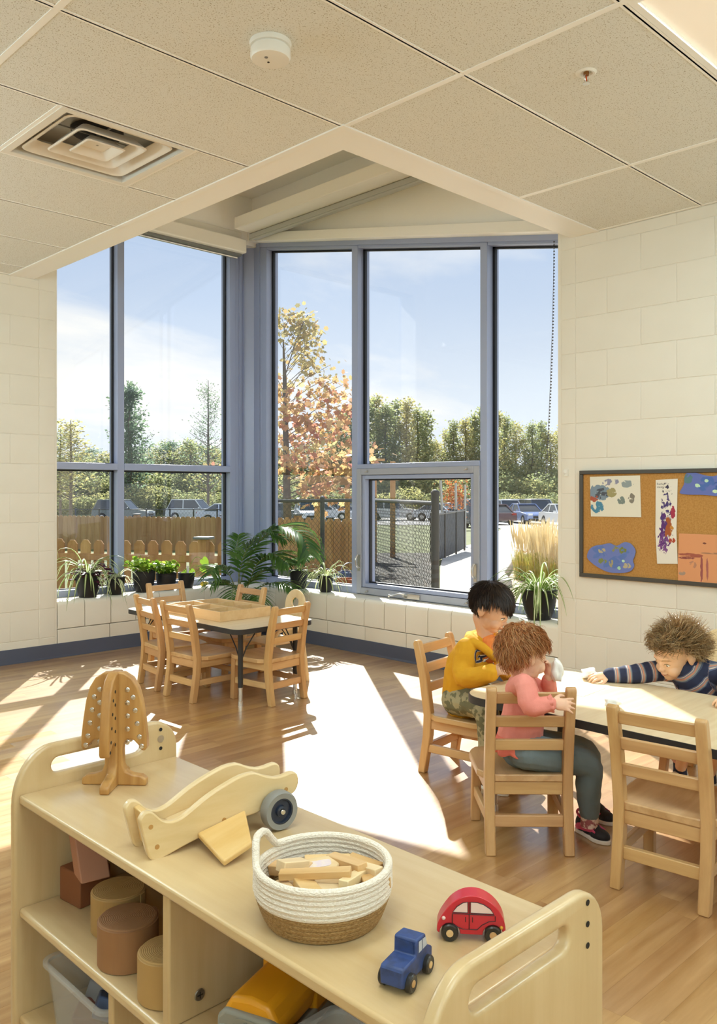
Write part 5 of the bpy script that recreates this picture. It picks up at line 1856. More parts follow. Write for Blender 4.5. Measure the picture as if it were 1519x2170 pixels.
M5 = art_mat('orange drawing', '#dd9a6b', [('#a65a48', 0.13, 0.015, 0.09, 0.016, 40, 0.42, (0.4, 2)), ('#8f4a46', 0.15, -0.0, 0.07, 0.010, 50, 0.42, (0.4, 2)), ('#9a5350', 0.075, -0.05, 0.010, 0.10, 40, 0.34, (3, 0.5)), ('#a9635c', 0.045, -0.05, 0.008, 0.10, 40, 0.36, (3, 0.5)),
                                         ('#b98468', 0.12, -0.035, 0.03, 0.03, 30, 0.40, (1, 1)), ('#a8907c', 0.18, -0.08, 0.025, 0.02, 30, 0.40, (1, 1)), ('#7b4a3c', 0.06, 0.08, 0.012, 0.006, 30, 0.32, (1, 1)), ('#a87a5c', 0.0, 0.03, 0.12, 0.006, 30, 0.40, (0.3, 2))])
sheet('painting', [(-0.195, 0.127), (0.20, 0.125), (0.20, -0.125), (-0.20, -0.122), (-0.202, -0.03)], 1.815, 0.838, M5, 'orange sheet with brown crayon lines at the board\'s lower right', 0.004)

# ------------------------------------------------------------------ pots and plants on the window sill
M_POT = mat('black ribbed pot', '#1f1f21', 0.5, spec=0.35)
M_POTB = mat('blue-black pot', '#1f2228', 0.5, spec=0.35)
M_SOIL = mat('potting soil', '#3a2c22', 0.95, '#241b15', 200, 2, 0.4)
M_CREAM = leaf_mat('cream leaf edge', ['#e6e8bf', '#f0efd2', '#dfe3b0'], 0.45, 0.4)
M_GREEN = leaf_mat('green leaf stripe', ['#5f8232', '#7b9a45', '#4f7030'], 0.45, 0.45)
M_GREEN2 = leaf_mat('pale green leaf', ['#9fb56a', '#b7c680', '#8aa456'], 0.45, 0.45)


def ribbon(mb, pts, w, side, mis=(0,), fold=0.25):
    """tapering leaf blade; side = sideways direction; mis = material of each lengthwise strip"""
    k = len(pts)
    q = len(mis)
    pts = [Vector(p) for p in pts]
    vs = []
    for i, p in enumerate(pts):
        u = i / (k - 1)
        wd = w * (1 - u ** 3) * min(1, 0.45 + 3 * u)
        if i == k - 1:
            wd = w * 0.06
        t = (pts[min(i + 1, k - 1)] - pts[max(i - 1, 0)]).normalized()
        s = side - t * side.dot(t)
        s = s.normalized() if s.length > 1e-6 else t.orthogonal().normalized()
        nn = s.cross(t)
        for j in range(q + 1):
            a = j / q * 2 - 1
            vs.append(p + s * a * wd / 2 + nn * abs(a) * wd * fold)
    o = len(mb.v)
    mb.v.extend([tuple(v) for v in vs])
    for i in range(k - 1):
        for j in range(q):
            a = o + i * (q + 1) + j
            mb.f.append((a, a + 1, a + q + 2, a + q + 1))
            mb.m.append(mis[j])


def pot(name_label, cat, x, y, r, h, name, rib=True, m=None, taper=0.76):
    t = thing(name, name_label, cat, (x, y, ZS))
    pr = [(0.0, 0.0), (r * taper * 0.96, 0.0), (r * taper, 0.004)]
    K = 14
    for k in range(K + 1):
        u = k / K
        rr = r * (taper + (1 - taper) * math.sin(u * PI / 2 * 0.95) ** 0.9)
        pr.append((rr + (0.0012 if (k % 2 and rib) else 0), 0.005 + u * (h - 0.02)))
    pr += [(r * 1.02, h - 0.012), (r * 1.03, h - 0.002), (r * 1.0, h), (r * 0.93, h), (r * 0.91, h - 0.02), (0.0, h - 0.02)]
    MB().lathe(pr, 36).build('pot', m or M_POT, t)
    MB().lathe([(0.0, h - 0.0195), (r * 0.905, h - 0.0195), (r * 0.905, h - 0.016), (0.0, h - 0.013)], 20).build('soil', M_SOIL, t)
    return t


def spider(t, h, r, n, L, seed, mats=None, pair=(1, 0, 1), w=0.013, front=None):
    g = random.Random(seed)
    for i in range(n):
        a = 2 * PI * (i * 0.381966 + g.uniform(-0.03, 0.03))
        ln = L * g.uniform(0.6, 1.15)
        el = g.choice([0.4, 0.7, 0.95, 1.2]) + g.uniform(-0.1, 0.15)
        d = Vector((math.cos(a), math.sin(a), 0))
        p = Vector((d.x * r * 0.25, d.y * r * 0.25, h - 0.02))
        v = (d * math.cos(el) + ez * math.sin(el)).normalized()
        pts = [p.copy()]
        seg = 11
        for k in range(seg):
            p = p + v * ln / seg
            v = (v + Vector((0, 0, -0.235 - 0.10 * g.random()))).normalized()
            # keep off the glass: blades turn along the wall
            pts.append(p.copy())
        side = v.cross(ez)
        side = Vector((-d.y, d.x, 0))
        m = MB()
        ribbon(m, pts, w * g.uniform(0.8, 1.25), side, pair)
        m.build('leaf', mats or [M_GREEN, M_CREAM], t, fix=False)


def clamp_plant(t, xmax=None, ymax=None, jamb_x=None, jamb_y=None):
    """leaves that would pass through the glass lean against it instead"""
    for c in t.children:
        if c.name.split('.')[0] in ('leaf', 'frond', 'foliage'):
            me = c.data
            ox, oy = t.location.x, t.location.y
            for v in me.vertices:
                if jamb_x is not None and v.co.x + ox < jamb_x and v.co.y + oy > YW - 0.02:
                    v.co.x = jamb_x - ox
                if jamb_y is not None and v.co.y + oy < jamb_y and v.co.x + ox > XW - 0.02:
                    v.co.y = jamb_y - oy
                if xmax is not None and v.co.x + ox > xmax:
                    v.co.x = xmax - ox - 0.25 * (v.co.x + ox - xmax) * 0.15
                if ymax is not None and v.co.y + oy > ymax:
                    v.co.y = ymax - oy - 0.25 * (v.co.y + oy - ymax) * 0.15


t = pot('black pot of striped spider plant and purple shamrock at the left wall edge', 'plant', 2.972, 5.905, 0.090, 0.185, 'spider_plant', taper=0.7)
spider(t, 0.185, 0.09, 46, 0.43, 5, None, (0, 1, 0), 0.014)
M_PUR = leaf_mat('purple shamrock leaf', ['#3a1526', '#56203a', '#2a1020'], 0.5, 0.25)
g = random.Random(4)
for i in range(24):
    a = g.uniform(0, 2 * PI)
    rr = g.uniform(0.05, 0.15)
    c = Vector((math.cos(a) * rr, math.sin(a) * rr * 0.7 - 0.05, 0.17 + g.uniform(-0.08, 0.09)))
    st = MB().tube(smooth_line([(0, 0, 0.17), (c.x * 0.5, c.y * 0.5, max(c.z, 0.2) + 0.02), tuple(c)], 3), 0.0012, 4)
    lf = MB()
    a0 = g.uniform(0, 2)
    for k in range(3):
        an = a0 + k * 2.094
        d = Vector((math.cos(an), math.sin(an), -0.35))
        s = Vector((-math.sin(an), math.cos(an), 0))
        tip = c + d * 0.046
        lf.add([c, c + d * 0.038 + s * 0.034, tip - d * 0.010, c + d * 0.038 - s * 0.034], [(0, 1, 2), (0, 2, 3)])
    sto = st.build('stalk', M_PUR, t)
    lf.build('purple_leaf', M_PUR, sto, fix=False)
fl = MB()
for k in range(14):
    c = Vector((0.055 + g.uniform(-0.03, 0.05), -0.085 + g.uniform(-0.02, 0.02), 0.155 + g.uniform(-0.02, 0.03)))
    for j in range(5):
        an = j * 1.2566
        d = Vector((math.cos(an), -0.4, math.sin(an))) * 0.008
        s = Vector((-math.sin(an), 0, math.cos(an))) * 0.003
        fl.add([c, c + d * 0.7 + s, c + d, c + d * 0.7 - s], [(0, 1, 2, 3)])
stuff(fl.build('white_flowers', mat('white petal', '#f2eef2', 0.5), t, fix=False))
clamp_plant(t, ymax=6.0, jamb_x=XJ + 0.012)

t = pot('black pot of spider plant next to the purple shamrock pot', 'plant', 3.205, 5.915, 0.068, 0.135, 'spider_plant')
spider(t, 0.135, 0.068, 28, 0.30, 9)
clamp_plant(t, ymax=6.0)

M_HERB = leaf_mat('herb leaf', ['#5f8a1e', '#86ad35', '#b4cc55', '#3f6818', '#9dbd45'], 0.45, 0.55)
LOBED = [(-0.5, 0), (-0.3, -0.22), (-0.05, -0.42), (0.12, -0.28), (0.3, -0.3), (0.36, -0.1), (0.55, 0), (0.36, 0.1), (0.3, 0.3), (0.12, 0.28), (-0.05, 0.42), (-0.3, 0.22)]


def herb(label, x, y, r, h, spread, top, n, seed, droop=0.0):
    t = pot(label, 'plant', x, y, r, h, 'herb_pot', taper=0.74)
    gg = np.random.default_rng(seed)
    P = []
    st = MB()
    for k in range(26):
        a = gg.uniform(0, 2 * PI)
        rr = spread * math.sqrt(gg.uniform(0, 1))
        tip = Vector((math.cos(a) * rr, math.sin(a) * rr * 0.75, h + top * gg.uniform(0.35, 1.0) * (1 - 0.45 * (rr / spread) ** 2)))
        base = Vector((math.cos(a) * r * 0.4, math.sin(a) * r * 0.4, h - 0.015))
        st.tube([base, (base + tip) / 2 + Vector((0, 0, 0.01)), tip], 0.0012, 4)
        for q in range(n // 26):
            u = gg.uniform(0.45, 1.0)
            c = base.lerp(tip, u)
            P.append((c.x + gg.normal(0, 0.015), c.y + gg.normal(0, 0.012), c.z + gg.normal(0, 0.010)))
    stuff(st.build('stalks', M_HERB, t))
    leaves('foliage', P, 0.036, M_HERB, t, LOBED, up=1.6, seed=seed)
    clamp_plant(t, ymax=6.0)
    return t


herb('tall black pot of bright green herbs left of centre on the left sill', 3.440, 5.905, 0.086, 0.165, 0.145, 0.145, 300, 2)
herb('wide black pot of bright green herbs behind the far left chair back', 3.640, 5.905, 0.080, 0.135, 0.115, 0.115, 240, 3)
t = pot('small black pot with a white label and a large leaning leaf', 'plant', 3.835, 5.915, 0.066, 0.125, 'seedling_pot')
gg = MB()
M_BIG = leaf_mat('broad leaf', ['#7fa332', '#9dbd45'], 0.45, 0.5)
for (dx, dz, s, dy) in ((0.16, 0.115, 0.075, 0.0), (0.13, 0.055, 0.06, -0.03), (0.045, 0.03, 0.055, 0.0), (-0.04, 0.025, 0.045, -0.01), (0.01, 0.035, 0.04, 0.02)):
    c = Vector((dx, dy, 0.105 + dz))
    st = MB().tube(smooth_line([(0, 0, 0.10), (dx * 0.5, dy * 0.5, 0.125 + dz), tuple(c)], 4), 0.0018, 5).build('stalk', M_BIG, t)
    sh_ = [(-0.1, 0), (-0.2, -0.3), (0.05, -0.5), (0.5, -0.42), (0.9, -0.1), (1.0, 0), (0.9, 0.1), (0.5, 0.42), (0.05, 0.5), (-0.2, 0.3)]
    ex_, ey_ = Vector((0.55, -0.25, -0.75)).normalized(), Vector((0.75, -0.1, 0.6)).normalized()
    lf = MB().add([c + ex_ * a * s + ey_ * b * s for a, b in sh_], [tuple(range(len(sh_)))])
    lf.build('leaf', M_BIG, st, fix=False)
MB().box((0.0, -0.02, 0.15), (0.022, 0.0015, 0.06)).build('plant_label', mat('white label', '#f4f2ee', 0.5), t)

# small tray and odds on the sill
t = thing('plant_saucer', 'shallow black saucer on the sill beside the palm', 'saucer', (4.16, 5.90, ZS))
MB().lathe([(0.0, 0.0), (0.06, 0.0), (0.075, 0.022), (0.078, 0.022), (0.064, 0.003), (0.0, 0.003)], 28).build('dish', M_POT, t)
t = thing('toy_bee', 'little yellow and black striped toy on the left sill', 'toy', (3.985, 5.885, ZS))
MB().ball((0, 0, 0.022), (0.034, 0.022, 0.022), 14, 9).build('toy_body', mat('toy yellow', '#e0b52c', 0.5), t)
for xx in (-0.012, 0.008):
    MB().lathe([(0.0205, -0.004), (0.0225, 0.0), (0.0205, 0.004)], 18, M=frame((xx, 0, 0.022), (0, 1, 0), (0, 0, 1), (1, 0, 0)), caps=False).build('stripe', M_DARK, t)
MB().ball((0.036, 0, 0.026), 0.013, 10, 7).build('toy_head', M_WHITE, t)

t = pot('plain blue-black pot on the right sill beneath the palm fronds', 'plant', 4.455, 5.235, 0.072, 0.150, 'small_palm', rib=False, m=M_POTB, taper=0.78)
spider(t, 0.15, 0.06, 9, 0.22, 21, [M_GREEN, M_GREEN2], (0, 1, 0), 0.009)
clamp_plant(t, xmax=4.54)
t = pot('small black pot of pale spider plant on the right sill beside the hopper window', 'plant', 4.450, 4.905, 0.058, 0.130, 'spider_plant')
spider(t, 0.13, 0.058, 44, 0.29, 14, [M_GREEN2, M_CREAM], (0, 1, 0), 0.012)
clamp_plant(t, xmax=4.54)
t = pot('large round black pot of spider plant at the right end of the sill', 'plant', 4.445, 2.945, 0.108, 0.185, 'spider_plant', taper=0.66)
spider(t, 0.185, 0.108, 84, 0.42, 31, None, (0, 1, 0), 0.016)
clamp_plant(t, xmax=4.54, jamb_y=YJ + 0.012)

# ---- palm on the floor in the corner
palm = thing('potted_palm', 'large palm with arching fronds in the corner between the windows', 'plant', (4.13, 5.60, 0))
MB().lathe([(0.0, 0.0), (0.115, 0.0), (0.12, 0.005), (0.15, 0.26), (0.158, 0.27), (0.158, 0.29), (0.146, 0.29), (0.144, 0.27), (0.0, 0.27)], 32).build('pot', M_POT, palm)
MB().lathe([(0.0, 0.271), (0.144, 0.271), (0.0, 0.28)], 20).build('soil', M_SOIL, palm)
M_PALM = leaf_mat('palm leaflet', ['#3f6230', '#557a3a', '#6c8f48', '#2f4f2c', '#7f9a50'], 0.28, 0.4)
M_RACH = leaf_mat('palm stalk', ['#7f8a3e', '#94994c'], 0.5, 0.1)
PO = Vector((4.13, 5.60, 0))


def frond(path, ll, lw, seed, n=24, start=0.30, droop=0.5):
    g = random.Random(seed)
    P = smooth_line([Vector(p) - PO for p in path], 8)
    k = len(P)
    r = MB().tube(P, [0.0045 * (1 - 0.75 * i / (k - 1)) for i in range(k)], 6).build('frond', M_RACH, palm)
    m = MB()
    for i in range(n):
        u = start + (1 - start) * i / (n - 1)
        f = u * (k - 1)
        a = int(min(f, k - 2))
        p = P[a].lerp(P[a + 1], f - a)
        tdir = (P[a + 1] - P[a]).normalized()
        out = tdir.cross(ez)
        out = out.normalized() if out.length > 0.05 else Vector((1, 0, 0))
        for s in (-1, 1):
            L = ll * (0.55 + 0.75 * math.sin(PI * min(0.97, (i + 1.5) / (n + 1)))) * g.uniform(0.85, 1.1)
            v = (out * s * 0.8 + tdir * 0.65 + ez * g.uniform(0.0, 0.25)).normalized()
            q = p.copy()
            pts = [q.copy()]
            for j in range(6):
                q = q + v * L / 6
                v = (v + Vector((0, 0, -droop * 0.30 * g.uniform(0.7, 1.3)))).normalized()
                pts.append(q.copy())
            ribbon(m, pts, lw * g.uniform(0.85, 1.15), tdir, (0, 0), 0.12)
    for i, v in enumerate(m.v):
        x, y = v[0] + PO.x, v[1] + PO.y
        if x > 4.52:
            x = 4.52 - 0.1 * (x - 4.52)
        if y > 5.98:
            y = 5.98 - 0.1 * (y - 5.98)
        m.v[i] = (x - PO.x, y - PO.y, v[2])
    m.build('leaflets', M_PALM, r, fix=False)


base = PO + Vector((0, 0, 0.27))
fr = [([base, ad(512, 1225, 6.95), ad(548, 1150, 6.85), ad(592, 1118, 6.75), ad(638, 1132, 6.65), ad(655, 1172, 6.6)], 0.26, 0.030, 0.34),
      ([base, ad(515, 1250, 6.9), ad(555, 1212, 6.8), ad(605, 1192, 6.75), ad(655, 1178, 6.7)], 0.22, 0.026, 0.30),
      ([base, ad(505, 1235, 6.9), ad(520, 1170, 6.8), ad(560, 1128, 6.75), ad(600, 1140, 6.7)], 0.22, 0.025, 0.34),
      ([base, ad(498, 1245, 6.85), ad(478, 1206, 6.75), ad(455, 1200, 6.65), ad(447, 1215, 6.6)], 0.17, 0.013, 0.40),
      ([base, ad(500, 1250, 6.8), ad(470, 1230, 6.65), ad(450, 1238, 6.6)], 0.16, 0.013, 0.40),
      ([base, ad(520, 1262, 6.8), ad(560, 1240, 6.6), ad(600, 1235, 6.5), ad(625, 1255, 6.45)], 0.17, 0.015, 0.35),
      ([base, ad(510, 1262, 6.8), ad(498, 1240, 6.55), ad(492, 1262, 6.4), ad(490, 1295, 6.35)], 0.15, 0.013, 0.40),
      ([base, ad(522, 1250, 6.9), ad(545, 1195, 6.7), ad(580, 1175, 6.6), ad(612, 1195, 6.5)], 0.21, 0.024, 0.32),
      ([base, ad(528, 1262, 6.75), ad(545, 1255, 6.5), ad(548, 1280, 6.4)], 0.14, 0.012, 0.40),
      ([base, ad(507, 1230, 7.0), ad(500, 1180, 7.0), ad(505, 1135, 6.95)], 0.12, 0.010, 0.55)]
for i, (pth, ll, lw, st) in enumerate(fr):
    frond(pth, ll, lw, 40 + i, start=st)

# ---- papers on the children's table
zt = 0.4355
def paper(pts, label, h=0.0008):
    q = [at(a, b, zt) for a, b in pts]
    c = sum((Vector(v) for v in q), Vector()) / len(q)
    o = MB().prism([(v.x - c.x, v.y - c.y) for v in q], h).build('paper_sheet', mat('drawing paper', '#f4f2ee', 0.8), None, smooth=False, loc=(c.x, c.y, zt))
    return tag(o, label, 'paper', 'papers on the children\'s table')
paper([(1150, 1462), (1200, 1436), (1283, 1458), (1236, 1476)], 'white drawing sheet lying by the reaching hand on the table')


def crumple(c, s, seed, label):
    g = random.Random(seed)
    bm = bmesh.new()
    bmesh.ops.create_icosphere(bm, subdivisions=3, radius=1.0)
    for v in bm.verts:
        f = 1 + 0.20 * math.sin(v.co.x * 4 + seed) * math.sin(v.co.y * 5 - seed) + 0.14 * math.sin(v.co.z * 6 + v.co.x * 4)
        v.co = Vector((v.co.x * s[0], v.co.y * s[1], max(v.co.z * s[2], -s[2] * 0.8))) * f + Vector([g.uniform(-0.001, 0.001) for _ in range(3)])
    me = bpy.data.meshes.new('crumpled_tissue')
    bm.to_mesh(me)
    bm.free()
    me.materials.append(M_TISSUE)
    me.polygons.foreach_set('use_smooth', [True] * len(me.polygons))
    o = link('crumpled_tissue', me, None, loc=c)
    return tag(o, label, 'tissue', 'crumpled tissues')


M_TISSUE = mat('white tissue', '#f1efea', 0.8)
p = at(1258, 1442, zt)
crumple((p.x + 0.02, p.y + 0.03, zt + 0.020), (0.040, 0.03, 0.020), 2, 'crumpled white tissue beside the reaching hand')
p = at(1298, 1500, zt)
crumple((p.x, p.y, zt + 0.018), (0.032, 0.026, 0.018), 5, 'crumpled white tissue near the empty chair on the table')

# ------------------------------------------------------------------ outside
def gz(Y, X=0.0):
    """height of the ground Y metres ahead"""
    ks = [(-50, -0.12), (14, -0.12), (58, -1.15), (76, -1.2), (90, 0.1), (130, 2.2), (260, 4.0)]
    for (a, za), (b, zb) in zip(ks, ks[1:]):
        if Y <= b:
            u = (Y - a) / (b - a)
            return za + (zb - za) * u
    return ks[-1][1]


def gat(px, py):
    """where a photo pixel's sight line meets the sloping ground"""
    Y = 3.0
    while Y < 200:
        if H - (py - HY) * Y / F <= gz(Y):
            break
        Y += 0.02
    return (px - CX) * Y / F, Y


M_LAWN = mat('rough grass', '#545f30', 0.9, '#6b713e', 1.2, 5, 0.3)
M_CONC = mat('concrete paving', '#c9c4ba', 0.85, '#d6d2c8', 2.0, 5, 0.05)
M_ASPH = mat('pale asphalt', '#a9a8a6', 0.9, '#b7b6b2', 3, 4, 0.05)
M_KERB = mat('kerb concrete', '#aeaba4', 0.85)
M_MULCH = mat('gravel mulch', '#a79075', 0.95, '#d3c4ab', 38, 4, 0.6)

m = MB()
rows = [-3.0, 6, 10, 14, 20, 26, 32, 40, 50, 58, 66, 76, 83, 90, 100, 115, 130, 170, 260]
colsx = [-170, -90, -50, -30, -18, -10, -4, 0, 4, 10, 18, 30, 50, 90, 170]
vs = []
for Y in rows:
    for X in colsx:
        v = cw(X, Y, gz(Y) - 0.02)
        if Y < 12 and v.x < 4.6 and v.y < 6.05:
            v.z = -0.2
        vs.append(v)
q = len(colsx)
fs = [(i * q + j, i * q + j + 1, (i + 1) * q + j + 1, (i + 1) * q + j) for i in range(len(rows) - 1) for j in range(q - 1)]
m.add(vs, fs)
struct(m.build('ground', M_LAWN))


X_ = lambda px, Y: (px - CX) * Y / F


def patch(name, pts, mt, dz=0.0, th=0.06):
    """flat paved area from corner points (X, Y) that follows the slope"""
    vs, fs = [], []
    n = len(pts)
    tris = tessellate_polygon([[Vector((p[0], p[1], 0)) for p in pts]])
    top = [cw(X, Y, gz(Y) + dz) for X, Y in pts]
    bot = [v - Vector((0, 0, th)) for v in top]
    fs = [tuple(t) for t in tris] + [(i, (i + 1) % n, n + (i + 1) % n, n + i) for i in range(n)] + [tuple(n + i for i in reversed(t)) for t in tris]
    return struct(MB().add(top + bot, fs).build(name, mt, smooth=False))


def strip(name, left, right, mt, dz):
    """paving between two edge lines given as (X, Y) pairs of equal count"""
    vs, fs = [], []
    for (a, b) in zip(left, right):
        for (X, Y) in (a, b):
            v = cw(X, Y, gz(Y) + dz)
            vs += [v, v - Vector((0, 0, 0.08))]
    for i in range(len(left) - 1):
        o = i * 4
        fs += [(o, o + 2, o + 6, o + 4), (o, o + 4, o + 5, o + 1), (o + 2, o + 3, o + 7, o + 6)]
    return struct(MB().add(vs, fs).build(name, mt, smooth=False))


strip('reflection_dark_strip', [(X_(765, y_), y_) for y_ in (7.6, 14, 19.4)], [(X_(930, y_), y_) for y_ in (7.6, 14, 19.4)], mat('dark ground for pane reflection', '#57544c', 0.9, '#474540', 20, 3), 0.012)  # added strip; its dark colour stands in for the pane's dim reflection of the room
strip('path', [(0.45, 4.6), (0.86, 9), (1.45, 15), (2.05, 20.3), (4.2, 28), (7.6, 45), (9.0, 58)], [(9, 3.0), (10, 8), (12, 15), (14, 20), (16, 28), (24, 45), (32, 58)], M_CONC, 0.0)
strip('parking_lot', [(-70, 58), (-75, 66), (-80, 76)], [(60, 58), (65, 66), (70, 76)], M_ASPH, 0.01)
bedp = [(1.75, 9.0), (2.0, 12.0), (3.1, 16.4), (6.5, 17.4), (8, 6.0), (3.0, 4.0), (1.45, 7.2)]
patch('planting_bed', bedp, M_MULCH, 0.03, 0.1)
kb = MB()
edge = [(1.95, 11.2), (2.05, 12.3), (2.55, 14.5), (3.15, 16.5), (6.5, 17.5)]
for a, b in zip(edge, edge[1:]):
    kb.beam(cw(a[0], a[1], gz(a[1]) + 0.05), cw(b[0], b[1], gz(b[1]) + 0.05), 0.16, 0.16)
tag(kb.build('kerb', M_KERB, None, bevel=0.02), 'low concrete kerb curving round the planting bed outside', 'kerb')

# ---- picket fences behind the left window
M_PICK = wood('weathered picket', '#9d7348', '#bf9362', 'Z', 0.5, 0.75, 0.10, 6.0, spec=0.2)
M_PICK2 = wood('grey brown picket', '#9a7650', '#b8936a', 'Z', 0.5, 0.8, 0.08, 6.0, spec=0.2)
pick_meshes = {}


def picket_fence(label, a, b, width, gap, ztop, h, mt, cut, posts, rail_z, rail_front=True, post_w=0.1, cap_w=0.15, n_max=290):
    """a, b: (X, Y) ends; picket tops at height ztop"""
    A_, B_ = Vector((a[0], a[1], 0)), Vector((b[0], b[1], 0))
    L = (B_ - A_).length
    pa = cw(a[0], a[1]); pb = cw(b[0], b[1])
    d = (pb - pa).normalized()
    nrm = Vector((-d.y, d.x, 0))
    if nrm.dot(pa) > 0:
        nrm = -nrm                       # towards the room
    t = thing('picket_fence', label, 'fence', pa)
    n = int(L / (width + gap))
    key = (round(width, 3), round(h, 3), mt.name)
    if key not in pick_meshes:
        w = width / 2
        pick_meshes[key] = MB().prism([(-w, 0), (w, 0), (w, h - cut), (w - cut * 0.8, h), (-w + cut * 0.8, h), (-w, h - cut)], 0.018, frame((0, -0.009, 0), (1, 0, 0), (0, 0, 1), (0, -1, 0))).mesh('picket', mt, smooth=False)
    g = random.Random(int(L * 100))
    ang = math.atan2(d.y, d.x)
    for i in range(n):
        p = d * ((i + 0.5) * L / n)
        o = link('picket', pick_meshes[key], t, loc=(p.x, p.y, ztop - h + g.uniform(-0.008, 0.008)), rz=ang)
    for rz_ in rail_z:
        off = nrm * (0.03 if rail_front else -0.03)
        MB().beam(off + Vector((0, 0, rz_)), d * L + off + Vector((0, 0, rz_)), 0.04, 0.085).build('rail', mt, t, bevel=0.004)
    for u in posts:
        p = d * (u * L) + nrm * (0.08 if rail_front else -0.08)
        po = MB().box((p.x, p.y, (ztop - h) / 2 + 0.02 + ztop / 2), (post_w, post_w, h + 0.04), rz=ang).build('post', mt, t, bevel=0.004)
        MB().box((p.x, p.y, ztop + 0.045), (cap_w, cap_w, 0.03), rz=ang).build('post_cap', mat('dark cap', '#5b6166', 0.4), po, bevel=0.006)
    return t


X0 = lambda px, Y: (px - CX) * Y / F
picket_fence('low picket fence of spaced rounded boards just outside the left window', (X0(60, 10.9), 10.9), (X0(520, 10.2), 10.2), 0.138, 0.042, 0.575, 0.74, M_PICK, 0.05, [0.83], [0.36], True, 0.11, 0.20)
picket_fence('tall tight picket fence further off behind the low picket fence', (X0(60, 22.5), 22.5), (X0(545, 20.5), 20.5), 0.132, 0.004, 0.545, 1.0, M_PICK2, 0.04, [0.49, 0.86], [0.36], False, 0.11, 0.17)
picket_fence('golden board fence seen through the chain-link by the corner post', (X0(560, 14.5), 14.5), (X0(790, 13.2), 13.2), 0.140, 0.006, 0.745, 1.1, M_PICK, 0.05, [0.3], [0.50], False, 0.1, 0.13)

# ---- chain-link fences
M_LINK = mat('black vinyl wire', '#2b2c2e', 0.45)
M_GALV = mat('galvanised pole', '#b3b4b3', 0.4, metal=0.6)


def chain_link(label, a, b, z0, z1, cell=0.055, wr=0.0016, posts=(0.0, 1.0), pr=0.024, m=None, top=True, cap=True, filler=None, knuckle=True, fat=None):
    pa, pb = cw(a[0], a[1]), cw(b[0], b[1])
    L = (pb - pa).length
    d = (pb - pa) / L
    nrm = Vector((-d.y, d.x, 0))
    t = thing('chain_link_fence', label, 'fence', pa)
    m = m or M_LINK
    for u in posts:
        r_ = fat.get(u, pr) if fat else pr
        p = d * (L * u)
        zt = z1 + (0.10 if (fat and u in fat) else 0.04)
        po = MB().cyl((p.x, p.y, -0.25 if z0 > -0.3 else z0 - 0.1), (p.x, p.y, zt - r_ * 0.4), r_, r_, 14).build('post', m, t)
        MB().lathe([(r_ * 1.12, 0.0), (r_ * 1.12, r_ * 0.6), (r_ * 0.7, r_ * 1.1), (0.0, r_ * 1.25)], 14, c=(p.x, p.y, zt - r_ * 0.8)).build('post_cap', m, po)
    if top:
        MB().cyl(Vector((0, 0, z1)), d * L + Vector((0, 0, z1)), 0.020, 0.020, 10).build('top_rail', m, t)
    wm = MB()
    n = int(L / cell) + 1
    k = int((z1 + 0.03 - z0) / (cell * 0.58))
    hz = (z1 + 0.03 - z0) / k
    for i in range(n):
        for s in (0, 1):
            pts = []
            for j in range(k + 1):
                off = (0.25 if (j + s) % 2 else -0.25) * cell
                x = (i + 0.5 * s + 0.25) * cell + off
                pts.append(d * min(x, L) + Vector((0, 0, z0 + j * hz)) + nrm * (0.002 if j % 2 else -0.002))
            wm.tube(pts, wr, 3, caps=False)
    stuff(wm.build('wire_mesh', m, t, fix=False, smooth=False))
    if filler:
        MB().beam(nrm * 0.01 + Vector((0, 0, (z0 + z1) / 2)), d * L + nrm * 0.01 + Vector((0, 0, (z0 + z1) / 2)), 0.004, z1 - z0 - 0.03, up=(0, 0, 1)).build('screen_cloth', filler, t, smooth=False)
    return t


chain_link('black chain-link fence facing the corner window', (X0(520, 8.6), 8.6), (X0(791, 9.4), 9.4), -0.10, 1.085, posts=(0.0, 0.58, 1.0), cell=0.052, wr=0.0022)
chain_link('black chain-link fence running back from the thick dark post', (X0(791, 9.4), 9.4), (X0(922, 7.0), 7.0), -0.10, 1.085, posts=(1.0,), cell=0.052, wr=0.0026, fat={1.0: 0.034})
M_SCREEN = mat('charcoal privacy cloth', '#4a5058', 0.8)
chain_link('low fence with charcoal privacy cloth along the path', (X0(914, 16.2), 16.2), (X0(984, 20.4), 20.4), -0.22, 0.72, posts=(0.0, 0.35, 0.7, 1.0), cell=0.20, wr=0.002, filler=M_SCREEN)
chain_link('distant chain-link fence along the parking lot beyond the picket fences', (X0(60, 40), 40), (X0(560, 40), 40), -0.75, 0.30, posts=[i / 10 for i in range(11)], cell=0.16, wr=0.005, pr=0.035)
for i, (px, py0, py1, tx, lab) in enumerate(((942, 1176, 1018, -9, 'leaning silver stake nearest along the dark fence'), (966.5, 1168, 1024, -1, 'upright silver stake between two others along the dark fence'), (985.5, 1160, 1027, 0, 'silver stake at the far corner of the dark fence'))):
    X, Y = gat(px, py0)
    zt_ = H - (py1 - HY) * Y / F
    t = thing('silver_stake', lab, 'stake', cw(X, Y, gz(Y)), 0, 'silver stakes beside the path')
    e1 = cw(tx * Y / F, 0, zt_ - gz(Y))
    MB().cyl((0, 0, 0), e1, 0.03, 0.03, 12).build('pole', M_GALV, t)
    MB().cyl((0, 0, 0.0), (0, 0, 0.02), 0.10, 0.08, 12).build('foot', M_GALV, t)

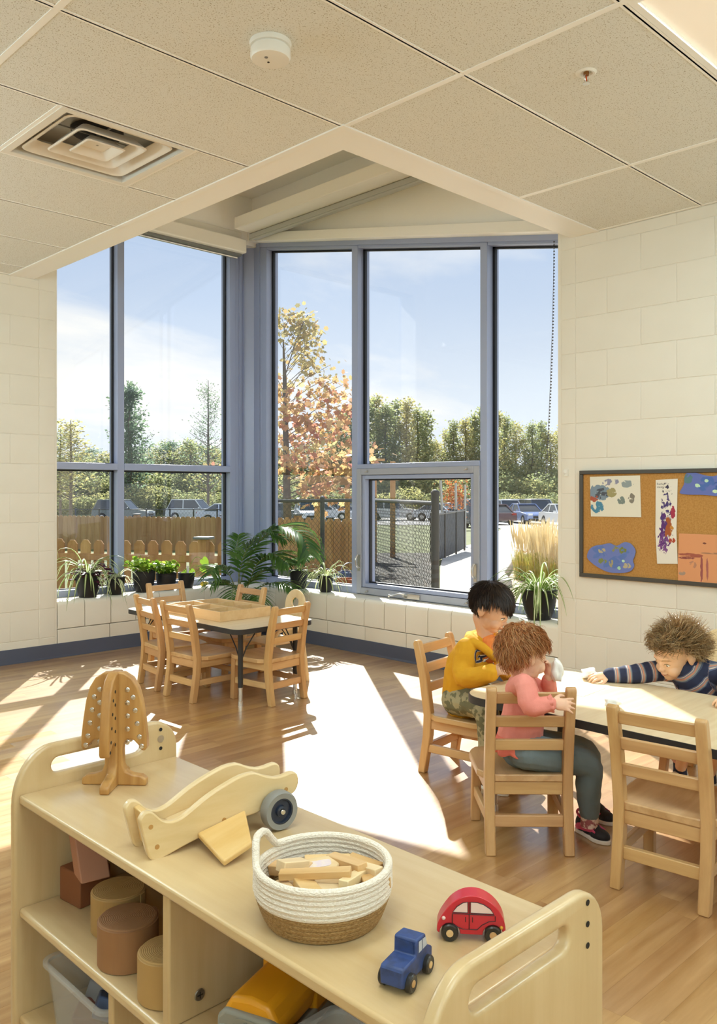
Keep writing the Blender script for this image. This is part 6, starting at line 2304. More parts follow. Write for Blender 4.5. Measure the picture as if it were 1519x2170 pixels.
# ---- timber play shelter seen past the maple
M_TIMB = wood('play timber', '#a98151', '#c29a68', 'X', 0.3, 0.7, 0.0, 6.0, spec=0.2)
t = thing('play_shelter', 'timber play shelter frame beyond the chain-link fence', 'shelter', cw(X0(700, 17.5), 17.5, -0.2))
oc = cw(X0(700, 17.5), 17.5, -0.2)
for (px, Y, w) in ((792, 16.0, 0.11), (832, 17.6, 0.11), (672, 18.2, 0.12), (736, 19.4, 0.12)):
    p = cw(X0(px, Y), Y, 0) - oc
    MB().box((p.x, p.y, 1.0), (w, w, 2.0), rz=AZ).build('post', M_TIMB, t, bevel=0.006)
a_, b_ = cw(X0(662, 18), 18, 1.70) - oc, cw(X0(842, 16.6), 16.6, 1.50) - oc
MB().beam(a_, b_, 0.14, 0.22).build('beam', M_TIMB, t, bevel=0.006)
a_, b_ = cw(X0(655, 19.2), 19.2, 1.42) - oc, cw(X0(760, 18.8), 18.8, 1.40) - oc
MB().beam(a_, b_, 0.12, 0.18).build('beam', M_TIMB, t, bevel=0.006)
a_, b_ = cw(X0(650, 18.6), 18.6, 1.88) - oc, cw(X0(770, 17.4), 17.4, 1.84) - oc
MB().beam(a_, b_, 1.3, 0.05).build('roof_boards', M_TIMB, t)

# play things on the ground
for i, (px, Y, c, lab, r) in enumerate(((696, 10.6, '#3f77b8', 'blue play bucket beyond the chain-link fence', 0.13), (742, 10.9, '#4c5f8f', 'dark blue play bucket beyond the chain-link fence near the window frame', 0.15), (733, 10.2, '#b9683a', 'rusty orange play bucket beyond the chain-link fence', 0.14))):
    t = thing('play_bucket', lab, 'bucket', cw(X0(px, Y), Y, gz(Y)), 0, 'play buckets in the yard')
    MB().lathe([(0.0, 0.0), (r * 0.75, 0.0), (r, r * 1.7), (r * 1.08, r * 1.72), (r * 1.08, r * 1.8), (r * 0.96, r * 1.8), (r * 0.72, 0.02), (0.0, 0.02)], 20).build('pail', mat('bucket %d' % i, c, 0.5), t)
    MB().tube([(math.cos(a) * r, 0.02, r * 1.75 + math.sin(a) * r * 0.8) for a in [PI * k / 10 for k in range(11)]], 0.006, 6).build('handle', M_GALV, t)

# ---- ornamental grasses in the planting bed
M_GB = leaf_mat('grass blade', ['#a8a440', '#bcae50', '#8a9440', '#c8b65c'], 0.6, 0.55)
M_GS = leaf_mat('dry grass stem', ['#ece0bc', '#f4ead0', '#e2d2a8'], 0.7, 0.55)


def grass_clump(px, Y, h, nb, ns, seed, label, spread=0.18):
    g = random.Random(seed)
    t = thing('feather_grass', label, 'ornamental grass', cw(X0(px, Y), Y, gz(Y) + 0.03), 0, 'feather grasses in the planting bed')
    mb = MB()
    for i in range(nb):
        a, rr = g.uniform(0, 2 * PI), spread * math.sqrt(g.random())
        b = Vector((math.cos(a) * rr, math.sin(a) * rr, 0))
        L = h * g.uniform(0.35, 0.62)
        o = Vector((math.cos(a), math.sin(a), 0)) * g.uniform(0.05, 0.28) * L
        mb_pts = [b, b + o * 0.25 + ez * L * 0.5, b + o * 0.65 + ez * L * 0.85, b + o * 1.2 + ez * L * 0.92]
        ribbon(mb, mb_pts, 0.008, Vector((-math.sin(a), math.cos(a), 0)), (0,), 0)
    stuff(mb.build('blades', M_GB, t, fix=False))
    ms = MB()
    for i in range(ns):
        a, rr = g.uniform(0, 2 * PI), spread * 0.8 * math.sqrt(g.random())
        b = Vector((math.cos(a) * rr, math.sin(a) * rr, 0))
        L = h * g.uniform(0.75, 1.08)
        o = Vector((math.cos(a), math.sin(a), 0)) * g.uniform(0.0, 0.16) * L
        p1, p2, p3 = b + o * 0.4 + ez * L * 0.62, b + o * 0.75 + ez * L * 0.8, b + o * 1.1 + ez * L
        ms.tube([b, p1, p2, p3], [0.0022, 0.002, 0.009, 0.002], 4, caps=False)
    stuff(ms.build('plumes', M_GS, t, fix=False))


for i, (px, Y, h, lab) in enumerate(((1112, 12.2, 0.80, 'tall tan feather grass nearest the kerb outside'), (1140, 11.6, 0.82, 'tall tan feather grass second from the kerb outside'), (1168, 11.2, 0.78, 'tall tan feather grass next to the wall edge outside'), (1152, 13.6, 0.80, 'tall tan feather grass behind the others in the bed'))):
    grass_clump(px, Y, h, 240, 110, 60 + i, lab)


# ---- cars in the parking lot
M_TYREK = mat('car tyre', '#1b1b1c', 0.7)
M_CWIN = mat('car window', '#2c3640', 0.12, spec=0.8)
M_LAMPW = mat('headlamp glass', '#dfe4e8', 0.15, spec=0.8)
M_LAMPR = mat('tail lamp red', '#9b2a24', 0.25)
paints = {}


def paint(c):
    if c not in paints:
        m = mat('car paint ' + c, c, 0.25, spec=0.6)
        m.node_tree.nodes['Principled BSDF'].inputs['Coat Weight'].default_value = 0.6
        paints[c] = m
    return paints[c]


def make_car(name, label, loc, rz, c, suv=False, L=4.5, W=1.78, group='cars in the parking lot'):
    t = thing(name, label, 'car', loc, rz, group)
    hb, hr = (0.98, 1.68) if suv else (0.88, 1.42)
    l = L / 2
    # side outline, front at -x
    body = [(-l, 0.30), (-l + 0.02, 0.62), (-l + 0.15, hb - 0.16), (-l * 0.45, hb - 0.02), (l * 0.6, hb), (l - 0.06, hb - 0.04), (l, 0.60), (l - 0.02, 0.32)]
    def arc_(cx):
        return [(cx + 0.36 * math.cos(a), 0.30 + 0.36 * math.sin(a)) for a in [PI * k / 8 for k in range(9)]]
    wx = (l - 0.85, -l + 0.85)
    out = body + [(wx[0] + 0.37, 0.28)] + arc_(wx[0])[0:] + [(wx[0] - 0.37, 0.24), (wx[1] + 0.37, 0.24)] + arc_(wx[1]) + [(wx[1] - 0.37, 0.28)]
    MB().prism(out, W, frame((0, W / 2, 0), (1, 0, 0), (0, 0, 1), (0, -1, 0))).build('body', paint(c), t, bevel=0.06, seg=3)
    # tapered glass house
    if suv:
        lo = [(-l * 0.40, hb - 0.04), (l * 0.94, hb - 0.04)]
        hi = [(-l * 0.12, hr), (l * 0.80, hr)]
    else:
        lo = [(-l * 0.38, hb - 0.04), (l * 0.80, hb - 0.04)]
        hi = [(-l * 0.02, hr), (l * 0.42, hr)]
    w0, w1 = W / 2 - 0.04, W / 2 - 0.20
    vs = [(lo[0][0], -w0, lo[0][1]), (lo[1][0], -w0, lo[1][1]), (lo[1][0], w0, lo[1][1]), (lo[0][0], w0, lo[0][1]),
          (hi[0][0], -w1, hi[0][1] - 0.05), (hi[1][0], -w1, hi[1][1] - 0.05), (hi[1][0], w1, hi[1][1] - 0.05), (hi[0][0], w1, hi[0][1] - 0.05)]
    MB().add(vs, [(0, 1, 2, 3), (4, 5, 6, 7), (0, 1, 5, 4), (1, 2, 6, 5), (2, 3, 7, 6), (3, 0, 4, 7)]).build('window_glass', M_CWIN, t, bevel=0.02)
    MB().bb((hi[0][0] - 0.04, -w1 - 0.03, hr - 0.07), (hi[1][0] + 0.05, w1 + 0.03, hr)).build('roof', paint(c), t, bevel=0.035, seg=3)
    for s in (-1, 1):
        for k in range(3 if suv else 2):
            pass
        MB().beam((lo[0][0], s * (w0 - 0.01), lo[0][1]), (hi[0][0], s * (w1 - 0.005), hi[0][1] - 0.04), 0.07, 0.05).build('pillar', paint(c), t)
        MB().beam((lo[1][0], s * (w0 - 0.01), lo[1][1]), (hi[1][0], s * (w1 - 0.005), hi[1][1] - 0.04), 0.10, 0.06).build('pillar', paint(c), t)
        mx_ = (lo[0][0] + lo[1][0]) / 2 + 0.1
        MB().beam((mx_, s * (w0 + 0.002), lo[0][1]), (mx_ + 0.05, s * (w1 + 0.004), hi[0][1] - 0.04), 0.03, 0.09, up=(1, 0, 0)).build('pillar', paint(c), t)
        MB().box((lo[0][0] + 0.18, s * (W / 2 + 0.08), hb + 0.06), (0.10, 0.18, 0.12)).build('wing_mirror', paint(c), t, bevel=0.02)
        MB().box((-l + 0.06, s * (W / 2 - 0.24), 0.70), (0.14, 0.34, 0.15)).build('headlamp', M_LAMPW, t, bevel=0.03)
        MB().box((l - 0.05, s * (W / 2 - 0.22), 0.76), (0.12, 0.32, 0.14)).build('tail_lamp', M_LAMPR, t, bevel=0.02)
        for x in wx:
            Mw = frame((x, s * (W / 2 - 0.10), 0.31), (1, 0, 0), (0, 0, 1), (0, s, 0))
            w_ = MB().lathe([(0.0, -0.10), (0.27, -0.10), (0.31, -0.07), (0.31, 0.07), (0.27, 0.10), (0.19, 0.09)], 20, M=Mw).build('wheel', M_TYREK, t)
            MB().lathe([(0.19, 0.085), (0.16, 0.10), (0.05, 0.095), (0.0, 0.10)], 16, M=Mw).build('hubcap', M_STEEL, w_)
    MB().box((-l + 0.0, 0, 0.52), (0.05, W * 0.5, 0.16)).build('grille', M_DARK, t, bevel=0.01)
    MB().box((-l + 0.02, 0, 0.34), (0.08, W * 0.9, 0.14)).build('bumper', M_DARK, t, bevel=0.02)
    return t


def car_at(px, Y, face, c, label, suv=False, **k):
    """face: degrees the nose is turned from straight at the viewer"""
    d = cw(math.sin(math.radians(face)), -math.cos(math.radians(face)))    # nose direction
    make_car('car', label, cw(X0(px, Y), Y, gz(Y)), math.atan2(-d.y, -d.x), c, suv, **k)


car_at(1115, 61, 12, '#6f86b8', 'blue compact car facing the building in the parking lot')
car_at(1139, 67, 14, '#4a4f5a', 'black car parked just behind the blue compact', True)
car_at(1146, 73, 12, '#c9cdd2', 'white car glimpsed behind the black one in the lot', True)
car_at(1097, 70, 12, '#dfe2e4', 'white van-like car standing behind the silver sedan', True)
car_at(1076, 64, 15, '#c2c6cc', 'silver sedan left of the blue compact in the lot', True)
car_at(1041, 59, 195, '#5a383e', 'dark maroon sedan seen from behind next to the window mullion')
car_at(1196, 55, 10, '#dadde0', 'white car cut by the wall at the right of the window')
car_at(994, 50, 195, '#3c4254', 'dark navy car behind the sash of the hopper window', True)
car_at(938, 66, 60, '#d9dcdf', 'white car above the charcoal fence cloth')
car_at(978, 68, 70, '#b4bac2', 'pale silver car behind the silver stakes')
car_at(655, 62, 10, '#d4d8dc', 'white car with a roof load under the maple', True)
car_at(600, 66, 80, '#4b5560', 'dark car behind the maple trunk')
car_at(690, 68, 85, '#cfd2d6', 'white car low behind the golden board fence', )
car_at(735, 70, 80, '#8e959e', 'grey car beside the window mullion behind the board fence')
car_at(262, 66, 82, '#5f6a70', 'grey green car left of the mullion beyond the picket fences', True)
car_at(415, 68, 75, '#b9c2c4', 'silver hatchback beyond the picket fences', True)
car_at(486, 62, 85, '#b7c0d2', 'pale blue sedan near the corner post beyond the picket fences')
car_at(835, 68, 80, '#e3e5e6', 'white car behind the dark chain-link in the hopper window', True)


# ---- trees
def crown(g, levels):
    """levels: (height, radius, points) -> leaf places"""
    P = []
    for (z, r, n, sz) in levels:
        a = g.uniform(0, 2 * PI, n)
        rr = r * np.sqrt(g.uniform(0.05, 1, n))
        P.append(np.stack([rr * np.cos(a), rr * np.sin(a), z + g.normal(0, sz, n)], 1))
    return np.concatenate(P)


M_BARK = mat('grey bark', '#6e6357', 0.9, '#574d44', 12, 4, 0.3)
M_LP = [leaf_mat('poplar leaves', ['#84905f', '#9ba46c', '#b2b37c', '#7c8a62', '#a8ad82'], 0.5, 0.75),
        leaf_mat('yellowing leaves', ['#a8a468', '#bab070', '#9a9c66', '#c4b678', '#909668'], 0.5, 0.75),
        leaf_mat('blue green leaves', ['#6a8266', '#7c9270', '#5e7662', '#889c7a'], 0.5, 0.7)]


def tree_mesh(kind, seed):
    """returns trunk mesh and leaf point array for a tree 10 m high"""
    g = np.random.default_rng(seed)
    rr = random.Random(seed)
    tb = MB()
    P = []
    if kind == 'poplar':
        tb.tube([(0, 0, -0.5), (0.1, 0, 3), (0.0, 0.1, 6), (0.05, 0, 9.6)], [0.16, 0.13, 0.09, 0.02], 7)
        nb, z0, reach, up_, nl, sig = 42, 2.2, 1.9, 0.75, 52, 0.26
    elif kind == 'column':
        tb.tube([(0, 0, -0.5), (0, 0, 5), (0, 0, 9.6)], [0.2, 0.14, 0.03], 7)
        nb, z0, reach, up_, nl, sig = 70, 0.9, 1.75, 0.8, 62, 0.24
    elif kind == 'bare':
        tb.tube([(0, 0, -0.5), (0.05, 0, 5), (0, 0, 9.8)], [0.10, 0.08, 0.02], 7)
        nb, z0, reach, up_, nl, sig = 70, 1.8, 2.0, 0.6, 26, 0.26
    elif kind == 'broad':
        tb.tube([(0, 0, -0.5), (0.1, 0, 3), (0, 0.1, 8)], [0.2, 0.16, 0.05], 7)
        nb, z0, reach, up_, nl, sig = 40, 2.0, 3.2, 0.6, 60, 0.36
    for b in range(nb):
        u = (b + rr.random()) / nb
        z = z0 + (9.3 - z0) * u
        a = rr.uniform(0, 2 * PI)
        if kind in ('poplar', 'bare'):
            L = reach * (1 - u * 0.78) * rr.uniform(0.6, 1.15)
        elif kind == 'column':
            L = reach * math.sin(PI * (0.18 + 0.80 * u)) ** 0.8 * rr.uniform(0.7, 1.1)
        else:
            L = reach * math.sin(PI * (0.15 + 0.82 * u)) * rr.uniform(0.6, 1.1)
        p0 = Vector((0, 0, z))
        p2 = p0 + Vector((math.cos(a) * L, math.sin(a) * L, L * up_))
        p1 = (p0 + p2) / 2 - Vector((0, 0, 0.08 * L))
        tb.tube([p0, p1, p2], [0.045 * (1.1 - u), 0.03 * (1.1 - u), 0.01], 4, caps=False)
        for q in range(nl):
            s = rr.uniform(0.25, 1.05)
            c = p0.lerp(p2, s)
            P.append((c.x + g.normal(0, sig), c.y + g.normal(0, sig), c.z + g.normal(0, sig)))
    return tb, P


protos = {}


def tree(kind, variant, px, Y, top_py, width, label, mt, leaf=0.26, cat='tree', group='trees beyond the parking lot'):
    zb = gz(Y)
    h = H - (top_py - HY) * Y / F - zb
    key = (kind, variant, mt.name, leaf)
    s = h / 10.0
    if key not in protos:
        t = thing('tree', label, cat, (0, 0, 0), 0, group)
        tb, P = tree_mesh(kind, variant)
        tb.build('trunk', M_BARK, t)
        leaves('foliage', P, leaf, mt, t, seed=variant)
        protos[key] = t
    else:
        t = dup(protos[key], (0, 0, 0), 0, label, group)
    t.location = cw(X0(px, Y), Y, zb)
    t.rotation_euler = (0, 0, px * 0.7)
    t.scale = (s * width, s * width, s)
    return t


tree('column', 1, 274, 82, 806, 1.05, 'dense dark green tree beside the left window\'s mullion', M_LP[2], 0.25)
tree('bare', 2, 441, 74, 800, 1.0, 'thin nearly leafless tree in the left window near the corner', M_LP[2], 0.12)
tree('bare', 3, 150, 70, 884, 1.7, 'sparse tree at the left edge of the left window', M_LP[1], 0.20)
tree('bare', 4, 128, 72, 905, 1.6, 'thin sparse tree cut by the left wall edge', M_LP[0], 0.20)
hs_ = [(700, 96, 900, 'poplar'), (722, 92, 872, 'poplar'), (742, 95, 852, 'poplar'), (778, 93, 838, 'poplar'), (797, 96, 834, 'poplar'), (818, 94, 850, 'poplar'), (838, 97, 845, 'poplar'), (862, 93, 840, 'poplar'), (884, 95, 858, 'poplar'), (902, 97, 868, 'poplar'),
       (921, 99, 935, 'broad'), (943, 97, 912, 'broad'), (962, 95, 888, 'poplar'), (985, 94, 884, 'poplar'), (1004, 96, 872, 'poplar'), (1022, 95, 860, 'poplar'), (1052, 94, 866, 'poplar'), (1070, 97, 876, 'poplar'), (1092, 99, 892, 'broad'), (1112, 96, 925, 'broad'), (1127, 94, 892, 'poplar'), (1146, 96, 890, 'poplar'), (1166, 95, 915, 'broad'), (1186, 96, 905, 'broad')]
where = ['left of the middle mullion', 'by the middle mullion', 'behind the middle mullion', 'just right of the middle mullion', 'tallest right of the middle mullion', 'third right of the middle mullion', 'fourth right of the middle mullion', 'fifth right of the middle mullion', 'at the right of the tall poplar row',
         'last of the tall poplar row', 'in the dip of the tree line', 'just right of the dip in the tree line', 'second right of the dip', 'third right of the dip', 'left of the right mullion', 'behind the right mullion', 'just right of the right mullion', 'second right of the right mullion', 'third right of the right mullion', 'in the gap of the right pane', 'tallest near the blind chain', 'left of the blind chain', 'beside the blind chain', 'cut by the right wall edge']
for i, (px, Y, ty, k) in enumerate(hs_):
    tree(k, 10 + i % 3, px, Y, ty, 1.05 if k == 'poplar' else 1.1, ('green poplar ' if k == 'poplar' else 'broad yellow green tree ') + where[i], M_LP[0] if (i % 3 != 1 and k == 'poplar') else M_LP[1])
lf_ = [(170, 960), (198, 948), (225, 958), (246, 962), (300, 962), (322, 958), (346, 935), (368, 932), (390, 945), (405, 930), (428, 940), (455, 948), (478, 955), (130, 965), (500, 950), (590, 950), (640, 940), (670, 930)]
for i, (px, ty) in enumerate(lf_):
    tree('broad', 20 + i % 3, px, 90 + (i * 7) % 9, ty, 1.5, 'bushy tree in the far hedge line, number %d from the left wall edge' % (i + 1) if False else 'bushy tree in the far hedge line ' + ['below the sparse tree', 'between the sparse and the dense tree', 'left of the dense tree', 'under the dense tree', 'right of the dense tree', 'second right of the dense tree', 'third right of the dense tree', 'midway along the right pane', 'left of the thin tree', 'close left of the thin tree', 'at the foot of the thin tree', 'right of the thin tree', 'beside the left window\'s end frame', 'at the left wall edge', 'behind the corner post', 'behind the maple trunk', 'behind the maple leaves', 'right of the maple'][i], M_LP[(i * 2) % 3])

# shrubs that fill the slope between the lot and the trees
sproto = None
M_SH = [leaf_mat('goldenrod shrub', ['#9c9c66', '#aeab74', '#878e60', '#b8b07c'], 0.6, 0.7), leaf_mat('grey green shrub', ['#929a6c', '#828c62', '#a6aa7c'], 0.6, 0.7)]
sp = []
for v in range(2):
    t = thing('shrub', 'x', 'shrub', (0, 0, -50), 0, 'wild shrubs on the slope behind the parking lot')
    g = np.random.default_rng(70 + v)
    n = 1700
    a = g.uniform(0, 2 * PI, n); rr = np.sqrt(g.uniform(0, 1, n)) * 1.6; zz = g.uniform(0, 1, n) ** 0.8 * 1.9 * np.sqrt(np.clip(1.05 - (rr / 1.6) ** 2, 0, 1))
    leaves('foliage', np.stack([rr * np.cos(a), rr * np.sin(a), zz], 1), 0.17, M_SH[v], t, seed=70 + v)
    MB().tube([(0, 0, -0.3), (0.1, 0, 0.6), (0.3, 0, 1.4)], [0.04, 0.03, 0.01], 5).tube([(0, 0, -0.3), (-0.2, 0.2, 0.7), (-0.5, 0.2, 1.3)], [0.04, 0.03, 0.01], 5).build('stem', M_BARK, t)
    sp.append(t)
g = random.Random(90)
k = 0
for row, (Y, step) in enumerate(((79, 30), (86, 27), (94, 27))):
    px = 90 + row * 12
    while px < 1215:
        vis = px
        o = sp[k % 2] if k < 2 else dup(sp[k % 2], (0, 0, 0), 0, 'x')
        o['label'] = 'wild %s shrub %s, seen through the %s' % (('yellowish', 'grey green')[k % 2], ('just behind the parked cars', 'midway up the slope', 'at the foot of the trees')[row], 'left window' if px < 500 else ('maple pane' if px < 750 else ('middle pane' if px < 1030 else 'right pane')))
        o.location = cw(X0(px, Y), Y + g.uniform(-1.5, 1.5), gz(Y) - 0.1)
        s = g.uniform(0.9, 1.5) * (1 + 0.35 * row)
        o.scale = (s * 1.1, s * 1.1, s)
        o.rotation_euler = (0, 0, g.uniform(0, 6))
        k += 1
        px += step + g.uniform(-5, 5)

# ---- the maple close by, and a small orange tree by the path
M_MAP = leaf_mat('maple leaf', ['#cf9f6a', '#dab878', '#c2866a', '#c2ae7c', '#cc9474', '#b4a678', '#e0c68a', '#d09c7c', '#ba7c70'], 0.5, 0.55)
M_MAPU = leaf_mat('upper maple leaf', ['#b8ac78', '#c6b782', '#a8a072', '#bc9c6a', '#aeaa7c'], 0.5, 0.5)
MLEAF = [(-0.45, 0), (-0.26, -0.14), (-0.24, -0.40), (0.0, -0.30), (0.18, -0.46), (0.24, -0.24), (0.50, 0.0), (0.24, 0.24), (0.18, 0.46), (0.0, 0.30), (-0.24, 0.40), (-0.26, 0.14)]
Ym = 15.0
t = thing('maple_tree', 'young maple with orange autumn leaves beyond the chain-link fence', 'tree', cw(X0(606, Ym), Ym, gz(Ym)))
tb = MB()
tx = lambda px, py: cw((px - 606) * Ym / F, 0, H - (py - HY) * Ym / F - gz(Ym))
tb.tube([tx(612, 1200), tx(608, 1060), tx(605, 900), tx(603, 800), tx(600, 720)], [0.085, 0.07, 0.05, 0.035, 0.012], 9)
g = random.Random(8)
PL, PU = [], []
for b in range(46):
    u = (b + g.random()) / 46
    py = 1075 - 395 * u
    base = tx(607 - 5 * u, py)
    a = g.uniform(0, 2 * PI)
    if b % 3 == 0:
        a = math.atan2(cw(1, 0).y, cw(1, 0).x) + g.uniform(-0.5, 0.5)
    L = (1.38 * (1 - u) ** 0.9 + 0.24) * g.uniform(0.65, 1.1)
    tip = base + Vector((math.cos(a) * L, math.sin(a) * L, L * (0.25 + 0.75 * u)))
    mid = (base + tip) / 2 + Vector((0, 0, 0.05))
    tb.tube([base, mid, tip], [0.012 * (1.1 - u), 0.006, 0.003], 5, caps=False)
    for q in range(54 if u < 0.5 else 26):
        s = g.uniform(0.18, 1.08) if u < 0.5 else g.uniform(0.55, 1.08)
        c = base.lerp(tip, s)
        (PU if u > 0.52 else PL).append((c.x + g.gauss(0, 0.13), c.y + g.gauss(0, 0.13), c.z + g.gauss(0, 0.11)))
br = [tx(606, 790), tx(625, 730), tx(640, 690), tx(652, 668)]
tb.tube(smooth_line(br, 4), 0.010, 5, caps=False)
for q in range(46):
    i = g.randrange(1, 4)
    c = br[i - 1].lerp(br[i], g.random())
    PU.append((c.x + g.gauss(0, 0.12), c.y + g.gauss(0, 0.12), c.z + g.gauss(0, 0.10)))
tb.build('trunk', M_BARK, t)
leaves('foliage', PL, 0.125, M_MAP, t, MLEAF, up=0.5, seed=1, droop=0.4)
leaves('foliage', PU, 0.100, M_MAPU, t, MLEAF, up=0.5, seed=2, droop=0.4)
t = thing('young_tree', 'small rusty orange tree behind the silver stakes', 'tree', cw(X0(966, 44), 44, gz(44)), 0)
MB().tube([(0, 0, 0), (0.02, 0, 1.0), (0, 0, 2.3)], [0.04, 0.03, 0.01], 6).build('trunk', M_BARK, t)
gq = np.random.default_rng(5)
leaves('foliage', gq.normal(0, 1, (700, 3)) * np.array([0.33, 0.33, 0.42]) + np.array([0, 0, 1.75]), 0.13, leaf_mat('rusty leaves', ['#b5653a', '#c87f4a', '#a3552f'], 0.6, 0.4), t, seed=3)
t = thing('low_shrub', 'low reddish brown shrub in the planting bed by the wall edge', 'shrub', cw(X0(1172, 12.6), 12.6, gz(12.6) + 0.03))
MB().tube([(0, 0, 0), (0.05, 0, 0.2), (0.1, 0.05, 0.4)], [0.01, 0.008, 0.003], 5).build('stem', M_BARK, t)
leaves('foliage', gq.normal(0, 1, (500, 3)) * np.array([0.22, 0.22, 0.14]) + np.array([0, 0, 0.32]), 0.05, leaf_mat('red brown leaves', ['#a8623c', '#b9784c', '#8f5236'], 0.6, 0.4), t, seed=4)

# ------------------------------------------------------------------ the three children
from mathutils import noise as mnoise
from mathutils.bvhtree import BVHTree


def chain(mb, pts, rs, n=14, k=4, ends=True):
    """tapering limb through the joints"""
    P = smooth_line(pts, k)
    R = [v.x for v in smooth_line([(r, 0, 0) for r in rs], k)]
    mb.tube(P, R, n)
    if ends:
        mb.ball(P[0], R[0], n, 8)
        mb.ball(P[-1], R[-1], n, 8)


def hand(mb, wrist, d, back, side, curl=0.4, s=1.0, spread=1.0):
    """palm, four unequal fingers that bend at two joints, thumb from the side of the palm"""
    x = Vector(d).normalized()
    z = Vector(back)
    z = (z - x * z.dot(x)).normalized()
    y = z.cross(x) * side
    M = frame(wrist, x, y, z)
    mb.ball((0.026 * s, 0.0, 0.0), (0.029 * s, 0.0215 * s, 0.0115 * s), 14, 9, M=M)
    mb.ball((0.040 * s, 0.0, 0.001), (0.015 * s, 0.0215 * s, 0.0095 * s), 14, 9, M=M)
    for yb, L, an in ((0.0165, 0.036, 7), (0.0055, 0.040, 1.5), (-0.0055, 0.037, -4), (-0.0160, 0.029, -11)):
        a = math.radians(an) * spread
        p = Vector((0.046 * s, yb * s, 0.001))
        dv = Vector((math.cos(a), math.sin(a), 0))
        pts = [p - dv * 0.01 * s, p]
        b = 0.0
        for j, f in enumerate((0.42, 0.32, 0.26)):
            b += curl * (0.45 + 0.35 * j)
            p = p + (dv * math.cos(b) + Vector((0, 0, -1)) * math.sin(b)) * L * f * s
            pts.append(p)
        chain(mb, [M @ q for q in pts], [0.0055 * s, 0.0053 * s, 0.0050 * s, 0.0047 * s, 0.0042 * s], 8, 2)
    p0 = Vector((0.010 * s, 0.014 * s, -0.003))
    p1 = Vector((0.024 * s, 0.027 * s, -0.008))
    p2 = Vector((0.038 * s, 0.033 * s, -0.012 - 0.006 * curl))
    p3 = Vector((0.049 * s, 0.033 * s, -0.016 - 0.012 * curl))
    chain(mb, [M @ q for q in (p0, p1, p2, p3)], [0.0078 * s, 0.0066 * s, 0.0060 * s, 0.0048 * s], 9, 2)


def head_frame(c, fwd, roll=0.0):
    f = Vector(fwd).normalized()
    left = ez.cross(f).normalized()
    up = f.cross(left)
    if roll:
        R = Matrix.Rotation(roll, 3, f)
        left, up = R @ left, R @ up
    return frame(c, f, left, up)


def head(mb, M, s=1.0):
    B = lambda c, r: mb.ball([v * s for v in c], [v * s for v in r], 22, 14, M=M)
    B((-0.010, 0, 0.024), (0.080, 0.069, 0.070))
    B((0.018, 0, 0.000), (0.060, 0.061, 0.062))
    B((0.027, 0, -0.032), (0.047, 0.053, 0.055))
    B((0.048, 0, -0.070), (0.022, 0.025, 0.017))
    B((0.024, 0, -0.062), (0.038, 0.042, 0.026))
    for q in (-1, 1):
        B((0.049, q * 0.030, -0.040), (0.024, 0.023, 0.024))
        B((-0.012, q * 0.068, -0.014), (0.014, 0.007, 0.023))
        B((-0.020, q * 0.073, -0.008), (0.013, 0.006, 0.019))
        B((0.079, q * 0.0075, -0.030), (0.006, 0.006, 0.006))
    B((0.064, 0, 0.016), (0.016, 0.040, 0.016))
    for q in (-1, 1):
        B((0.0585, q * 0.0268, 0.0005), (0.0122, 0.0140, 0.0080))
        B((0.0565, q * 0.0268, -0.0165), (0.0120, 0.0140, 0.0070))
    B((0.074, 0, -0.012), (0.008, 0.008, 0.020))
    B((0.083, 0, -0.026), (0.0095, 0.0085, 0.0085))
    B((0.073, 0, -0.047), (0.008, 0.017, 0.0052))
    B((0.071, 0, -0.056), (0.008, 0.014, 0.0055))
    B((0.066, 0, -0.042), (0.010, 0.019, 0.012))


def bake(mb, name, mt, parent=None, voxel=0.003, it=6, fac=0.5, fold=0.0, ffreq=26.0, seed=0):
    """one continuous surface out of overlapping volumes"""
    me0 = mb.mesh(name + ' volume', mt, smooth=False, fix=True)
    o = bpy.data.objects.new(name + '_volume', me0)
    COL.objects.link(o)
    r = o.modifiers.new('r', 'REMESH')
    r.mode = 'VOXEL'
    r.voxel_size = voxel
    r.use_smooth_shade = True
    sm = o.modifiers.new('s', 'SMOOTH')
    sm.factor = fac
    sm.iterations = it
    dg = bpy.context.evaluated_depsgraph_get()
    dg.update()
    me = bpy.data.meshes.new_from_object(o.evaluated_get(dg))
    bpy.data.objects.remove(o)
    if fold:
        nrm = [v.normal.copy() for v in me.vertices]
        for v, nn in zip(me.vertices, nrm):
            q = v.co * ffreq + Vector((seed, seed * 2, 0))
            d = 1 - abs(mnoise.noise(q)) * 2.6
            d += 0.5 * mnoise.noise(q * 2.3)
            v.co += nn * d * fold
    me.materials.clear()
    me.materials.append(mt)
    me.polygons.foreach_set('use_smooth', [True] * len(me.polygons))
    me.name = name
    me.update()
    return link(name, me, parent)


def skin(name, c, c2):
    m = mat(name, c, 0.48, c2, 14, 2, spec=0.35, sss=0.12)
    return m


def on_face(body, M):
    """finder for points on the face: (y, z) in the head's own metres -> x where the skin lies"""
    bv = BVHTree.FromPolygons([v.co.copy() for v in body.data.vertices], [tuple(p.vertices) for p in body.data.polygons])
    R = M.to_3x3()

    def find(y, z):
        h = bv.ray_cast(M @ Vector((0.14, y, z)), R @ Vector((-1, 0, 0)), 0.2)
        return (M.inverted() @ h[0]).x if h[0] is not None else 0.07
    return find


